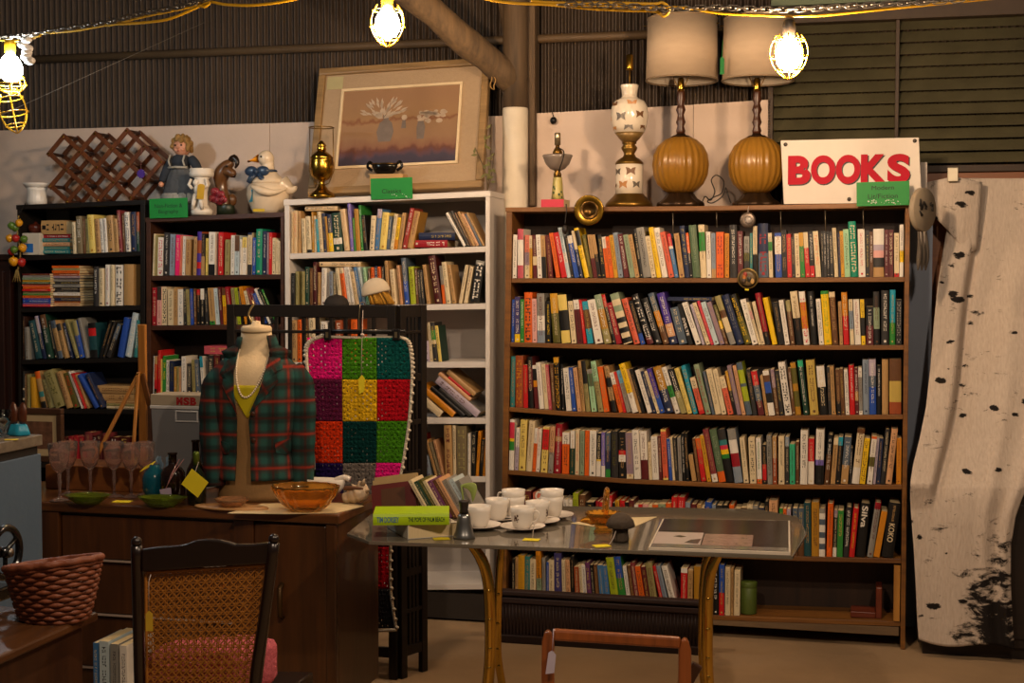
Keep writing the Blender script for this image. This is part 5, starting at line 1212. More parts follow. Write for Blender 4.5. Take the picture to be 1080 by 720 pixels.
def black_top_shelf_things():
    # white carton with blue square, brown pot on it, grey card behind, small glass on the second shelf
    s0 = wp(23.5, 260, .006)[0]; s1 = wp(42, 260, .006)[0]; zb = zline(KB[1], 42) + .001; zt = zpx(33, 210 + 258 / Q)
    t = wthing('white_carton', 'white carton with a blue square behind the fruit garland', 'box', s0, .006, zb)
    b = MB(); b.box(0, s1 - s0, 0, .12, 0, zt - zb); b.build('box_body', mat('white_carton', 'b5ad9c', .7, var=.06), t, bevel=.002)
    b = MB(); b.box((s1 - s0) * .1, (s1 - s0) * .62, -.0008, -.0002, .012, (zt - zb) * .52); b.build('blue_label', mat('blue_label', '1f62a8', .5), t)
    k = mpp(W(s0, 0, zt)); sm = wp(36, 245, .07)[0]
    b = MB(); H = (255 - 236) / 1.0 * 0; r = 8 * k
    b.lathe([(r * .75, 0), (r, .02), (r * 1.02, .03), (r * .9, .042), (r * .4, .047), (r * .2, .05), (r * .18, .056), (0, .058)], 24); o = b.build('lidded_pot', mat('red_brown_lacquer', '4f1d0f', .3, var=.2, coat=.3)); tag(o, 'red-brown lidded pot on the white carton, black bookcase', 'pot'); o.location = W(sm, .085, zt + .0006)
    s2 = wp(24, 240, .16)[0]; s3 = wp(48, 240, .16)[0]
    o = MB().box(0, s3 - s2, 0, .004, 0, .235).build('grey_board', mat('grey_card_board', '5a5652', .7)); tag(o, 'grey board leaning at the back of the black bookcase top shelf', 'board'); o.location = W(s0 + .004, .215, zline(KB[1], 56) + .002); o.rotation_euler = (rad(0), 0, -A)
black_top_shelf_things()
# ---------------------------------------------------------------- string of work lights
def bulbs():
    ylw = mat('yellow_plastic_guard', 'c99a12', .4, var=.08); 
    D_ = -1.22
    warm, cool = (1., .68, .42), (.86, .95, 1.)
    def wire_cage(b, c, R, H, n=8, tilt=Matrix.Identity(4)):
        M = Matrix.Translation(c) @ tilt
        for k in range(n):
            a = 2 * PI * k / n
            pts = []
            for i in range(11):
                f = i / 10; rr = R * math.sin(PI * (.16 + .84 * f)) ** .62 if f < 1 else .004
                pts.append((rr * math.cos(a), rr * math.sin(a), -f * H))
            b.tube(pts, .0022, 6, M=M)
        for f in (.12, .5, .8):
            rr = R * math.sin(PI * (.16 + .84 * f)) ** .62
            b.tube([(rr * math.cos(2 * PI * k / 28), rr * math.sin(2 * PI * k / 28), -f * H) for k in range(28)], .0024, 6, closed=True, M=M)
    for px, py, col, pw, lab in ((408.5, 21, warm, 55, 'glowing warm bulb in a wire guard above the picture'), (832, 53, warm, 50, 'glowing warm bulb in a wire guard before the vent'), (11, 68, cool, 20, 'glowing cold white bulb at the start of the string')):
        p = wpoint(px, py, D_); k = mpp(p)
        t = thing('work_light', lab, 'lamp', p, -A)
        g = glow('lit_bulb_' + ('cool' if col is cool else 'warm'), col, pw / (PI * 4 * PI * .045 ** 2))
        b = MB(); b.lathe([(0, -.068), (.018, -.065), (.034, -.054), (.044, -.036), (.046, -.016), (.040, .008), (.027, .028), (.0135, .042)], 24); b.build('bulb', g, t)
        b = MB(); b.lathe([(.0138, .0425), (.021, .046), (.022, .085), (.017, .10), (.009, .104), (0, .104)], 20); b.build('socket', mat('black_socket', '1c1712', .5) if px > 800 else ylw, t)
        b = MB()
        if px < 100: wire_cage(b, Vector((0.0, 0, -.04)), .062, .075, 6); b.tube([(.03, 0, -.03), (.05, 0, -.10), (.03, 0, -.115)], .003, 6)
        else: wire_cage(b, Vector((0, 0, .052)), .064, .15)
        b.build('wire_guard', ylw, t)
        if px < 100:
            b = MB(); wire_cage(b, Vector((.0, -.01, -.115)), .058, .155, 6, Matrix.Rotation(rad(-12), 4, 'Y')); b.build('open_guard', ylw, t)
    # the yellow cord and the chain that carries it
    yc = mat('yellow_cable', 'b08408', .45, var=.1)
    def cable(pts, r, lab, dd=0):
        P = smooth_path([wpoint(x, y, D_ + dd) for x, y in pts], 8); c = P[len(P) // 2]
        b = MB(); b.tube([p_ - c for p_ in P], r, 7); o = b.build('light_cord', yc); tag(o, lab, 'cord'); o.location = c
    cable([(-20, 40), (18, 43), (40, 38), (46, 35), (80, 32), (115, 26), (150, 24), (178, 20), (205, 9), (215, 4), (222, 2), (216, 7), (208, 5), (216, 1), (240, 5), (275, 5), (320, -3), (380, -24), (408, -20)], .0055, 'yellow cord looping from the cold white bulb to the picture bulb')
    cable([(115, 27), (150, 18), (180, 12), (208, 6)], .005, 'short yellow cord strand doubled beside the chain', .02)
    cable([(408, -20), (460, -22), (505, -3), (540, 3), (580, 5), (620, 9), (660, 11), (690, 12), (700, 17), (706, 10), (699, 3), (688, 4), (640, 3), (590, 3), (560, 1)], .0055, 'yellow cord with a loop above the amber lamps', .0)
    cable([(560, 1), (600, 5), (650, 6), (690, 8), (720, 8), (760, 14), (800, 16), (832, 17), (870, 16), (930, 10), (1000, 3), (1060, -3), (1100, -8)], .005, 'yellow cord running over the bulb before the vent', .016)
    def chain(pts, lab):
        P = smooth_path([wpoint(x, y, D_ - .04) for x, y in pts], 40); c = P[len(P) // 2]
        L_ = [0]
        for a, d in zip(P, P[1:]): L_.append(L_[-1] + (d - a).length)
        n = int(L_[-1] / .028); b = MB(); j = 0
        for i in range(n):
            s = i * .028 + .014
            while j < len(L_) - 2 and L_[j + 1] < s: j += 1
            f = (s - L_[j]) / max(1e-6, L_[j + 1] - L_[j]); p = P[j].lerp(P[j + 1], f) - c; tx = (P[j + 1] - P[j]).normalized()
            ny = Vector((0, 0, 1)) if i % 2 else B
            ny = (ny - tx * ny.dot(tx)).normalized()
            b.tube([p + tx * (.017 * math.cos(a) + (.006 if math.cos(a) > 0 else -.006)) + ny * .009 * math.sin(a) for a in [2 * PI * k / 12 for k in range(12)]], .0026, 5, closed=True)
        o = b.build('chain', mat('zinc_chain', '6d665c', .35, metal=.8, var=.2)); tag(o, lab, 'chain'); o.location = c
    chain([(-15, 39), (20, 38), (50, 33), (80, 28), (115, 23), (150, 14), (185, 8), (220, -2), (240, -8)], 'galvanised chain carrying the cord at the cold white bulb')
    chain([(590, 5), (640, 5), (700, 9), (760, 8), (830, 10), (900, 6), (960, 3), (1010, 0), (1040, -6)], 'galvanised chain carrying the cord above the amber lamps')
    p = wpoint(29, 46, D_); b = MB(); r = random.Random(6)
    for i in range(7): b.ball((r.uniform(-.02, .02), r.uniform(-.015, .015), -.016 * i + .03), (.022, .018, .016), 9, 6)
    o = b.build('plastic_wrap', mat('crumpled_clear_plastic', 'b9b4ac', .35, var=.2, bump=.8, bscale=40)); tag(o, 'crumpled white plastic tied at the cold white bulb', 'wrapping'); o.location = p
    a = wpoint(-40, 140, -.4); c = wpoint(215, 24, .3); b = MB(); b.tube([Vector((0, 0, 0)), c - a], .0015, 5); o = b.build('thin_wire', mat('grey_guy_wire', '7d766c', .4, metal=.5)); tag(o, 'thin straight wire slanting across the corrugated wall', 'wire'); o.location = a
bulbs()
# ---------------------------------------------------------------- the sideboard and what stands on it
DZ = .76
C0 = hz(358, 543, DZ); DS, DD, _ = frame(C0)          # right front corner of its top
DEEP = .46
rw1 = wood('red_walnut', '#2b1709', '#553114', 'z', .35, 5, coat=.2); rw2 = wood('red_walnut_top', '#3a200e', '#6b3f1b', 'x', .3, 5, coat=.3)
def sideboard():
    t = wthing('sideboard', 'long red-walnut sideboard with drawers and a door under the mannequin', 'sideboard', DS, DD, 0)
    L_ = 1.52
    b = MB(); b.slab([(-L_, 0), (-.0, 0), (.0, DEEP), (-L_, DEEP)], DZ - .034, DZ); b.build('top', rw2, t, bevel=.006)
    X = lambda px, py, d=.012: wp(px, py, DD + d)[0] - DS
    Z = lambda px, py, d=.012: wp(px, py, DD + d)[1]
    xr = -.018
    b = MB(); b.box(-L_ + .02, xr, .035, DEEP - .01, .07, DZ - .0345); b.build('carcass', rw1, t, bevel=.003)
    for x0, x1 in ((X(344, 600), xr), (X(247, 600), X(268, 600)), (X(43, 600), X(63, 600)), (-L_ + .02, -L_ + .06)):
        b = MB(); b.box(x0, x1, .008, .0345, .0, DZ - .035); b.build('stile', rw1, t, bevel=.004)
    b = MB(); b.box(-L_ + .02, xr, .014, .0345, .03, .0695); b.build('plinth', rw1, t, bevel=.003)
    b = MB(); b.box(X(268, 600) + .001, X(344, 600) - .001, .014, .0345, .072, DZ - .045); dr = b.build('door', rw1, t, bevel=.004)
    h0, h1 = Z(298, 651), Z(298, 616); xh = X(297.5, 633)
    b = MB(); b.tube([(xh, .014, h0), (xh, -.008, h0 + .01), (xh, -.008, h1 - .01), (xh, .014, h1)], .009, 8); b.build('handle', mat('dull_brass_handle', '4a3418', .5, metal=.6), dr)
    rows = [546, 594.5, 652, 709, 760]
    pl = mat('pale_drawer_lip', 'b6a192', .3, metal=.3)
    for a, c in zip(rows, rows[1:]):
        x0, x1 = X(64.5, 600) , X(246, 600)
        z1, z0 = Z(150, a), max(.075, Z(150, c))
        b = MB(); b.box(x0, x1, .022, .0345, z0 + .009, z1 - .004); d_ = b.build('drawer', rw1, t, bevel=.002)
        b = MB(); b.box(x0 + .002, x1 - .002, .006, .0215, z0 + .001, z0 + .0075); b.build('pull_strip', pl, d_, bevel=.002)
sideboard()
def on(px, py, z=DZ): return hz(px, py, z)
def riser():
    s0 = wp(47, 510, DD + .27)[0]; s1 = wp(147, 510, DD + .27)[0]
    o = MB().box(0, s1 - s0, 0, .18, 0, .095).build('wooden_riser', wood('riser_wood', '#5a2f12', '#84501f', 'x', .4, 6), bevel=.004)
    tag(o, 'low brown wooden box at the back of the sideboard behind the goblets', 'box'); o.location = W(s0, DD + .275, DZ + .0005); o.rotation_euler = (0, 0, -A)
riser()
RZ = DZ + .096
def lathe_at(name, label, cat, px, py, prof_px, m, z=DZ, seg=28, group=None, parts=None, **kw):
    """A turned thing standing on height z where the sight line (px, py) meets it; profile in pixels (half width, row)."""
    p = hz(px, py, z); k = mpp(p)
    t = thing(name, label, cat, p + Vector((0, 0, .0006)), -A, group)
    for nm, pr, mm in (parts or [('body', prof_px, m)]):
        b = MB(); b.lathe([(max(0, hw) * k, max(0, (py - y) * k)) for hw, y in pr], seg, **kw); b.build(nm, mm, t)
    return t, k
pinkg = mat('pink_glass', 'f5ddd4', .07, var=.03, trans=.93, ior=1.16, coat=.6)
def goblets():
    labs = ['pink goblet standing nearest the blue-grey cabinet', 'second pink goblet counted from the blue-grey cabinet, behind the green dish', 'middle pink goblet behind the yellow price card', 'fourth pink goblet counted from the blue-grey cabinet', 'pink goblet closest to the teal jar', 'pink goblet half hidden behind the first one']
    P0 = None
    for i, (px, py, sc) in enumerate(((63, 528, 1), (95.5, 523, .95), (120.5, 523.5, .95), (138.5, 524, .93), (153.5, 522, .93), (72, 521.5, .93))):
        if P0 is None:
            t, k = lathe_at('goblet', labs[0], 'glass', px, py, None, pinkg, group=None, parts=[
                ('foot', [(10, 528), (10.5, 527.2), (6, 526), (2, 524.5), (1.6, 523)], pinkg),
                ('stem', [(1.6, 522.8), (1.5, 512), (2.6, 509), (1.6, 505), (2.2, 499)], pinkg),
                ('bowl', [(2.2, 498.8), (7, 494), (10, 486), (10.8, 478), (11.6, 467.5), (11.0, 467.3), (10.2, 478), (9.4, 486), (6.4, 493), (0, 496.5)], pinkg)], seg=24)
            P0 = t
        else:
            t = copy_tree(P0); t['label'] = labs[i]; t.location = hz(px, py, DZ) + Vector((0, 0, .0006)); t.scale = (sc, sc, sc * 1.02)
        t['group'] = 'pink goblets on the sideboard'
goblets()
grg = mat('green_pressed_glass', '83961c', .05, var=.1, trans=.8, ior=1.3, coat=.5); ambg = mat('amber_glass', 'f2b64a', .04, var=.05, trans=.92, ior=1.3, coat=.5); pkd = mat('pale_amber_glass', 'd9a878', .05, trans=.85, ior=1.4)
def dishes():
    lathe_at('glass_dish', 'green glass dish in front of the goblets', 'dish', 92.5, 531, [(12, 531), (14, 530), (20, 526), (24, 522.5), (25.5, 521.4), (23, 522.4), (18, 526.5), (12, 529.5), (0, 529.6)], grg, seg=48, ripple=.025, nrip=16, squash=.72)
    lathe_at('glass_dish', 'green glass dish in front of the dark bottles', 'dish', 171, 534, [(13, 534), (15, 533), (22, 528), (26, 524.5), (28, 523.6), (25, 524.6), (20, 529), (13, 532.4), (0, 532.5)], grg, seg=48, ripple=.025, nrip=16, squash=.6)
    p = hz(244, 536, DZ); k = mpp(p); o = MB().lathe([(41 * k, 0), (42 * k, .004), (41 * k, .008), (0, .008)], 48, squash=.38).build('wooden_board', wood('pale_board', '#8a6238', '#b58a58', 'x', .5, 8)); tag(o, 'oval pale wooden board under the small amber dish', 'board'); o.location = p + Vector((0, 0, .0006)); o.rotation_euler = (0, 0, -A)
    lathe_at('glass_dish', 'small pale amber dish on the oval wooden board', 'dish', 245, 534, [(9, 534), (11, 533), (15, 529), (18.5, 525.5), (17.5, 525.6), (14, 529.4), (10, 532.6), (0, 532.8)], pkd, z=DZ + .0092, seg=40, ripple=.03, nrip=14)
    # paper cloth and the large amber bowl
    pts = [(240, 541.5), (276, 531.5), (330, 530), (372, 531), (384, 534), (356, 541), (300, 542.2)]
    P = [hz(x, y, DZ) for x, y in pts]; c = P[0].copy()
    def fr(q): q = q - c; return (q.dot(U), q.dot(B))
    b = MB(); b.slab([fr(q) for q in P], 0, .0015); o = b.build('paper_mat', mat('cream_paper_mat', 'cdb98e', .8, var=.25, scale=14)); tag(o, 'cream and yellow paper mat under the big amber bowl', 'mat'); o.location = c + Vector((0, 0, .0006)); o.rotation_euler = (0, 0, -A)
    lathe_at('glass_bowl', 'large amber pressed-glass bowl at the sideboard corner', 'bowl', 322.5, 538.5, [(15, 538.5), (17, 537.6), (22, 534.5), (26, 531), (29, 526), (33, 521.5), (35, 517), (36.2, 514), (36.8, 511.6), (35.4, 511.6), (34, 517), (32, 521), (28, 526), (25, 530), (16, 535.6), (0, 536)], ambg, z=DZ + .0028, seg=96, ripple=.028, nrip=16, squash=.72)
    # white spoon rest behind it and driftwood
    p = hz(340, 527, DZ); b = MB(); k = mpp(p); b.lathe([(20 * k, 0), (24 * k, .02), (26 * k, .046), (25 * k, .048), (20 * k, .026), (0, .024)], 32, squash=.45)
    b.tube(smooth_path([Vector((15 * k, 0, .044)), Vector((24 * k, 0, .055)), Vector((31 * k, 0, .050))], 5), .011, 8); o = b.build('spoon_rest', WHITEC); tag(o, 'white china dish with a handle behind the big amber bowl', 'dish'); o.location = p + Vector((0, 0, .012)); o.rotation_euler = (0, 0, -A); o.location.z = DZ + .03
    p = hz(374, 531.5, DZ); k = mpp(p); t = thing('seashell', 'pale whelk shell with brown spikes beside the big amber bowl', 'shell', p, -A)
    sh = mat('shell_cream', 'bfa88a', .5, var=.35, scale=35, bump=.5, bscale=50)
    b = MB(); b.tube(smooth_path([Vector((-13 * k, 0, 4 * k)), Vector((-5 * k, 0, 8 * k)), Vector((4 * k, 0, 11 * k)), Vector((9 * k, 0, 16 * k)), Vector((4 * k, .01, 24 * k))], 5), [1.5 * k, 4 * k, 6 * k, 6.5 * k, 6 * k, 7 * k, 8 * k, 8.5 * k, 8.5 * k, 8.2 * k, 9.5 * k, 10 * k, 9.6 * k, 8.8 * k, 8 * k, 7 * k, 6 * k, 5 * k, 3.6 * k, 2.4 * k, .8 * k], 14); b.build('body_whorl', sh, t)
    for i, (x, z, dx, dz) in enumerate(((-4, 13, -3, 5), (3, 17, -5, 5), (10, 22, 3, 6), (13, 14, 5, 3))):
        b = MB(); b.tube([(x * k, -.01, z * k), ((x + dx) * k, -.014, (z + dz) * k)], [3.2 * k, .4 * k], 8); b.build('spike', sh, t)
    b = MB(); b.tube(smooth_path([Vector((-10 * k, -.02, 17 * k)), Vector((0, -.022, 18.2 * k)), Vector((12 * k, -.02, 17.5 * k))], 4), [.004, .008, .008, .008, .007, .007, .006, .005, .003], 8); o = b.build('wooden_stick', wood('driftwood', '#4a2a14', '#7a4c28', 'x', .7, 9)); tag(o, 'short brown stick lying across the whelk shell', 'stick'); o.location = p; o.rotation_euler = (0, 0, -A)
dishes()
def bottles():
    drk = mat('dark_brown_glass', '1a0c07', .08, var=.1, coat=.3); gn = mat('dark_green_glass', '0f160c', .06, var=.1, coat=.3); tealm = mat('teal_glass', '0f4a58', .12, var=.15, coat=.2)
    lathe_at('glass_jar', 'rounded teal glass jar behind the dark bottles', 'jar', 163.5, 526, [(8, 524), (11, 522), (13, 514), (13, 504), (11, 497), (6, 493), (5.5, 490)], tealm, seg=28)
    lathe_at('glass_bottle', 'squat dark brown bottle with a small mauve tag', 'bottle', 182.5, 528, [(11, 528), (13, 527), (13.2, 505), (12.6, 498), (9.5, 493), (5, 490.6), (4.3, 488), (4.4, 479), (5.2, 478.8), (5.2, 477), (0, 477)], drk)
    lathe_at('glass_bottle', 'tall dark bottle with a long neck behind the yellow tag', 'bottle', 207, 524, [(9.5, 526), (10.5, 525), (10.6, 500), (9.4, 494), (5, 486), (4, 482), (3.8, 466), (4.6, 465.6), (4.6, 463.5), (0, 463.5)], drk)
    t, k = lathe_at('glass_bottle', 'green bottle with foil neck carrying the big yellow tag', 'bottle', 207.5, 532, None, None, parts=[('body', [(8.5, 532), (9.5, 531), (9.5, 506), (8, 499), (4, 493), (3.2, 490)], gn), ('neck_foil', [(3.4, 490), (3.4, 478), (2.6, 476), (0, 476)], mat('green_foil', '55661c', .3, metal=.5, var=.3, scale=40))])
    p = hz(209, 532, DZ)
    b = MB(); b.box(-.040, .040, 0, .001, -.034, .034, M=Matrix.Rotation(rad(35), 4, 'Y')); q = p + Vector((.0, -.05, .085)); o = b.build('price_tag', TAGY); tag(o, 'large tilted yellow price tag on the green bottle', 'tag'); o.location = q; o.rotation_euler = (rad(-6), 0, -A)
    b = MB(); b.tube([(0, 0, .04), (.002, .02, .075)], .001, 5); b.build('string', STRING, o)
    p = hz(178, 528, DZ); b = MB(); b.box(-.022, .022, 0, .001, -.020, .020, M=Matrix.Rotation(rad(-12), 4, 'Y')); o = b.build('price_tag', mat('mauve_card', '9d8ca0', .7)); tag(o, 'small mauve tag hanging on the squat brown bottle', 'tag'); o.location = p + Vector((.005, -.062, .035)); o.rotation_euler = (rad(-6), 0, -A)
    b = MB(); b.tube([(0, 0, .02), (.012, .012, .07), (.025, .045, .125)], .0012, 5); b.tube([(-.002, 0, .02), (.02, .02, .08), (.04, .05, .125)], .0012, 5); b.build('string', mat('pink_thread', 'a06a68', .8), o)
    p = hz(158, 524, DZ); b = MB(); b.box(-.030, .030, -.02, .02, 0, .001, M=Matrix.Rotation(rad(-28), 4, 'Y')); o = b.build('price_card', TAGY); tag(o, 'yellow price card lying across the mouth of the teal jar', 'card'); o.location = p + Vector((.0, -.02, .117)); o.rotation_euler = (rad(20), 0, -A)
    b = MB(); r = random.Random(9)
    for i in range(5): b.prism([(0, 0), (.012, .012), (.008, .05), (-.006, .04)], 0, .001, M=Matrix.Translation((i * .006, i * .004, 0)) @ Matrix.Rotation(r.uniform(-.5, .6), 4, 'Y') @ Matrix.Rotation(r.uniform(-.6, .6), 4, 'Z'))
    o = b.build('cellophane_wrap', mat('crinkled_cellophane', '7d95a8', .15, var=.2, trans=.4)); tag(o, 'crinkled clear wrap sticking out of the teal jar', 'wrapping'); o.location = p + Vector((.035, .0, .105))
    p = hz(129, 529, DZ); b = MB(); b.box(-.032, .032, -.022, .022, 0, .001); o = b.build('price_card', TAGY); tag(o, 'yellow price card lying flat between the two green dishes', 'card'); o.location = p + Vector((0, 0, .0008)); o.rotation_euler = (0, 0, -A + .1)
bottles()
def msb_box():
    d = -1.235; s0, zt = wp(158.5, 415.5, d); s1 = wp(214, 415, d)[0]; w = s1 - s0; h = zt - DZ - .001
    t = wthing('file_box', 'grey plastic file box marked MSB in red behind the bottles', 'box', s0, d, DZ + .0008)
    g = mat('grey_clear_plastic', '767779', .35, var=.08, scale=8, coat=.1); tan = mat('tan_lid_band', 'a1937c', .6, var=.05); lip = mat('white_lip', 'c3c2c0', .4)
    k = mpp(W(s0, d, zt)); zb = h - 15.2 * k; b = MB(); b.prism([(.012, 0), (w - .008, 0), (w, zb), (0, zb)], .002, .125); b.build('body', g, t, bevel=.004, fix=True)
    b = MB(); b.box(-.002, w + .002, -.002, .128, zb + .0005, zb + .013); b.build('lip', lip, t, bevel=.002)
    b = MB(); b.box(0, w, 0, .126, zb + .0135, h); b.build('lid_band', tan, t, bevel=.002)
    k = mpp(W(s0, d, zt)); X = lambda px: wp(px, 430, d)[0] - s0
    b = MB(); x0, x1 = X(185), X(209); z1, z0 = h - (432 - 415.5) * k, h - (444 - 415.5) * k; r = .006
    for (a, c, e, f) in ((x0, x1, z1 - r, z1), (x0, x1, z0, z0 + r), (x0, x0 + r, z0 + r, z1 - r), (x1 - r, x1, z0 + r, z1 - r)): b.box(a, c, -.004, .001, e, f)
    b.build('handle_frame', lip, t, bevel=.0015)
    red = mat('red_stencil', 'a3141c', .6); xa, xb = X(186), X(207.5); za, zc = h - (426.2 - 415.5) * k, h - (418 - 415.5) * k
    ww = (xb - xa) / 3
    for i, ch in enumerate('MSB'):
        vs, fs = text_geo(ch, 1, .06, fit=(ww * .92, zc - za)); b = MB(); b.add([(xa + ww * (i + .5) + v.x, -.0008, (za + zc) / 2 + v.y) for v in vs], fs)
        if ch != 'S':
            for zz in (za, zc): b.box(xa + ww * i + ww * .02, xa + ww * i + ww * (.45 if ch == 'B' else .36), -.0010, -.0006, zz - .003 * (zz == zc), zz + .003 * (zz == za))
        if ch == 'M':
            for zz in (za, zc): b.box(xa + ww * i + ww * .62, xa + ww * i + ww * .98, -.0010, -.0006, zz - .003 * (zz == zc), zz + .003 * (zz == za))
        b.build('letter', red, t)
msb_box()
def easel():
    d = DD + .40; s, z = wp(149, 393, d); zt = wp(149, 342, d)[1]
    t = wthing('easel', 'small honey-coloured wooden easel on the riser beside the grey file box', 'easel', s, d, RZ)
    w = wood('honey_beech', '#7d4a1a', '#b57a34', 'z', .4, 7); X = lambda px: wp(px, 420, d)[0] - s; H = lambda py: max(0, wp(149, py, d)[1] - RZ)
    b = MB(); b.box(X(145), X(153), .006, .022, 0, zt - RZ); b.build('back_post', w, t, bevel=.003)
    b = MB(); b.bar((X(147.6), -.004, H(393)), (X(113.5), -.12, .004), .014, .011); b.build('leg', w, t, bevel=.002)
    b = MB(); b.bar((X(148.6), -.016, H(392)), (X(155), -.12, .004), .012, .010); b.build('leg', w, t, bevel=.002)
    b = MB(); b.bar((X(150.5), -.001, H(394)), (X(158), .0, H(428)), .020, .010); b.build('brace', wood('dark_beech', '#4a2a12', '#744618', 'z', .4, 7), t, bevel=.002)
    b = MB(); b.tube([(X(148.5), -.024, H(395)), (X(148.5), .03, H(395))], .006, 8); b.build('wing_bolt', BRASS, t)
    # framed picture
    d2 = DD + .34; s0 = wp(12, 470, d2)[0]; s1, z1 = wp(66, 431, d2); zt = z1 - RZ; W_ = s1 - s0
    t = wthing('framed_print', 'brown framed print with a cream mat behind the blue-grey cabinet', 'picture', s0, d2, RZ + .0006); f = wood('brown_frame', '#2b1a10', '#4f3320', 'x', .4, 8)
    for (a, c, e, g) in ((0, W_, zt - .022, zt), (0, W_, 0, .022), (0, .022, .0225, zt - .0225), (W_ - .022, W_, .0225, zt - .0225)):
        b = MB(); b.box(a, c, -.012, .012, e, g); b.build('frame_side', f, t, bevel=.003)
    b = MB(); b.box(.0225, W_ - .0225, 0, .008, .0225, zt - .0225); b.build('mat_board', mat('cream_mat', 'b8a37c', .8), t)
    b = MB(); b.box(.05, W_ - .045, -.002, -.0002, .05, zt - .052); b.build('print', mat('brown_print', '6b4a36', .6, var=.9, scale=40), t)
easel()
# ---------------------------------------------------------------- mannequin, jacket, necklace
MY = 5.22
MP = hy(272, 525, MY); MP.z = DZ + .001
MK = mpp(MP)
def mz(py): return max(0, hy(272, py, MY).z - MP.z)
TORSO = [(41, 527), (41.5, 520), (39.5, 508), (36, 494), (34.5, 480), (36.5, 464), (41, 446), (44, 428), (45, 412), (44.5, 399), (41.5, 388), (33, 379.5), (23, 373), (18.5, 366), (16.6, 358), (16, 350)]
TP = sorted([(mz(y), hw * MK) for hw, y in TORSO])
SQ = .62
def thw(z): return interp(TP, z)
def mannequin():
    t = thing('mannequin', 'headless cream dress form wearing the plaid jacket on the sideboard', 'mannequin', MP, 0)
    cr = mat('cream_linen_form', 'cbb590', .7, var=.06, scale=25, bump=.1, bscale=120); tn = mat('tan_jersey', '86663c', .8, var=.1, scale=20, bump=.15, bscale=90)
    zc = mz(424)
    lo = [(r, z) for z, r in TP if z < zc] + [(thw(zc), zc)]; hi = [(thw(zc), zc + .0003)] + [(r, z) for z, r in TP if z > zc]
    b = MB(); b.lathe(lo, 48, squash=SQ); b.build('lower_torso', tn, t)
    b = MB(); b.lathe(hi, 48, squash=SQ); b.build('upper_torso', cr, t)
    b = MB(); zt = TP[-1][0]; r = 16.2 * MK; b.lathe([(r * .99, zt + .0003), (r * 1.0, zt + .006), (r * 1.0, zt + .016), (r * .9, zt + .022), (r * .3, zt + .028), (r * .25, zt + .04), (0, zt + .042)], 32, squash=.8); b.build('neck_cap', cr, t)
    b = MB(); P = [Vector((-.012, .01, zt + .03)), Vector((-.030, .01, zt + .06)), Vector((-.022, .01, zt + .085)), Vector((-.012, .01, zt + .1)), Vector((-.018, .01, zt + .115))]; b.tube(smooth_path(P, 4), .004, 8); b.build('hook', mat('pale_brass_hook', 'b09a68', .35, metal=.6), t)
    # yellow scarf filling the V
    def srf(x, z, off): return (x, -SQ * math.sqrt(max(1e-6, thw(z) ** 2 - x * x)) - off, z)
    X = lambda px: (px - 272) * MK
    b = MB()
    def fn(u, v):
        z = mz(404) + (mz(438) - mz(404)) * v; c = X(266 + 1 * v); hw_ = (20 * (1 - v) + .6) * MK
        return srf(c + (u * 2 - 1) * hw_, z, .004)
    b.grid(fn, 10, 10); o = b.build('neck_scarf', mat('yellow_green_silk', 'b3a414', .4, var=.2, scale=18), solid=.002); tag(o, 'yellow-green silk scarf filling the jacket neckline', 'scarf'); o.location = MP
    # pearls
    ctrl = [(288.5, 368), (286, 384), (281, 398), (275, 409), (268.5, 415.5), (262, 415), (257.5, 405), (255.5, 390), (255.2, 374), (256, 367)]
    P = smooth_path([Vector(srf(X(x), mz(y), .010)) for x, y in ctrl], 6); acc = 0; last = P[0]; b = MB(); b.ball(P[0], .0042, 8, 6)
    for p in P[1:]:
        while (p - last).length > .0086:
            last = last + (p - last).normalized() * .0086; b.ball(last, .0042, 8, 6)
    o = b.build('pearl_necklace', mat('pearl', 'dccdb4', .25, coat=.4)); tag(o, 'strand of cream pearls round the mannequin neck', 'necklace'); o.location = MP
    # plaid jacket
    m, nt, bs, L = base_mat('tartan_wool'); bs.inputs['Roughness'].default_value = .95; bs.inputs['Specular IOR Level'].default_value = .15
    tc = nn(nt, 'ShaderNodeTexCoord'); sp = nn(nt, 'ShaderNodeSeparateXYZ'); L(tc.outputs['UV'], sp.inputs[0])
    no = nn(nt, 'ShaderNodeTexNoise', Scale=240., Detail=2.)
    col = nn(nt, 'ShaderNodeRGB'); col.outputs[0].default_value = lin('2f5a55'); cur = col.outputs[0]
    def band(axis, per, c0, w, soft, colr, strength):
        nonlocal cur
        a = nn(nt, 'ShaderNodeMath', operation='MULTIPLY_ADD'); a.inputs[1].default_value = 1 / per; a.inputs[2].default_value = 10 - c0; L(sp.outputs[axis], a.inputs[0])
        f = nn(nt, 'ShaderNodeMath', operation='PINGPONG'); f.inputs[1].default_value = .5; L(a.outputs[0], f.inputs[0])
        mr = nn(nt, 'ShaderNodeMapRange'); mr.inputs[1].default_value = w; mr.inputs[2].default_value = w + soft; mr.inputs[3].default_value = strength; mr.inputs[4].default_value = 0; L(f.outputs[0], mr.inputs[0])
        mx = nn(nt, 'ShaderNodeMix', data_type='RGBA'); mx.inputs[7].default_value = lin(colr); L(cur, mx.inputs[6]); L(mr.outputs[0], mx.inputs[0]); cur = mx.outputs[2]
    for ax in ('X', 'Y'):
        band(ax, .122, .5, .12, .09, '1d1512', .55); band(ax, .122, 0., .07, .10, '4a221c', .55); band(ax, .122, 0., .010, .05, 'b0321f', .55); band(ax, .122, .5, .02, .04, '4a1f18', .6)
    mxn = nn(nt, 'ShaderNodeMix', data_type='RGBA', blend_type='MULTIPLY'); mxn.inputs[0].default_value = .5; L(cur, mxn.inputs[6]); L(no.outputs['Color'], mxn.inputs[7]); L(mxn.outputs[2], bs.inputs['Base Color'])
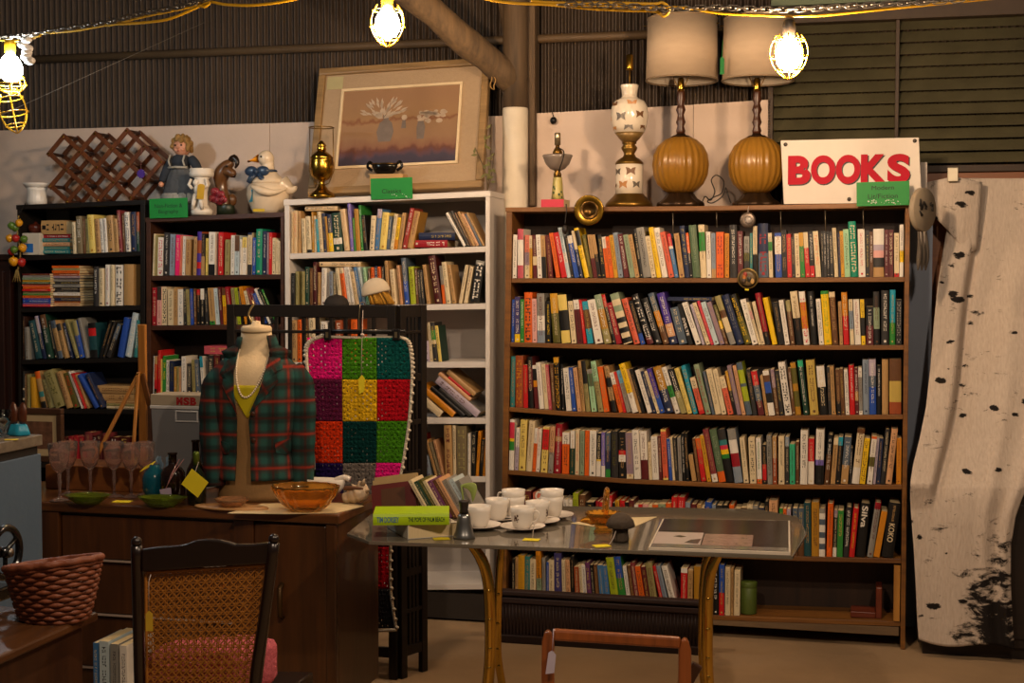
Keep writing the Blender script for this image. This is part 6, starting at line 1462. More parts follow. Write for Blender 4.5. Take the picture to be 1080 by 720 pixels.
    bp = nn(nt, 'ShaderNodeBump', Strength=.3, Distance=.004); L(no.outputs['Fac'], bp.inputs['Height']); L(bp.outputs[0], bs.inputs['Normal'])
    t = thing('plaid_jacket', 'green, black and red tartan wool jacket worn by the mannequin', 'jacket', MP, 0)
    def uvify(o, fn):
        me = o.data; uv = me.uv_layers.new(name='UVMap')
        for lp in me.loops: uv.data[lp.index].uv = fn(me.vertices[lp.vertex_index].co)
        return o
    flat = lambda co: (co.x * 1.0 + .02 + co.y * .35, co.z)
    zb, ztp = mz(503), mz(377)
    op = [(mz(503), 253.5, 270.5), (mz(470), 254.5, 269.5), (mz(440), 256, 268.5), (mz(420), 253, 276), (mz(395), 252, 285), (mz(377), 254, 289), (mz(366), 255.5, 288.5)]
    jr = lambda z: (thw(z) if z > mz(480) else interp([(mz(503), 43.5 * MK), (mz(480), 39 * MK)], z)) + (.013 if z < mz(388) else .009)
    def body(u, v):
        z = zb + (ztp - zb) * v; r = jr(z)
        xl = X(interp([(a, c) for a, c, e in op], z)); xr = X(interp([(a, e) for a, c, e in op], z))
        a0 = math.asin(max(-.99, min(.99, xr / r))); a1 = math.asin(max(-.99, min(.99, xl / r))) + 2 * PI
        a = a0 + (a1 - a0) * u
        wob = 1 + .012 * math.sin(9 * a + 3 * v) * (1 - v)
        return (r * math.sin(a) * wob, -r * math.cos(a) * SQ * wob - .003, z)
    b = MB(); b.grid(body, 64, 30); uvify(b.build('body', m, t, solid=.005), flat)
    def yoke(u, v):          # shoulders up to the collar
        z = ztp + (mz(364) - ztp) * v; r = interp([(0, jr(ztp)), (.5, 36 * MK), (1, 22 * MK)], v)
        xl = X(interp([(a, c) for a, c, e in op], z)); xr = X(interp([(a, e) for a, c, e in op], z))
        a0 = math.asin(max(-.95, min(.95, xr / r))); a1 = math.asin(max(-.95, min(.95, xl / r))) + 2 * PI
        a = a0 + (a1 - a0) * u
        return (r * math.sin(a), -r * math.cos(a) * SQ - .003, z)
    b = MB(); b.grid(yoke, 64, 8); uvify(b.build('shoulder_yoke', m, t, solid=.005), flat)
    for nm, pts, rr in (('sleeve', [(240, 389), (230, 404), (226, 428), (226, 456), (228, 482), (231, 510)], [9, 13.5, 13.5, 13, 12.5, 12]), ('sleeve', [(310, 387), (318, 402), (321.5, 428), (321.5, 456), (321, 484), (320.5, 511)], [9, 13.5, 13, 12.5, 12, 12])):
        P = smooth_path([Vector((X(x), -.012 - .02 * i / 5, mz(y))) for i, (x, y) in enumerate(pts)], 5)
        R = [interp([(i * 5, r_ * MK) for i, r_ in enumerate(rr)], j) * (1 + .03 * math.sin(j * 1.3)) for j in range(len(P))]
        b = MB(); b.tube(P, R, 20); uvify(b.build(nm, m, t), flat)
    def patch(name, poly, off, m_=m, n=1):
        b = MB(); c = (sum(p[0] for p in poly) / len(poly), sum(p[1] for p in poly) / len(poly))
        rows = 5; vs = []
        for k in range(rows + 1):
            f = k / rows
            for (x, y) in poly:
                xx = X(c[0] + (x - c[0]) * f); z = mz(c[1] + (y - c[1]) * f); r = max(jr(z), abs(xx) + .004)
                vs.append((xx, -SQ * math.sqrt(max(1e-6, r * r - xx * xx)) - off, z))
        q = len(poly); fs = []
        for k in range(rows):
            for i in range(q): fs.append((k * q + i, k * q + (i + 1) % q, (k + 1) * q + (i + 1) % q, (k + 1) * q + i))
        b.add(vs, fs, 0, False); return uvify(b.build(name, m_, t, solid=.004, fix=True), lambda co: (co.x * .8 + co.z * .5, co.z * .8 - co.x * .5))
    den = lambda P, n=4: [(P[i][0] + (P[(i + 1) % len(P)][0] - P[i][0]) * k / n, P[i][1] + (P[(i + 1) % len(P)][1] - P[i][1]) * k / n) for i in range(len(P)) for k in range(n)]
    patch('lapel', den([(255.5, 370), (243, 381), (238, 392), (243, 396), (241, 404), (252, 424), (257, 434), (254, 415), (253.5, 390)]), .014)
    patch('lapel', den([(289, 368), (299, 377), (303, 386), (296.5, 391), (299, 400), (284, 418), (269.5, 433), (280, 410), (286, 390)]), .014)
    patch('pocket_flap', den([(294, 464), (311, 460), (312, 471), (305, 478), (295, 474)]), .008)
    patch('pocket_flap', den([(232, 462), (247, 465), (246, 476), (236, 478), (231, 472)]), .008)
    # collar rising round the neck
    def collar(u, v):
        a = rad(42) + rad(276) * u; r = (31 - 12 * v ** .7) * MK; z = mz(379 - 25 * v) + .004 * math.sin(a)
        return (r * math.sin(a), -r * math.cos(a) * .78 - .002, z - (.03 if v == 0 and False else 0))
    b = MB(); b.grid(collar, 40, 5); uvify(b.build('collar', m, t, solid=.005), flat)
    for y in (433, 461):
        b = MB(); x, yy, z = srf(X(273), mz(y), .0); r = jr(z); yy = -SQ * math.sqrt(r * r - x * x) - .009
        b.lathe([(.0085, 0), (.009, .002), (.006, .004), (0, .0035)], 16, M=Matrix.Translation((x, yy, z)) @ Matrix.Rotation(PI / 2, 4, 'X')); b.build('button', mat('brown_horn_button', '3d2214', .3), t)
mannequin()
# ---------------------------------------------------------------- lattice screen, quilt, hanger
SP = hy(418, 322, 5.5); SS, SD, STOP = frame(SP)
def screen():
    t = wthing('folding_screen', 'black lattice folding screen behind the mannequin and blanket', 'screen', SS, SD, 0)
    m = mat('black_stained_wood', '17110d', .45, var=.3, scale=12); H = STOP
    def panel(name, x0, x1, M, ncell):
        """A framed lattice from x0 to x1 in its own plane."""
        w = x1 - x0
        def part(nm, bx):
            b = MB(); b.box(*bx, M=M); b.build(nm, m, t, bevel=.002)
        T = .011
        part('post', (x0, x0 + .034, -T, T, 0, H)); part('post', (x1 - .034, x1, -T, T, 0, H))
        a, c = x0 + .0345, x1 - .0345
        rails = [(H - .048, H), (H - .112, H - .100), (H - .30, H - .27), (H - .47, H - .45), (H - .68, H - .65), (.40, .43), (.255, .27), (.085, .125)]
        for z0, z1 in rails: part('rail', (a, c, -T * .8, T * .8, z0, z1))
        n = ncell
        for i in range(1, n):
            x = a + (c - a) * i / n; part('slat', (x - .0075, x + .0075, -T * .6, T * .6, .1255, H - .0485))
    wA = SS - wp(240, 330, SD)[0]
    panel('left', -wA, 0, Matrix.Identity(4), 11)
    # the second leaf turns back towards the right
    q = hy(447, 322, 5.63); sB, dB, _ = frame(q); v = Vector((sB - SS - .002, dB - SD, 0)); L_ = .30; ang = math.atan2(v.y, v.x)
    L_ = v.length
    panel('right', .004, L_, Matrix.Translation((.006, 0, 0)) @ Matrix.Rotation(ang, 4, 'Z'), 4)
screen()
def quilt():
    d = SD - .035
    rows = [356, 400, 444, 488, 532, 576, 620, 662]
    cols = {356: (324, 360.5, 398, 431), 400: (325, 361, 398, 432.5), 444: (329, 362, 397.5, 429.5), 488: (333, 362, 396.5, 423.5), 532: (335, 362, 392, 415), 576: (335, 360, 386, 410), 620: (336, 360, 385, 410), 662: (338, 364, 392, 416)}
    pal = dict(p='d3186f', g='3f7a14', t='0b4a47', u='531634', y='d2a51a', r='a80f1c', o='c9330e', d='06312f', i='1d1040', s='6a625c', k='d81a78', n='2a2a30')
    lay = ['pgt', 'uyr', 'odg', 'isk', 'rgu', 'tor', 'nsn']
    t = wthing('crochet_blanket', 'bright crochet granny-square blanket with white edging hung on the screen', 'blanket', wp(378, 356, d)[0], d, 0)
    s0 = wp(378, 356, d)[0]
    def P(px, py, y=0): s, z = wp(px, py, d); return Vector((s - s0, y, z))
    for j, row in enumerate(lay):
        for i, c in enumerate(row):
            a, b_, e, f = P(cols[rows[j]][i], rows[j]), P(cols[rows[j]][i + 1], rows[j]), P(cols[rows[j + 1]][i + 1], rows[j + 1]), P(cols[rows[j + 1]][i], rows[j + 1])
            N = 27; vs = []; fs = []
            for v in range(N + 1):
                for u in range(N + 1):
                    p = a.lerp(b_, u / N).lerp(f.lerp(e, u / N), v / N)
                    gx, gz = (i + u / N), (j + v / N)
                    y = -.003 * abs(math.sin(u * PI / 3)) * (.4 + abs(math.sin(v * PI / 3))) + .006 * math.sin(gx * 2.2 + gz)
                    vs.append((p.x, y, p.z))
            rr = random.Random(j * 7 + i)
            for v in range(N):
                for u in range(N):
                    ring = max(abs(u - 13), abs(v - 13))
                    if u % 3 == 1 and ((v + (u // 3 % 2) * 2) % 4 == 1) and 2 < ring < 13 and rr.random() < (.75 if c in 'pyogit' else .4): continue
                    k = v * (N + 1) + u; fs.append((k, k + N + 1, k + N + 2, k + 1))
            b = MB(); b.add(vs, fs, 0, True); b.build('granny_square', mat('yarn_' + c, pal[c], .95, var=.35, scale=70, bump=.9, bscale=110, spec=.1), t, solid=.004)
    wh = mat('white_yarn', 'c9bda8', .95, var=.15, scale=60, bump=.6, spec=.1)
    b = MB()
    edge = [P(325, 402), P(323.5, 372), P(328, 360), P(340, 354.5)]
    ed2 = [P(423, 356), P(430.5, 361), P(434, 378), P(434.5, 402), P(431.5, 444), P(425, 488), P(417, 532), P(412, 576), P(412, 620), P(418, 664)]
    for e_, r_ in ((edge, .010), (ed2, .0085)):
        S = smooth_path(e_, 9)
        b.tube(S, r_ * .7, 7)
        for i, p in enumerate(S[::2]): b.ball(p + Vector((.005 * (1 if e_ is ed2 else -1), -.002, 0)), (r_, .006, r_ * .8), 8, 6)
    b.tube(smooth_path([P(340, 354.8), P(378, 356), P(423, 355.5)], 8), .006, 7)
    b.tube(smooth_path([P(336, 663), P(378, 665), P(418, 664)], 6), .007, 7); b.build('white_edging', wh, t)
    # hanger
    t2 = wthing('clip_hanger', 'black clip hanger holding the crochet blanket', 'hanger', s0, d - .004, 0); bl = mat('black_hanger_plastic', '121112', .35)
    a, c = P(331, 349), P(428, 349)
    b = MB(); b.tube([a, c], .007, 8); b.build('bar', bl, t2)
    for px in (346.5, 419):
        q = P(px, 352, -.008); b = MB(); b.box(q.x - .014, q.x + .014, -.014, .0, q.z - .024, q.z + .020); cl = b.build('clip', bl, t2, bevel=.003)
        b = MB(); b.box(q.x - .005, q.x + .006, -.0165, -.0145, q.z - .014, q.z + .008); b.build('spring', mat('nickel', 'a89878', .3, metal=.9), cl)
    m_ = (a + c) / 2; b = MB(); b.tube(smooth_path([m_, m_ + Vector((0, 0, .05)), m_ + Vector((.004, .004, STOP - m_.z + .004)), m_ + Vector((.004, .03, STOP - m_.z + .012)), m_ + Vector((.004, .058, STOP - m_.z + .002)), m_ + Vector((.004, .058, STOP - m_.z - .03))], 4), .002, 6); b.build('hook', mat('nickel', 'a89878', .3, metal=.9), t2)
    s, z = wp(381.5, 405, d - .02); b = MB(); b.prism([(-.010, -.04), (.012, -.026), (.014, .022), (.002, .036), (-.012, .02)], 0, .001); o = b.build('price_tag', TAGY); b = MB(); b.tube([(0, 0, .034), (.002, .002, (405 - 365) * .0036), (.004, .012, (405 - 326) * .0036)], .0012, 5); b.ball((.003, .006, (405 - 352) * .0036), (.009, .004, .006), 6, 5)
    b.build('string', STRING, o); tag(o, 'yellow price tag on a string before the crochet blanket', 'tag'); o.location = W(s, d - .024, z); o.rotation_euler = (0, 0, -A)
quilt()
def on_white_shelf():
    # whisk broom with a white cap, dark dome hat
    d = .012; s, z = wp(399, 321, -.03); zb = interp_z(WH[2], s, 0) + .002; k = mpp(W(s, d, z))
    t = wthing('whisk_broom', 'straw whisk with a white felt cap on the white bookcase', 'broom', s, -.036, zb)
    b = MB(); r = random.Random(2)
    for i in range(60):
        a = r.uniform(-1, 1); e = r.uniform(-1, 1); top = Vector((-.012 + a * .034, e * .02, .075)); bot = Vector((.020 + a * .052, e * .028, .002 + r.uniform(0, .006)))
        b.tube([bot, bot.lerp(top, .5) + Vector((a * .004, 0, 0)), top], .0028, 5)
    b.build('straw', mat('yellow_straw', 'b8862a', .8, var=.35, scale=40), t)
    b = MB(); M = Matrix.Translation((-.010, 0, .062)) @ Matrix.Rotation(rad(-14), 4, 'Y')
    b.lathe([(.068, -.012), (.070, -.004), (.064, .022), (.046, .046), (.022, .058), (0, .061)], 28, squash=.5, M=M); b.build('felt_cap', mat('white_felt', 'c6b59a', .9, var=.05), t)
    s2 = wp(357, 321, -.02)[0]; zb = interp_z(WH[2], s2, 0) + .002
    b = MB(); b.lathe([(.060, 0), (.060, .006), (.052, .026), (.034, .042), (0, .050)], 28, squash=.6); o = b.build('dark_dome', mat('dark_felt', '241d17', .8)); tag(o, 'dark rounded felt hat standing on the white bookcase behind the screen', 'hat'); o.location = W(s2, -.045, zb); o.rotation_euler = (0, 0, -A); o.name = 'felt_hat'
on_white_shelf()
# ---------------------------------------------------------------- blue-grey cabinet, sewing table, basket, floor books
def left_furniture():
    p = hz(45, 458, 1.08); s, d, _ = frame(p)
    t = wthing('cabinet', 'blue-grey painted cabinet with a bare wooden top at the picture edge', 'cabinet', s, d, 0)
    bl = mat('blue_grey_paint', '47586a', .6, var=.12, scale=5, bump=.1, bscale=40); tw = wood('weathered_top', '#4a4238', '#776a58', 'x', .6, 6)
    b = MB(); b.box(-.8, 0, -.55, 0, 1.046, 1.08); b.build('top', tw, t, bevel=.003)
    b = MB(); b.box(-.78, -.012, -.53, -.012, 1.02, 1.0455); b.build('shadow_gap', mat('dark_gap_wood', '1c1612', .6), t)  # inset strip under the top; the gap's shade is put into its dark colour
    b = MB(); b.box(-.79, -.004, -.54, -.004, .0, 1.0195); b.build('body', bl, t, bevel=.003)
    b = MB(); b.box(-.78, -.42, -.548, -.5405, .1, .98); b.build('door', bl, t, bevel=.002); b = MB(); b.box(-.40, -.02, -.548, -.5405, .1, .98); b.build('door', bl, t, bevel=.002)
    z = 1.0806; q = hz(20, 459, z); k = mpp(q)
    b = MB(); b.grid(lambda u, v: (((u - .5) * 26 * k) * (1 - .25 * v) + .004 * math.sin(9 * v + 3 * u), (.5 - math.cos(PI * u)) * .0 + .03 * math.cos(2 * PI * u) , 13 * k * v * (1 + .15 * math.sin(7 * u)) * (1 if u < .9 else .7)), 24, 6); o = b.build('turquoise_cloth', mat('turquoise_glaze', '1f86a3', .4, var=.2, scale=30), solid=.004)
    bpy.data.objects.remove(o)
    b = MB(); b.lathe([(10 * k, 0), (12.5 * k, .004), (11 * k, 6 * k), (9 * k, 11 * k), (8 * k, 12 * k), (0, 11 * k)], 28, ripple=.08, nrip=5, squash=.7); o = b.build('turquoise_base', mat('turquoise_glaze', '1f86a3', .35, var=.2, scale=30)); tag(o, 'turquoise glazed base on the blue-grey cabinet holding a wooden carving', 'stand'); o.location = q; o.rotation_euler = (0, 0, -A); o.name = 'glazed_stand'
    t = thing('wooden_carving', 'glossy brown carving of two rounded lobes in the turquoise stand', 'carving', q + Vector((0, 0, 12.2 * k)), -A); w = mat('glossy_teak', '4a2412', .3, var=.25, scale=12, coat=.3)
    for dx in (-5, 4): b = MB(); b.lathe([(3 * k, 0), (5 * k, 4 * k), (5 * k, 13 * k), (3.6 * k, 19 * k), (1.4 * k, 22.5 * k), (0, 23 * k)], 16, M=Matrix.Translation((dx * k, 0, 0)) @ Matrix.Rotation(rad(3 * dx / 4), 4, 'Y'), squash=.6); b.build('lobe', w, t)
    q = hz(4, 461, z); b = MB(); b.lathe([(6 * k, 0), (6.5 * k, .004), (3 * k, .01), (3 * k, .02), (7 * k, .05), (8 * k, .085), (7.6 * k, .085), (6 * k, .05), (0, .024)], 24); o = b.build('glass_cup', mat('clear_glass', 'dfe4e4', .03, trans=1., var=.01)); tag(o, 'clear stemmed glass at the edge of the blue-grey cabinet', 'glass'); o.location = q
    q = hz(10, 460.5, z); b = MB(); b.box(-.02, .02, -.012, .012, 0, .001); o = b.build('price_card', TAGY); tag(o, 'yellow price card by the clear glass on the cabinet', 'card'); o.location = hz(12, 463.5, z); o.rotation_euler = (0, 0, .2)
    # tall dark cupboard left of the black bookcase
    s0 = wp(9.5, 300, -.02)[0]
    t = wthing('tall_cupboard', 'tall dark mahogany cupboard standing left of the black bookcase', 'cupboard', s0, -.02, 0); mh = wood('dark_mahogany', '#140806', '#2c130b', 'z', .35, 6, coat=.2)
    zt = wp(5, 268, -.02)[1]
    b = MB(); b.box(-.8, 0, .01, .34, 0, zt - .03); b.build('body', mh, t, bevel=.003); b = MB(); b.box(-.82, .008, -.008, .345, zt - .0295, zt); b.build('cornice', mh, t, bevel=.006)
    b = MB(); b.box(-.38, -.03, -.006, .0095, .12, zt - .08); dd = b.build('door', mh, t, bevel=.004); b = MB(); b.ball((-.36, -.014, zt * .5), .012, 10, 8); b.build('knob', OLDBRASS, dd)
    # sewing table with basket and machine
    p = hz(104, 645, .75); s, d, _ = frame(p)
    t = wthing('sewing_table', 'brown wooden sewing table under the wicker basket', 'table', s, d, 0); w = wood('oak_table', '#2e180b', '#5a3719', 'y', .4, 6)
    b = MB(); b.box(-.9, 0, -.48, 0, .728, .75); b.build('table_top', w, t, bevel=.006)
    w2 = wood('oak_side', '#2a150a', '#43260f', 'z', .45, 6)
    b = MB(); b.box(-.05, -.028, -.45, -.03, .0, .7275); b.build('side_panel', w2, t, bevel=.003); b = MB(); b.box(-.88, -.858, -.45, -.03, 0, .7275); b.build('side_panel', w2, t, bevel=.003)
    b = MB(); b.box(-.857, -.0505, -.445, -.425, .55, .7275); b.build('drawer_front', w2, t, bevel=.003)
    zt = .7506; q = hz(43, 658, zt); k = mpp(q); q = q + B * .06
    t = thing('wicker_basket', 'oval red-brown wicker basket on the sewing table', 'basket', q, -A); wk = mat('wicker_brown', '6e3a22', .55, var=.35, scale=30, bump=.3)
    H = 58 * k; n = 13
    def ring(i, ph, dr=0):
        f = i / n; R = (36 + 15 * f ** .8) * k + dr
        return [(R * (1 + .03 * math.cos(13 * a + ph + i * .25)) * math.cos(a), R * .8 * (1 + .03 * math.cos(13 * a + ph + i * .25)) * math.sin(a), H * (f + .5 / n) + .020 * f * math.cos(a + .4)) for a in [2 * PI * j / 110 for j in range(110)]]
    b = MB()
    for i in range(n): b.tube(ring(i, PI * (i % 2)), H / n * .62, 6, closed=True)
    b.build('woven_wall', wk, t)
    b = MB(); b.tube([(p_[0] * 1.01, p_[1] * 1.01, p_[2] + .004) for p_ in ring(n - .4, 0)], .009, 8, closed=True); b.build('rim', wk, t)
    b = MB(); b.lathe([(36 * k, 0), (36 * k, .008), (0, .008)], 40, squash=.74); b.build('base', wk, t)
    q = hz(-12, 640, zt) + B * .03; t = thing('sewing_machine', 'black sewing machine whose handwheel shows beside the wicker basket', 'sewing machine', q, -A); m = mat('black_enamel', '0a0909', .2, coat=.4); st = mat('worn_steel', '77716a', .35, metal=.9)
    b = MB(); b.box(-.36, .0, -.09, .09, 0, .035); b.build('bed', m, t, bevel=.006)
    b = MB(); b.tube(smooth_path([Vector((-.03, 0, .035)), Vector((-.03, 0, .12)), Vector((-.06, 0, .165)), Vector((-.18, 0, .175)), Vector((-.30, 0, .17)), Vector((-.32, 0, .06))], 5), .036, 12); b.build('arm', m, t)
    b = MB(); Y = Matrix.Translation((.030, 0, .135)) @ Matrix.Rotation(PI / 2, 4, 'Y'); R = .062
    b.tube([(R * math.cos(a), R * math.sin(a), 0) for a in [2 * PI * j / 36 for j in range(36)]], .010, 8, closed=True, M=Y)
    for a in (0, 2.1, 4.2): b.tube([(0, 0, 0), (R * math.cos(a), R * math.sin(a), 0)], .006, 6, M=Y)
    b.tube([(0, 0, -.03), (0, 0, .012)], .014, 10, M=Y); b.build('handwheel', m, t)
    b = MB(); b.tube([(0, 0, .0125), (0, 0, .02)], .011, 10, M=Y); b.build('clutch_knob', st, t)
    # three tall books on the floor against the sideboard
    for i, (px, w, h, c, lab) in enumerate(((98.5, .018, .318, 'steelblue', 'thin blue book on the floor before the sideboard'), (105, .035, .325, 'paleblue', 'wide pale-blue book on the floor beside the cane chair'), (116.5, .03, .318, 'gray', 'grey book on the floor between pale-blue and white ones'), (126.5, .026, .315, 'white', 'white book with a dark panel on the floor by the cane chair'))):
        dd = DD - .215; s = wp(px, 700, dd)[0]
        M = Matrix.Translation(W(s, dd, .001)) @ Matrix.Rotation(-A, 4, 'Z')
        r = make_book(M, w, h, .19, parse_cols(c), 'paperback_book', 'floor', i, random.Random(i), right_pivot=False); BOOKS.pop(); r['o']['label'] = lab; r['o']['group'] = 'books on the floor'
left_furniture()
# ---------------------------------------------------------------- glass table and what lies on it
TZ = .74
def table():
    pts = [(366, 562), (389, 570.5), (836, 586), (851, 562), (842, 545), (800, 536.5), (440, 531), (392, 541)]
    P = [hz(x, y, TZ) for x, y in pts]; c = sum(P, Vector()) / len(P); c.z = 0
    t = thing('glass_table', 'smoked-glass table on bowed brass legs in front of the bookcases', 'table', c)
    g, nt, bs, L = base_mat('smoked_glass'); bs.inputs['Base Color'].default_value = lin('766e60'); bs.inputs['Roughness'].default_value = .03; bs.inputs['Transmission Weight'].default_value = .35; bs.inputs['IOR'].default_value = 1.52
    no = nn(nt, 'ShaderNodeTexNoise', Scale=6.); mr = nn(nt, 'ShaderNodeMapRange'); mr.inputs[3].default_value = .03; mr.inputs[4].default_value = .09; L(no.outputs['Fac'], mr.inputs[0]); L(mr.outputs[0], bs.inputs['Roughness'])
    b = MB(); b.slab([(p.x - c.x, p.y - c.y) for p in P], TZ - .012, TZ); b.build('glass_top', g, t, bevel=.002)
    def at(px, py, Y): q = hy(px, py, Y); return Vector((q.x - c.x, q.y - c.y, min(q.z, TZ - .0135)))
    legs = [([(497, 574), (508, 590), (514.5, 612), (517, 645), (517, 690), (514, 730), (508, 800)], 4.52, 6.2), ([(529, 575), (527.5, 592), (526, 615), (525, 650), (525, 690), (530, 724), (538, 770)], 5.02, 4.3), ([(760, 580), (751, 598), (747, 620), (746, 655), (746, 700), (749, 740), (757, 810)], 4.42, 6.2), ([(752, 575), (745, 592), (742, 615), (741, 650), (741, 690), (744, 730), (752, 778)], 4.95, 4.6)]
    for pts_, Y, r in legs:
        S = smooth_path([at(x, y, Y) for x, y in pts_], 6); k = Y / F; z0 = S[-1].z
        foot = S[-1].copy(); foot.z = .012; S.append(foot)
        b = MB(); b.tube(S, [r * k * (.75 + .25 * min(1, i / 6)) for i in range(len(S))], 14); lg = b.build('leg', mat('bright_brass', 'd2ab50', .18, metal=1., var=.1), t)
        for f in (.40, .52, .63, .72):
            q = S[int(f * (len(S) - 1))]; b = MB(); b.ball(q + Vector((0, -r * k, 0)), (.0065, .004, .0065), 10, 6); b.build('stud', mat('bright_brass', 'd2ab50', .18, metal=1., var=.1), lg)
        b = MB(); b.lathe([(r * k * 1.8, 0), (r * k * 1.8, .006), (r * k * .9, .014)], 18, M=Matrix.Translation((foot.x, foot.y, 0))); b.build('foot', BRASS, lg)
    zt = TZ - .0205; tops = [at(p_[0][0], p_[0][1], Y) for p_, Y, r in legs]
    for a, d in ((0, 1), (2, 3), (0, 2), (1, 3)):
        A_, D_ = tops[a].copy(), tops[d].copy(); A_.z = D_.z = zt; b = MB(); b.tube([A_, D_], .007, 8); b.build('support_rail', OLDBRASS, t)
table()
Z0 = TZ + .0008
def crockery():
    prn = mat('brown_print_on_china', '4a2f26', .4, var=.4, scale=60)
    cupp = [(7.5, 0), (8, .3), (9.5, 2), (11.2, 8), (12.2, 16), (13, 22), (12.3, 22), (11.4, 15), (10.2, 8), (8, 2.4), (0, 2)]
    sau = [(9, 0), (10, .6), (17, 2.4), (23.5, 4.2), (24, 4.8), (23, 4.9), (16, 3.4), (10, 1.8), (0, 1.6)]
    K = .0032; z_s = 1.9 * K
    def cup(p, lab, yaw, hand=True):
        t = thing('teacup', lab, 'cup', p, yaw, 'white teacups on the glass table')
        b = MB(); b.lathe([(r * K, z * K) for r, z in cupp], 32); b.build('cup_body', WHITEC, t)
        b = MB(); b.tube(smooth_path([Vector((11.0 * K, 0, 17.5 * K)), Vector((16 * K, 0, 18 * K)), Vector((18 * K, 0, 13.5 * K)), Vector((15 * K, 0, 8.5 * K)), Vector((10.5 * K, 0, 6 * K))], 5), .0032, 8); b.build('handle', WHITEC, t)
        b = MB(); r = random.Random(int(p.x * 999))
        for i in range(14):
            a = -1.9 + r.uniform(-.22, .22); z = r.uniform(7, 15); rr = interp([(2, 9.5), (8, 11.2), (16, 12.2)], z) * K + .0004
            e = r.uniform(.0015, .0035); b.add([(rr * math.cos(a - e / rr), rr * math.sin(a - e / rr), z * K - e), (rr * math.cos(a + e / rr), rr * math.sin(a + e / rr), z * K - e * .6), (rr * math.cos(a + e / rr * .6), rr * math.sin(a + e / rr * .6), z * K + e * 1.4), (rr * math.cos(a - e / rr), rr * math.sin(a - e / rr), z * K + e)], [(0, 1, 2, 3)])
        b.build('print', prn, t)
        return t
    spots = [(505, 557, 'nearest the silver bell', rad(-150)), (524.5, 549, 'just behind the one by the silver bell', rad(100)), (541.5, 546, '', rad(150)), (551, 558.5, 'at the very front with its handle showing', rad(-15)), (567, 552, 'directly behind the front one', rad(80)), (582, 546, '', rad(150))]
    for i, (px, py, lab, yaw) in enumerate(spots):
        p = hz(px, py, Z0)
        t = thing('saucer', 'white saucer under ' + ['the teacup nearest the silver bell', 'the teacup second from the silver bell', 'the pair of stacked cups nearer the bell', 'the front teacup with a visible handle', 'the teacup behind the front one', 'the stacked cups nearer the amber basket'][i], 'saucer', p, 0, 'white saucers on the glass table')
        b = MB(); b.lathe([(r * K, z * K) for r, z in sau], 40); b.build('plate', WHITEC, t)
        b = MB(); b.tube([(23.6 * K * math.cos(2 * PI * j / 40), 23.6 * K * math.sin(2 * PI * j / 40), 4.85 * K) for j in range(40)], .0006, 5, closed=True); b.build('rim_line', mat('fine_rim_line', 'a89088', .4), t)
        q = p + Vector((0, 0, z_s + .0002))
        if lab: cup(q, 'white teacup ' + lab, yaw)
        else:
            nm = 'nearer the silver bell' if i == 2 else 'nearer the amber glass basket'
            cup(q, 'lower cup of the stack ' + nm, yaw); cup(q + Vector((0, 0, 7 * K)), 'upper cup of the stack ' + nm, yaw + .2)
crockery()
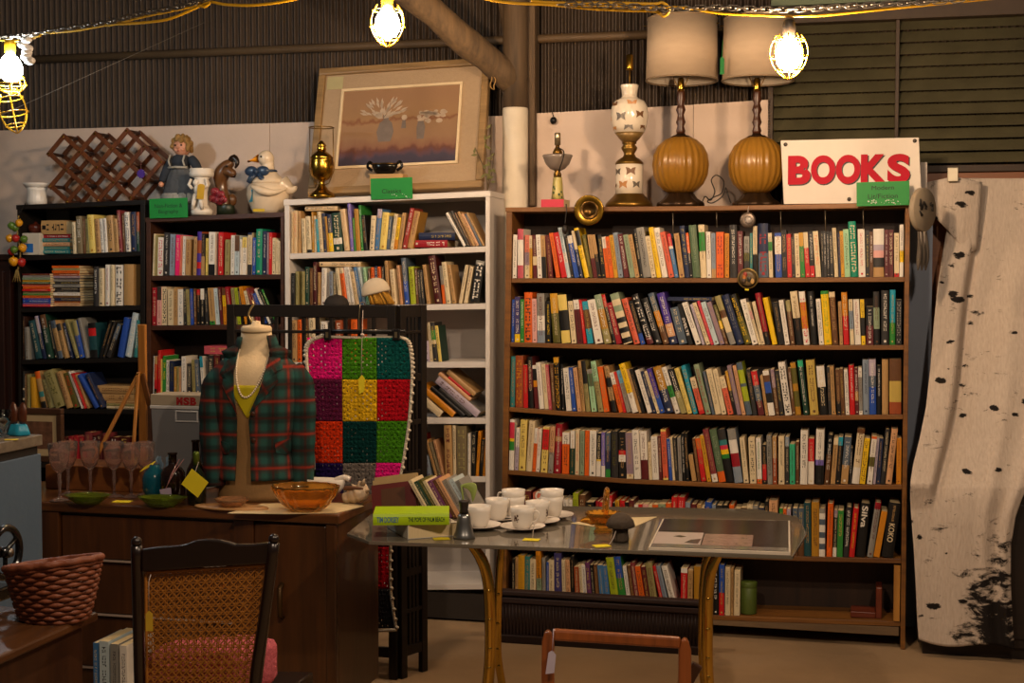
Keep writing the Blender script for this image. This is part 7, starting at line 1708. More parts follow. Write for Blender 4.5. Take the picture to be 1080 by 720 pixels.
def table_things():
    t, k = lathe_at('hand_bell', 'silver hand bell with a dark handle beside the teacups', 'bell', 489.5, 567, None, None, z=Z0, parts=[('bell_body', [(11.6, 567), (11.9, 565.8), (10.2, 562.5), (8.4, 556), (7.6, 550), (7, 545), (5.6, 541.6)], mat('dull_silver', '8f908f', .3, metal=.9, var=.12)), ('handle', [(5, 540.9), (4.2, 536.5), (5.0, 531), (5.8, 529), (5.6, 527.6), (0, 527.6)], mat('dark_pewter_handle', '3c3733', .4, metal=.6))])
    # pile: thick white paperback, green book on top
    p = hz(431, 568.5, Z0); yaw = rad(22); wd = mat('white_cover_board', 'b9b3a4', .5)
    t = thing('thick_book', 'thick pale book lying under the lime-green one', 'book', p, yaw)
    b = MB(); b.box(-.0, .165, .002, .225, .002, .042); b.build('page_block', PAGES[0], t); b = MB(); b.box(0, .168, 0, .228, .0423, .044); b.build('cover', wd, t); b = MB(); b.box(0, .168, 0, .228, 0, .0017); b.build('cover', wd, t)
    b = MB(); b.box(-.003, -.0005, 0, .228, 0, .044); b.build('spine', wd, t)
    p = hz(392, 553, Z0 + .0); k = .0031
    rnd = random.Random(1)
    M = Matrix.Translation(hz(393.5, 553.8, TZ + .047)) @ Matrix.Rotation(rad(2.5), 4, 'Z') @ Matrix.Rotation(PI / 2, 4, 'Y')
    r = make_book(M, .036, .243, .15, [('lime', 1.0)], 'hardcover_book', 'table', 1, rnd, right_pivot=True, flip=True, words=[('TIM DORSEY', .05, .34, .5, 'steelblue'), ('THE POPE OF PALM BEACH', .46, .94, .4, 'darkgreen')]); BOOKS.pop()
    r['o']['label'] = 'lime-green hardcover lying on the thick pale book'; r['o'].data.materials[0] = mat('bright_lime_cover', '9fc00f', .35, var=.05)
    # red book leaning with its cover to the room, tan books behind it
    p = hz(387, 547, Z0 + .001); t = thing('red_book', 'dark red book with a brown panel leaning behind the lime-green book', 'book', p + B * .06, -A)
    cm = mat('dark_red_boards', '5a1612', .45, var=.12); 
    M = Matrix.Rotation(rad(-18), 4, 'X') @ Matrix.Rotation(rad(-9), 4, 'Y')
    b = MB(); b.prism([(0, 0), (.160, 0), (.160, .108), (0, .108)], 0, .003, M=M); b.build('cover', cm, t); b = MB(); b.prism([(.004, .003), (.156, .003), (.156, .105), (.004, .105)], .0034, .022, M=M); b.build('page_block', PAGES[1], t); b = MB(); b.prism([(0, 0), (.160, 0), (.160, .108), (0, .108)], .0224, .0254, M=M); b.build('cover', cm, t)
    b = MB(); b.prism([(.035, .012), (.122, .012), (.122, .090), (.035, .090)], -.0008, -.0002, M=M); b.build('panel', mat('brown_book_panel', '4d2c12', .5, var=.15, stretch=(20, 1, 1)), t)
    for i, lab in enumerate(('cream pamphlet leaning right behind the dark red book', 'tan pamphlet leaning at the back behind the dark red book')):
        t2 = thing('pamphlet', lab, 'booklet', p + B * (.092 + .02 * i), -A); b = MB(); M2 = Matrix.Rotation(rad(-18), 4, 'X') @ Matrix.Rotation(rad(-9), 4, 'Y'); b.prism([(-.004, 0), (.154, 0), (.154, .120 + .008 * i), (-.004, .120 + .008 * i)], 0, .012, M=M2); b.build('page_block', PAGES[i], t2)
        b = MB(); b.prism([(-.005, 0), (.155, 0), (.155, .121 + .008 * i), (-.005, .121 + .008 * i)], -.0015, -.0003, M=M2); b.build('cover', mat('tan_pamphlet', '9a8358', .7), t2)
    # leaning thin books
    cols = ['cream', 'darkgreen', 'olive', 'cream', 'plum', 'brown', 'peach', 'gray', 'paleblue', 'gray']; px = 452
    for i, c in enumerate(cols):
        w = [.011, .012, .012, .010, .013, .012, .012, .018, .016, .016][i]; th = rad(-31)
        q = hz(px, 549.5 - i * .25, Z0) + B * (.02 + .004 * (i % 3)); rnd = random.Random(40 + i)
        M = Matrix.Translation(q) @ Matrix.Rotation(-A, 4, 'Z') @ Matrix.Rotation(th, 4, 'Y')
        r = make_book(M, w, [.155, .148, .152, .15, .148, .15, .155, .148, .15, .145][i], .13, parse_cols(c), 'paperback_book', 'table', i, rnd); BOOKS.pop()
        near = ['next to the dark red book', 'second from the dark red book', 'third from the dark red book', 'fourth from the dark red book', 'fifth from the dark red book', 'sixth from the dark red book', 'seventh from the dark red book', 'third last towards the bell', 'second last towards the bell', 'last one towards the bell'][i]
        r['o']['label'] = f"thin {PHR.get(c, c)} booklet leaning on the glass table, {near}"; r['o']['group'] = 'booklets leaning on the glass table'
        px += w / math.cos(th) / .00300 + .3
    # pale green leaf
    q = hz(488, 549, Z0) + B * .05; b = MB()
    def leaf(u, v):
        c = Vector((-.018, 0, .115)).lerp(Vector((.022, -.02, .060)), v) + Vector((.02 * math.sin(PI * v), 0, .02 * math.sin(PI * v)))
        hw = .019 * math.sin(PI * min(1, v * .94 + .06)) ** .7
        return tuple(c + Vector((.62 * (u - .5) * 2 * hw, .004 * abs(u - .5), .62 * (u - .5) * 2 * hw)))
    b.grid(leaf, 8, 14); b.tube([(-.018, 0, .115), (-.012, .01, .06), (-.01, .012, .0)], .0025, 6); o = b.build('artificial_leaf', mat('pale_green_leaf', '7f8f42', .5, var=.2, scale=20), solid=.0015); tag(o, 'pale green artificial leaf behind the silver bell', 'leaf'); o.location = q
    # amber basket, stone mushroom, paper, prints
    p = hz(636, 561, Z0); k = mpp(p); t = thing('glass_basket', 'amber glass basket with a tall handle beside the stone mushroom', 'basket', p, 0)
    b = MB(); b.lathe([(9 * k, 0), (10 * k, 1 * k), (7 * k, 4 * k), (9 * k, 8 * k), (15 * k, 15 * k), (20 * k, 21 * k), (19 * k, 21.4 * k), (14 * k, 16 * k), (7 * k, 9 * k), (0, 8 * k)], 64, ripple=.05, nrip=18, squash=.8); b.build('fluted_bowl', ambg, t)
    b = MB(); b.tube(smooth_path([Vector((2 * k, .045, 19 * k)), Vector((3 * k, .040, 34 * k)), Vector((4 * k, .018, 44 * k)), Vector((4 * k, -.018, 44 * k)), Vector((3 * k, -.040, 34 * k)), Vector((2 * k, -.045, 19 * k))], 6), 2.6 * k, 10); b.build('handle', ambg, t)
    b = MB(); b.tube(smooth_path([Vector((-10 * k, -.01, 13 * k)), Vector((-18 * k, -.016, 14 * k)), Vector((-25 * k, -.016, 12.5 * k))], 5), [5 * k, 5.2 * k, 5 * k, 4.6 * k, 4.2 * k, 3.8 * k, 3.4 * k, 2.8 * k, 2 * k, 1.2 * k, .4 * k], 12); b.build('fluted_tip', ambg, t)
    p = hz(654, 571, Z0); k = mpp(p); t = thing('stone_mushroom', 'dark brown stone mushroom in front of the amber basket', 'ornament', p, 0); stn = mat('brown_stone', '40352a', .85, var=.4, scale=22, bump=.5, bscale=60)
    b = MB(); b.lathe([(8.5 * k, 0), (9 * k, 3 * k), (8 * k, 10 * k), (8.4 * k, 15.5 * k)], 20, ripple=.05, nrip=5); b.build('stem', stn, t); b = MB(); b.lathe([(8 * k, 15.6 * k), (13.5 * k, 15.4 * k), (15.5 * k, 17 * k), (13.5 * k, 23 * k), (9 * k, 28 * k), (4 * k, 30.5 * k), (0, 31 * k)], 28, ripple=.03, nrip=3); b.build('cap', stn, t)
    P = [hz(x, y, Z0) for x, y in ((602, 551.5), (640, 546.5), (693, 544.8), (668, 556), (640, 554.5), (625, 555))]; c = P[0]
    o = MB().slab([((q - c).x, (q - c).y) for q in P], 0, .0008).build('paper_sheet', mat('cream_paper', 'c9b68c', .7, var=.06)); tag(o, 'cream paper sheet under the amber basket', 'paper'); o.location = c + Vector((0, 0, -.0002))
    quad = [(684, 580), (833.5, 585.5), (833, 551.5), (699, 549.5)]; P = [hz(x, y, Z0) for x, y in quad]
    t = thing('photo_portfolio', 'large dark photo portfolio with pale prints at the table end', 'portfolio', P[0], 0); q2 = lambda u, v: (P[0].lerp(P[1], u)).lerp(P[3].lerp(P[2], u), v) - P[0]
    def quadslab(name, us, z0, z1, m): b = MB(); b.slab([(q2(u, v).x, q2(u, v).y) for u, v in us], z0, z1); return b.build(name, m, t)
    quadslab('board', [(0, 0), (1, 0), (1, 1), (0, 1)], 0, .009, mat('white_board_edge', 'c4b9a8', .5))
    quadslab('dark_page', [(.012, .02), (.988, .02), (.988, .985), (.012, .985)], .0092, .0102, mat('glossy_dark_page', '1d1714', .2, var=.3, scale=6))
    quadslab('grey_strip', [(.012, .015), (.988, .015), (.988, .11), (.012, .11)], .0104, .0108, mat('grey_glossy_strip', '6e6a60', .15))
    quadslab('white_print', [(.015, .115), (.36, .115), (.36, .5), (.015, .5)], .0104, .0110, mat('white_photo', 'b8aaa2', .2, var=.06)); quadslab('brown_print', [(.37, .115), (.73, .115), (.73, .47), (.37, .47)], .0104, .0110, mat('brown_photo', '8d7468', .2, var=.6, scale=50))
    for i, (us, c) in enumerate((([(.14, .36), (.2, .33), (.24, .36), (.19, .40)], '3a302c'), ([(.24, .16), (.34, .14), (.355, .30), (.28, .26)], '4f433d'), ([(.05, .55), (.3, .56), (.33, .8), (.12, .85)], '2b211e'))): quadslab('print_figure', us, .0111 if i < 2 else .0104, .0113 if i < 2 else .0107, mat('print_grey_%d' % i, c, .2, var=.5, scale=60))
    for px, py, yw, lab in ((465.5, 568, .2, 'yellow price card lying before the silver bell'), (560.5, 569, -.25, 'yellow price card on a thread from the front teacup'), (634.5, 575.5, .3, 'yellow price card tied to the stone mushroom')):
        q = hz(px, py, Z0); o = MB().box(-.026, .026, -.019, .019, 0, .001).build('price_card', TAGY); tag(o, lab, 'card'); o.location = q + Vector((0, .0, .0002)); o.rotation_euler = (0, 0, yw)
        if px > 500: b = MB(); b.tube(smooth_path([Vector((.0, .015, .001)), Vector((.002, .03, .045)), Vector((.008, .055, .05))], 4) if px < 600 else smooth_path([Vector((.024, 0, .001)), Vector((.04, .004, .02)), Vector((.055, .02, .04))], 4), .0013, 5); b.build('string', STRING, o)
table_things()
def low_chest():
    d = -.30; s0, zl = wp(523, 624, d); s1, zr = wp(744, 632, d); w = s1 - s0; h = (zl + zr) / 2
    t = wthing('headboard', 'low dark reeded wooden headboard standing before the brown bookcase', 'headboard', s0, d, 0); m = wood('dark_reeded_wood', '#150907', '#2a130c', 'x', .65, 6)
    b = MB(); b.box(0, w, .012, .034, 0, h - .022); b.build('panel', m, t, bevel=.003); b = MB(); b.box(-.006, w + .006, -.006, .044, h - .0215, h); b.build('top_rail', m, t, bevel=.005)
    for z0, z1 in ((h - .055, h - .03), (.0, .035)): b = MB(); b.box(.0, w, -.001, .0115, z0, z1); b.build('moulding', m, t, bevel=.004)
    b = MB(); n = 60
    for i in range(n): b.tube([(.012 + (w - .024) * i / (n - 1), .012, .04), (.012 + (w - .024) * i / (n - 1), .012, h - .06)], .003, 6)
    b.build('reeded_panel', m, t)
low_chest()
def small_chair():
    Y = 3.85; p = hy(650, 668, Y); k = mpp(p); zt = p.z
    t = thing('small_chair', 'small light-brown wooden chair with a rounded top rail at the front', 'chair', (p.x, Y, 0), rad(-3)); m = wood('warm_beech', '#5c2c10', '#8c4a1d', 'z', .35, 8, coat=.2)
    X = lambda px: (px - 650) * k
    for sx, px, lean in ((-1, 578, 2), (1, 722, -2)):
        b = MB(); x = X(px); top = zt + (.005 if sx < 0 else -.012)
        b.prism([(x - .026 - (.012 if sx < 0 else 0), .0), (x + .026 + (.012 if sx > 0 else 0), .0), (x + .018, top - .16), (x + .017, top - .03), (x + .010, top - .004), (x, top + .004), (x - .010, top - .004), (x - .017, top - .03), (x - .018, top - .16)], -.014, .014); b.build('upright', m, t, bevel=.005, fix=True)
    b = MB(); b.bar((X(578) + .012, 0, zt - .004), (X(722) - .012, 0, zt - .022), .032, .022, 0, (0, 1, 0)); b.build('top_rail', wood('warm_beech_rail', '#5c2c10', '#8c4a1d', 'z', .35, 8, coat=.2), t, bevel=.007)
    b = MB(); b.box(X(585), X(716), -.012, .012, .17, .21); b.build('lower_rail', m, t, bevel=.004)
    b = MB(); b.bar((X(737), .05, zt - .095), (X(690), .05, zt - .32), .03, .022, 0, (0, 1, 0)); b.build('brace', wood('dark_brace', '#2a150a', '#4a2812', 'z', .4, 8), t, bevel=.004)
    b = MB(); b.box(X(588), X(716), .03, .30, .36, .378); b.build('seat', m, t, bevel=.004)
    for px in (590, 714): b = MB(); b.box(X(px) - .014, X(px) + .014, .27, .298, 0, .3595); b.build('leg', m, t, bevel=.003)
    for px in (590, 714): b = MB(); b.box(X(px) - .010, X(px) + .010, .0145, .2695, .33, .3595); b.build('seat_rail', m, t)
    b = MB(); b.prism([(-.010, -.055), (.014, -.05), (.012, .0), (0, .012), (-.010, .004)], 0, .001); b.tube([(0, 0, .01), (-.004, .004, .07)], .0012, 5); o = b.build('price_tag', mat('pale_lilac_card', 'a59cab', .7)); tag(o, 'pale lilac tag hanging on the small front chair', 'tag'); q = hy(582, 690, Y - .02); o.location = q; o.rotation_euler = (0, rad(8), .2)
small_chair()
def cane_chair():
    Y = 3.55; ctr = hy(215, 577, Y); k = mpp(ctr)
    t = thing('cane_chair', 'dark wooden chair with a woven cane back seen from behind', 'chair', (ctr.x, Y, 0), rad(-4)); m = mat('ebonised_wood', '170c08', .3, var=.3, scale=14, coat=.3); cn = mat('golden_cane', '8f5a1c', .5, var=.25, scale=60)
    zt = ctr.z
    X = lambda px: (px - 215) * k; Zz = lambda py: zt - (py - 577) * k
    def post(px_top, px_bot, dz):
        xt, xb = X(px_top), X(px_bot); zb = Zz(725); e = (xt - xb) / (zt - zb)
        S = [Vector((xb - e * .05, .16, 0)), Vector((xb, .05, .40)), Vector((xb, .035, zb)), Vector(((xt + xb) / 2, .018, (zt + zb) / 2)), Vector((xt, 0, zt + dz))]
        S = smooth_path(S, 5); b = MB(); b.tube(S, .0145, 10); o = b.build('post', m, t); b = MB(); b.ball(S[-1] + Vector((0, 0, .010)), (.014, .014, .013), 12, 8); b.build('finial', m, o); return S
    Sl = post(142.5, 139, 0.002); Sr = post(290, 264.5, .014)
    hgt = zt
    # crest rail with a raised middle
    top = [(148, 580), (165, 577.5), (188, 575.5), (197, 573.5), (207, 569.8), (220, 568.4), (233, 569.2), (243, 571.5), (249, 573.4), (268, 573), (284, 571)]
    bot = [(284, 593), (215, 598), (148, 604)]
    b = MB(); b.prism([(X(x), Zz(y)) for x, y in (bot[::-1] + top[::-1])], -.004, .016); b.build('crest_rail', m, t, bevel=.004, fix=True)
    yl = lambda z: interp([(Zz(725), .030), (zt, .004)], z)
    # cane panel
    c0, c1, c2, c3 = (150.5, 606), (282, 596), (263, 735), (147, 735)
    def pp(u, v):
        x = (c0[0] + (c1[0] - c0[0]) * u) * (1 - v) + (c3[0] + (c2[0] - c3[0]) * u) * v; y = (c0[1] + (c1[1] - c0[1]) * u) * (1 - v) + (c3[1] + (c2[1] - c3[1]) * u) * v
        z = Zz(y); return Vector((X(x), yl(z) + .006, z))
    b = MB(); n, mrow = 15, 15; w_ = .0028
    def strip(a, c, w, off): b.bar(pp(*a) + Vector((0, off, 0)), pp(*c) + Vector((0, off, 0)), w, .0009, 0, (0, 1, 0))
    for i in range(n):
        for e in (-.13, .13): u = (i + .5 + e) / n; strip((u, 0), (u, 1), w_, 0)
    for j in range(mrow):
        for e in (-.13, .13): v = (j + .5 + e) / mrow; strip((0, v), (1, v), w_, -.0012)
    for q in range(-mrow, n + 1):
        pts = []
        for s_ in (0, 1):
            a0 = max(0, q / n); v0 = max(0, -q / n * n / mrow)
        u0, v0 = (q / n, 0) if q >= 0 else (0, -q / mrow)
        L_ = min((1 - u0) * n, (1 - v0) * mrow)
        if L_ > .3: strip((u0, v0), (u0 + L_ / n, v0 + L_ / mrow), w_ * 1.15, -.0024); strip((1 - u0, v0), (1 - u0 - L_ / n, v0 + L_ / mrow), w_ * 1.15, -.0036)
    b.build('cane_panel', cn, t)
    b = MB()
    for a, c in (((0, 0), (1, 0)), ((0, 0), (0, 1)), ((1, 0), (1, 1))):
        P = [pp(a[0] + (c[0] - a[0]) * i / 40, a[1] + (c[1] - a[1]) * i / 40) + Vector((0, -.004, .0012 * (i % 2))) for i in range(41)]; b.tube(P, .0042, 6)
    b.build('cane_border', cn, t)
    # side stiles holding the cane, seat, legs
    for (xa, xb, nm) in (((143, 602), (140, 735), 'stile'), ((288, 593), (266, 735), 'stile')):
        b = MB(); b.bar(Vector((X(xa[0]), yl(Zz(xa[1])) + .006, Zz(xa[1]))), Vector((X(xb[0]), yl(Zz(xb[1])) + .006, Zz(xb[1]))), .018, .014, 0, (0, 1, 0)); b.build(nm, m, t)
    zs = .44; x0, x1 = X(139) , X(265)
    b = MB(); b.box(X(147), X(262), .030, .045, Zz(748), Zz(736)); b.build('lower_rail', m, t)
    b = MB(); b.slab([(x0 - .0, .065), (x1 + .0, .065), (x1 + .06, .46), (x0 - .06, .46)], zs - .02, zs + .02); b.build('seat', m, t, bevel=.006)
    for x in (x0 - .04, x1 + .04): b = MB(); b.tube([(x, .43, 0), (x, .43, zs - .0205)], [.011, .016], 10); b.build('leg', m, t)
    # pink crochet cushion
    b = MB(); cx = (x0 + x1) / 2
    def cush(u, v):
        a = 2 * PI * u; f = v; sx = .172; r = math.sin(PI * f) ** .45
        x = sx * max(-1, min(1, 1.18 * math.cos(a))) * r; z = .07 * max(-1, min(1, 1.2 * math.sin(a))) * r; y = -.09 * math.cos(PI * f)
        return (cx + x + .0, .17 + y + .02 * math.sin(9 * a) * .1, zs + .114 + z + .09 * x + .0035 * math.sin(a * 22) * math.sin(PI * f))
    b.grid(cush, 60, 20, closed_u=True); o = b.build('cushion', mat('pink_crochet_cushion', 'c2626c', .95, var=.55, scale=26, bump=.7, bscale=80, spec=.1)); tag(o, 'pink and white crochet cushion on the cane-backed chair', 'cushion'); o.matrix_world = Matrix.Translation((ctr.x, Y, 0)) @ Matrix.Rotation(rad(-4), 4, 'Z')
    q = hy(157, 655, Y - .03); b = MB(); b.prism([(-.008, -.025), (.010, -.025), (.010, .018), (0, .028), (-.008, .018)], 0, .001); o = b.build('price_tag', mat('faded_yellow_card', 'a8881a', .7)); b = MB(); b.tube([(0, 0, .027), (.001, 0, .10), (.006, .002, .118)], .001, 5); b.build('string', STRING, o); tag(o, 'faded yellow tag on a white thread on the cane back', 'tag'); o.location = q
cane_chair()
# ---------------------------------------------------------------- right side: hide over a cabinet
def hide():
    zc = wp(1000, 513, -.075)[1] - .006
    s0 = wp(969, 600, -.06)[0]
    t = wthing('low_cabinet', 'dark low cabinet beneath the hanging cowhide', 'cabinet', s0, -.06, 0); m = wood('black_brown_wood', '#120b07', '#26170d', 'x', .5, 5)
    b = MB(); b.box(0, 1.3, 0, .38, .05, zc - .025); b.build('body', m, t, bevel=.003); b = MB(); b.box(-.008, 1.31, -.008, .385, zc - .0245, zc); b.build('top', m, t, bevel=.004)
    b = MB(); b.box(.02, 1.28, .02, .36, 0, .0495); b.build('plinth', m, t); b = MB(); b.box(.03, .24, -.010, -.0005, .09, zc - .06); b.build('door', m, t, bevel=.003); b = MB(); b.box(.25, .62, -.010, -.0005, .09, zc - .06); b.build('door', m, t, bevel=.003)
    rows = [(188, 1000, 1106, .345), (205, 1003, 1108, .335), (228, 1001, 1110, .32), (262, 995, 1110, .29), (300, 989, 1110, .25), (340, 985, 1108, .21), (390, 981, 1106, .15), (430, 976.5, 1102, .09), (462, 970, 1096, .04), (490, 963, 1090, -.02), (506, 960.5, 1086, -.06), (514, 960, 1083, -.085), (525, 960, 1078, -.094), (545, 961, 1071, -.098), (575, 963.5, 1066, -.10), (620, 966, 1066, -.10), (655, 967.5, 1068, -.10), (672, 969, 1070, -.10)]
    n = len(rows) - 1
    def fold(u, v):
        uc = .27 - .10 * v + .10 * max(0, .25 - v) * 4 * .5
        x = (u - uc) / .035
        strip = .05 / (1 + math.exp(min(40, 3.2 * x))) * min(1, v * 5) * max(0, min(1, (.74 - v) / .12))
        crease = -.018 * math.exp(-(x - .9) ** 2) * min(1, v * 5) * max(0, min(1, (.74 - v) / .12))
        ridge = .016 * math.exp(-((u - .62 - .12 * v) / .07) ** 2) * max(0, min(1, (v - .2) * 3)) + .020 * math.exp(-((u - .93) / .05) ** 2)
        return strip + crease + ridge + .005 * math.sin(u * 9 + v * 4) + .006 * math.sin(v * 17 + u * 3) * .3
    def fn(u, v):
        x = v * n; i = min(n - 1, int(x)); f = x - i
        y, xl, xr, d = [rows[i][k] + (rows[i + 1][k] - rows[i][k]) * f for k in range(4)]
        if v > .9: y += (v - .9) / .1 * (10 * math.sin(u * 5.2 + .4) * .5 + 16 * u)
        px = xl + (xr - xl) * u
        dd = d - fold(u, v) - .022
        s, z = wp(px, y, dd)
        p = W(s, dd, z) - base
        return (p.dot(U), p.dot(B), p.z)
    base = W(wp(1040, 300, .2)[0], .2, 0)
    # hair with black patches: scattered flecks above, a heavy black patch low on the right
    m, nt, bs, L = base_mat('speckled_cowhide'); bs.inputs['Roughness'].default_value = .8; bs.inputs['Specular IOR Level'].default_value = .2
    tc = nn(nt, 'ShaderNodeTexCoord'); mp = nn(nt, 'ShaderNodeMapping'); mp.inputs['Scale'].default_value = (1, .6, 1); L(tc.outputs['Object'], mp.inputs[0])
    sp = nn(nt, 'ShaderNodeSeparateXYZ'); L(tc.outputs['UV'], sp.inputs[0])
    n1 = nn(nt, 'ShaderNodeTexNoise', Scale=30., Detail=6., Roughness=.7, Distortion=.4); mp2 = nn(nt, 'ShaderNodeMapping'); mp2.inputs['Scale'].default_value = (.42, .5, .85); L(tc.outputs['Object'], mp2.inputs[0]); L(mp2.outputs[0], n1.inputs['Vector'])
    n3 = nn(nt, 'ShaderNodeTexNoise', Scale=3.2, Detail=2.); L(mp.outputs[0], n3.inputs['Vector'])
    # patch weight from the hide's own u, v
    du = nn(nt, 'ShaderNodeMath', operation='MULTIPLY_ADD'); du.inputs[1].default_value = 1.9; du.inputs[2].default_value = -1.52; L(sp.outputs['X'], du.inputs[0])
    dv = nn(nt, 'ShaderNodeMath', operation='MULTIPLY_ADD'); dv.inputs[1].default_value = 5.; dv.inputs[2].default_value = -4.75; L(sp.outputs['Y'], dv.inputs[0])
    e1 = nn(nt, 'ShaderNodeMath', operation='MULTIPLY'); L(du.outputs[0], e1.inputs[0]); L(du.outputs[0], e1.inputs[1])
    e2 = nn(nt, 'ShaderNodeMath', operation='MULTIPLY_ADD'); L(dv.outputs[0], e2.inputs[0]); L(dv.outputs[0], e2.inputs[1]); L(e1.outputs[0], e2.inputs[2])
    rt = nn(nt, 'ShaderNodeMath', operation='SQRT'); L(e2.outputs[0], rt.inputs[0])
    mr = nn(nt, 'ShaderNodeMapRange'); mr.inputs[1].default_value = .1; mr.inputs[2].default_value = 1.05; mr.inputs[3].default_value = .20; mr.inputs[4].default_value = -.10; L(rt.outputs[0], mr.inputs[0])
    ad = nn(nt, 'ShaderNodeMath', operation='ADD'); L(n1.outputs['Fac'], ad.inputs[0]); L(mr.outputs[0], ad.inputs[1])
    m3 = nn(nt, 'ShaderNodeMath', operation='MULTIPLY_ADD'); m3.inputs[1].default_value = .26; L(n3.outputs['Fac'], m3.inputs[0]); L(ad.outputs[0], m3.inputs[2])
    cr = nn(nt, 'ShaderNodeValToRGB'); L(m3.outputs[0], cr.inputs[0]); cr.color_ramp.elements[0].position = .64; cr.color_ramp.elements[0].color = (0, 0, 0, 1); cr.color_ramp.elements[1].position = .75; cr.color_ramp.elements[1].color = (1, 1, 1, 1)
    # separate flecks: one in three cells of a stretched cell pattern, edges frayed by noise
    mpv = nn(nt, 'ShaderNodeMapping'); mpv.inputs['Scale'].default_value = (15, 0, 27); mpv.inputs['Rotation'].default_value = (0, .35, 0); L(tc.outputs['Object'], mpv.inputs[0])
    vo = nn(nt, 'ShaderNodeTexVoronoi', Scale=1.); L(mpv.outputs[0], vo.inputs['Vector'])
    sc_ = nn(nt, 'ShaderNodeSeparateColor'); L(vo.outputs['Color'], sc_.inputs[0])
    sz = nn(nt, 'ShaderNodeMapRange'); sz.inputs[1].default_value = .66; sz.inputs[2].default_value = 1.; sz.inputs[3].default_value = -.05; sz.inputs[4].default_value = .42; L(sc_.outputs[0], sz.inputs[0])
    fr = nn(nt, 'ShaderNodeMath', operation='MULTIPLY_ADD'); fr.inputs[1].default_value = -1.3; L(n1.outputs['Fac'], fr.inputs[0]); L(sz.outputs[0], fr.inputs[2])
    fr2 = nn(nt, 'ShaderNodeMath', operation='SUBTRACT'); L(fr.outputs[0], fr2.inputs[0]); L(vo.outputs['Distance'], fr2.inputs[1])
    fk = nn(nt, 'ShaderNodeMapRange'); fk.inputs[1].default_value = -.66; fk.inputs[2].default_value = -.58; L(fr2.outputs[0], fk.inputs[0])
    al = nn(nt, 'ShaderNodeMath', operation='MAXIMUM'); L(cr.outputs[0], al.inputs[0]); L(fk.outputs[0], al.inputs[1])
    n4 = nn(nt, 'ShaderNodeTexNoise', Scale=60., Detail=4.); mp4 = nn(nt, 'ShaderNodeMapping'); mp4.inputs['Scale'].default_value = (2.2, 1, .5); L(tc.outputs['Object'], mp4.inputs[0]); L(mp4.outputs[0], n4.inputs['Vector'])
    hair = nn(nt, 'ShaderNodeMix', data_type='RGBA'); hair.inputs[6].default_value = lin('ad9c8c'); hair.inputs[7].default_value = lin('d3c5b6'); L(n4.outputs['Fac'], hair.inputs[0])
    fin = nn(nt, 'ShaderNodeMix', data_type='RGBA'); fin.inputs[7].default_value = lin('1c1715'); L(hair.outputs[2], fin.inputs[6]); L(al.outputs[0], fin.inputs[0]); L(fin.outputs[2], bs.inputs['Base Color'])
    bp = nn(nt, 'ShaderNodeBump', Strength=.35, Distance=.01); L(n4.outputs['Fac'], bp.inputs['Height']); L(bp.outputs[0], bs.inputs['Normal'])
    t = thing('cowhide', 'cream cowhide with black patches clipped up and draped over the low cabinet', 'hide', base, -A)
    NU, NV = 70, 120
    b = MB(); b.grid(fn, NU, NV); o = b.build('hide', m, t, solid=.005); uv = o.data.uv_layers.new(name='UVMap')
    for lp in o.data.loops: i = lp.vertex_index; uv.data[lp.index].uv = ((i % (NU + 1)) / NU, (i // (NU + 1)) / NV)
    # corner folded over from the clip
    pts = [(974, 193), (1006, 186), (1036, 192), (1031, 262), (1022, 269), (1000, 243), (983, 226), (973, 212)]
    def fl(px, py): 
        dd = .25 - .03 * math.sin((px - 977) / 53 * PI); s, z = wp(px, py, dd); p = W(s, dd, z) - base; return Vector((p.dot(U), p.dot(B), p.z))
    c = (1006, 218); b = MB(); vs = []; rr = 6; P = []
    for i in range(len(pts)):
        a, e = pts[i], pts[(i + 1) % len(pts)]
        for k in range(5): P.append((a[0] + (e[0] - a[0]) * k / 5, a[1] + (e[1] - a[1]) * k / 5))
    q = len(P)
    for k in range(rr + 1): vs += [fl(c[0] + (x - c[0]) * k / rr, c[1] + (y - c[1]) * k / rr) for x, y in P]
    b.add(vs, [(k * q + i, k * q + (i + 1) % q, (k + 1) * q + (i + 1) % q, (k + 1) * q + i) for k in range(rr) for i in range(q)], 0, True)
    o = b.build('folded_corner', m, t, solid=.005, fix=True); uv = o.data.uv_layers.new(name='UVMap')
    for lp in o.data.loops: uv.data[lp.index].uv = (.1, .15)
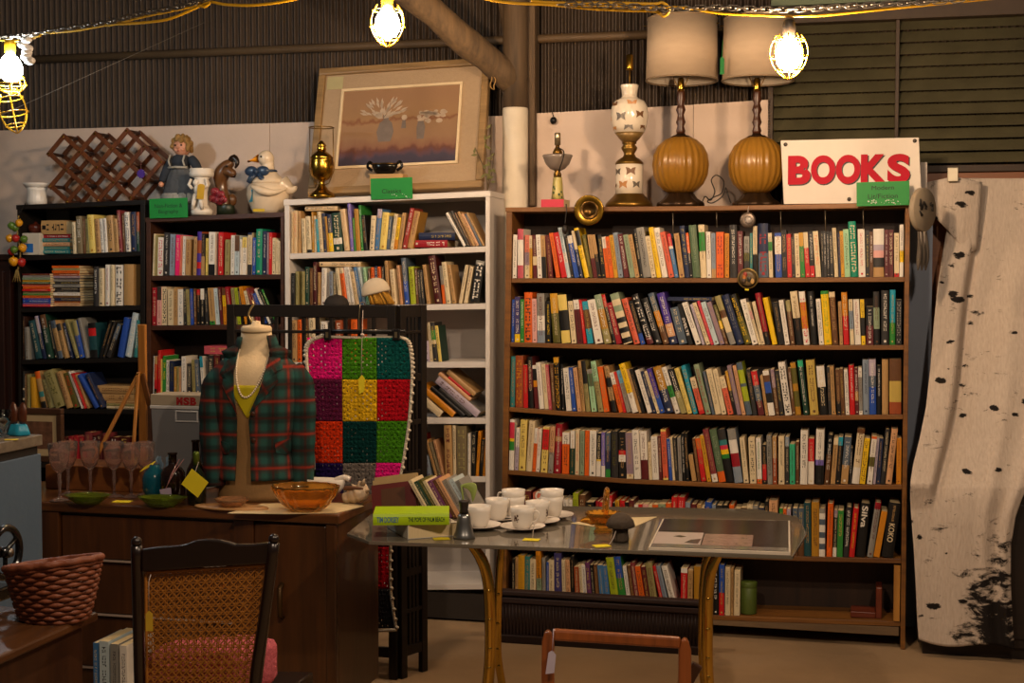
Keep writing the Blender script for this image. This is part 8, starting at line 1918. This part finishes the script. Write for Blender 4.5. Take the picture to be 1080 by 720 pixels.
    s, z = wp(1005, 184, .20); b = MB(); b.box(-.022, .022, -.006, .0, -.03, .03); b.box(-.018, .018, .0, .012, .018, .03); o = b.build('metal_clip', mat('pale_metal_clip', 'b3a890', .35, metal=.5), bevel=.003); tag(o, 'pale metal clip holding up the cowhide', 'clip'); o.location = W(s, .202, z); o.rotation_euler = (0, 0, -A)
    b = MB(); b.tube([(0, 0, 0), (0, .18, .03)], .003, 6); b.build('clip_pin', BLACKM, o)
    # oval drum-like ornament at the bookcase edge
    s, z = wp(973, 221, -.06); k = mpp(W(s, -.05, z)); t = wthing('drum_ornament', 'round hide drum with a dark drawing hung at the brown bookcase corner', 'ornament', s, -.06, z)
    t.rotation_euler = (0, 0, -A + rad(58)); R = 23 * k; X = Matrix.Rotation(PI / 2, 4, 'X')
    b = MB(); b.lathe([(R * .97, -.012), (R, -.008), (R, .008), (R * .97, .012), (0, .013)], 40, M=X); b.build('drum_skin', mat('drum_hide', '8f816c', .7, var=.2, scale=18), t)
    b = MB(); r = random.Random(11)
    for i in range(9):
        a = r.uniform(0, 6.28); q = R * r.uniform(0, .6); p0 = Vector((q * math.cos(a), -.0136, q * math.sin(a) * .8)); b.tube([p0, p0 + Vector((r.uniform(-.02, .02), 0, r.uniform(.01, .04)))], [.007, .003], 6)
    b.build('ink_drawing', mat('drum_ink', '1c1814', .7), t)
    b = MB()
    for x in (-.03, .0, .03): b.tube(smooth_path([Vector((x, .0, -R)), Vector((x + .01, .0, -R - .08)), Vector((x, .0, -R - .16))], 4), [.004, .005, .006, .008, .010, .011, .010, .006, .002], 6)
    b.build('feather', mat('grey_brown_feather', '4f463c', .8, var=.3, scale=30), t)
hide()
# ---------------------------------------------------------------- light
def lights():
    w = bpy.data.worlds.new('dim barn'); sc.world = w; w.use_nodes = True
    bg = w.node_tree.nodes['Background']; bg.inputs[0].default_value = (1, .80, .64, 1); bg.inputs[1].default_value = .04
    for p, e in (((-.5, 2.2, 2.85), 110), ((1.3, 2.5, 2.85), 115)):
        l = bpy.data.lights.new('string_bulb', 'POINT'); l.energy = e; l.color = (1, .755, .545); l.shadow_soft_size = .05
        o = bpy.data.objects.new('string_bulb', l); COL.objects.link(o); o.location = p
lights()
sc.cycles.sample_clamp_indirect = 4
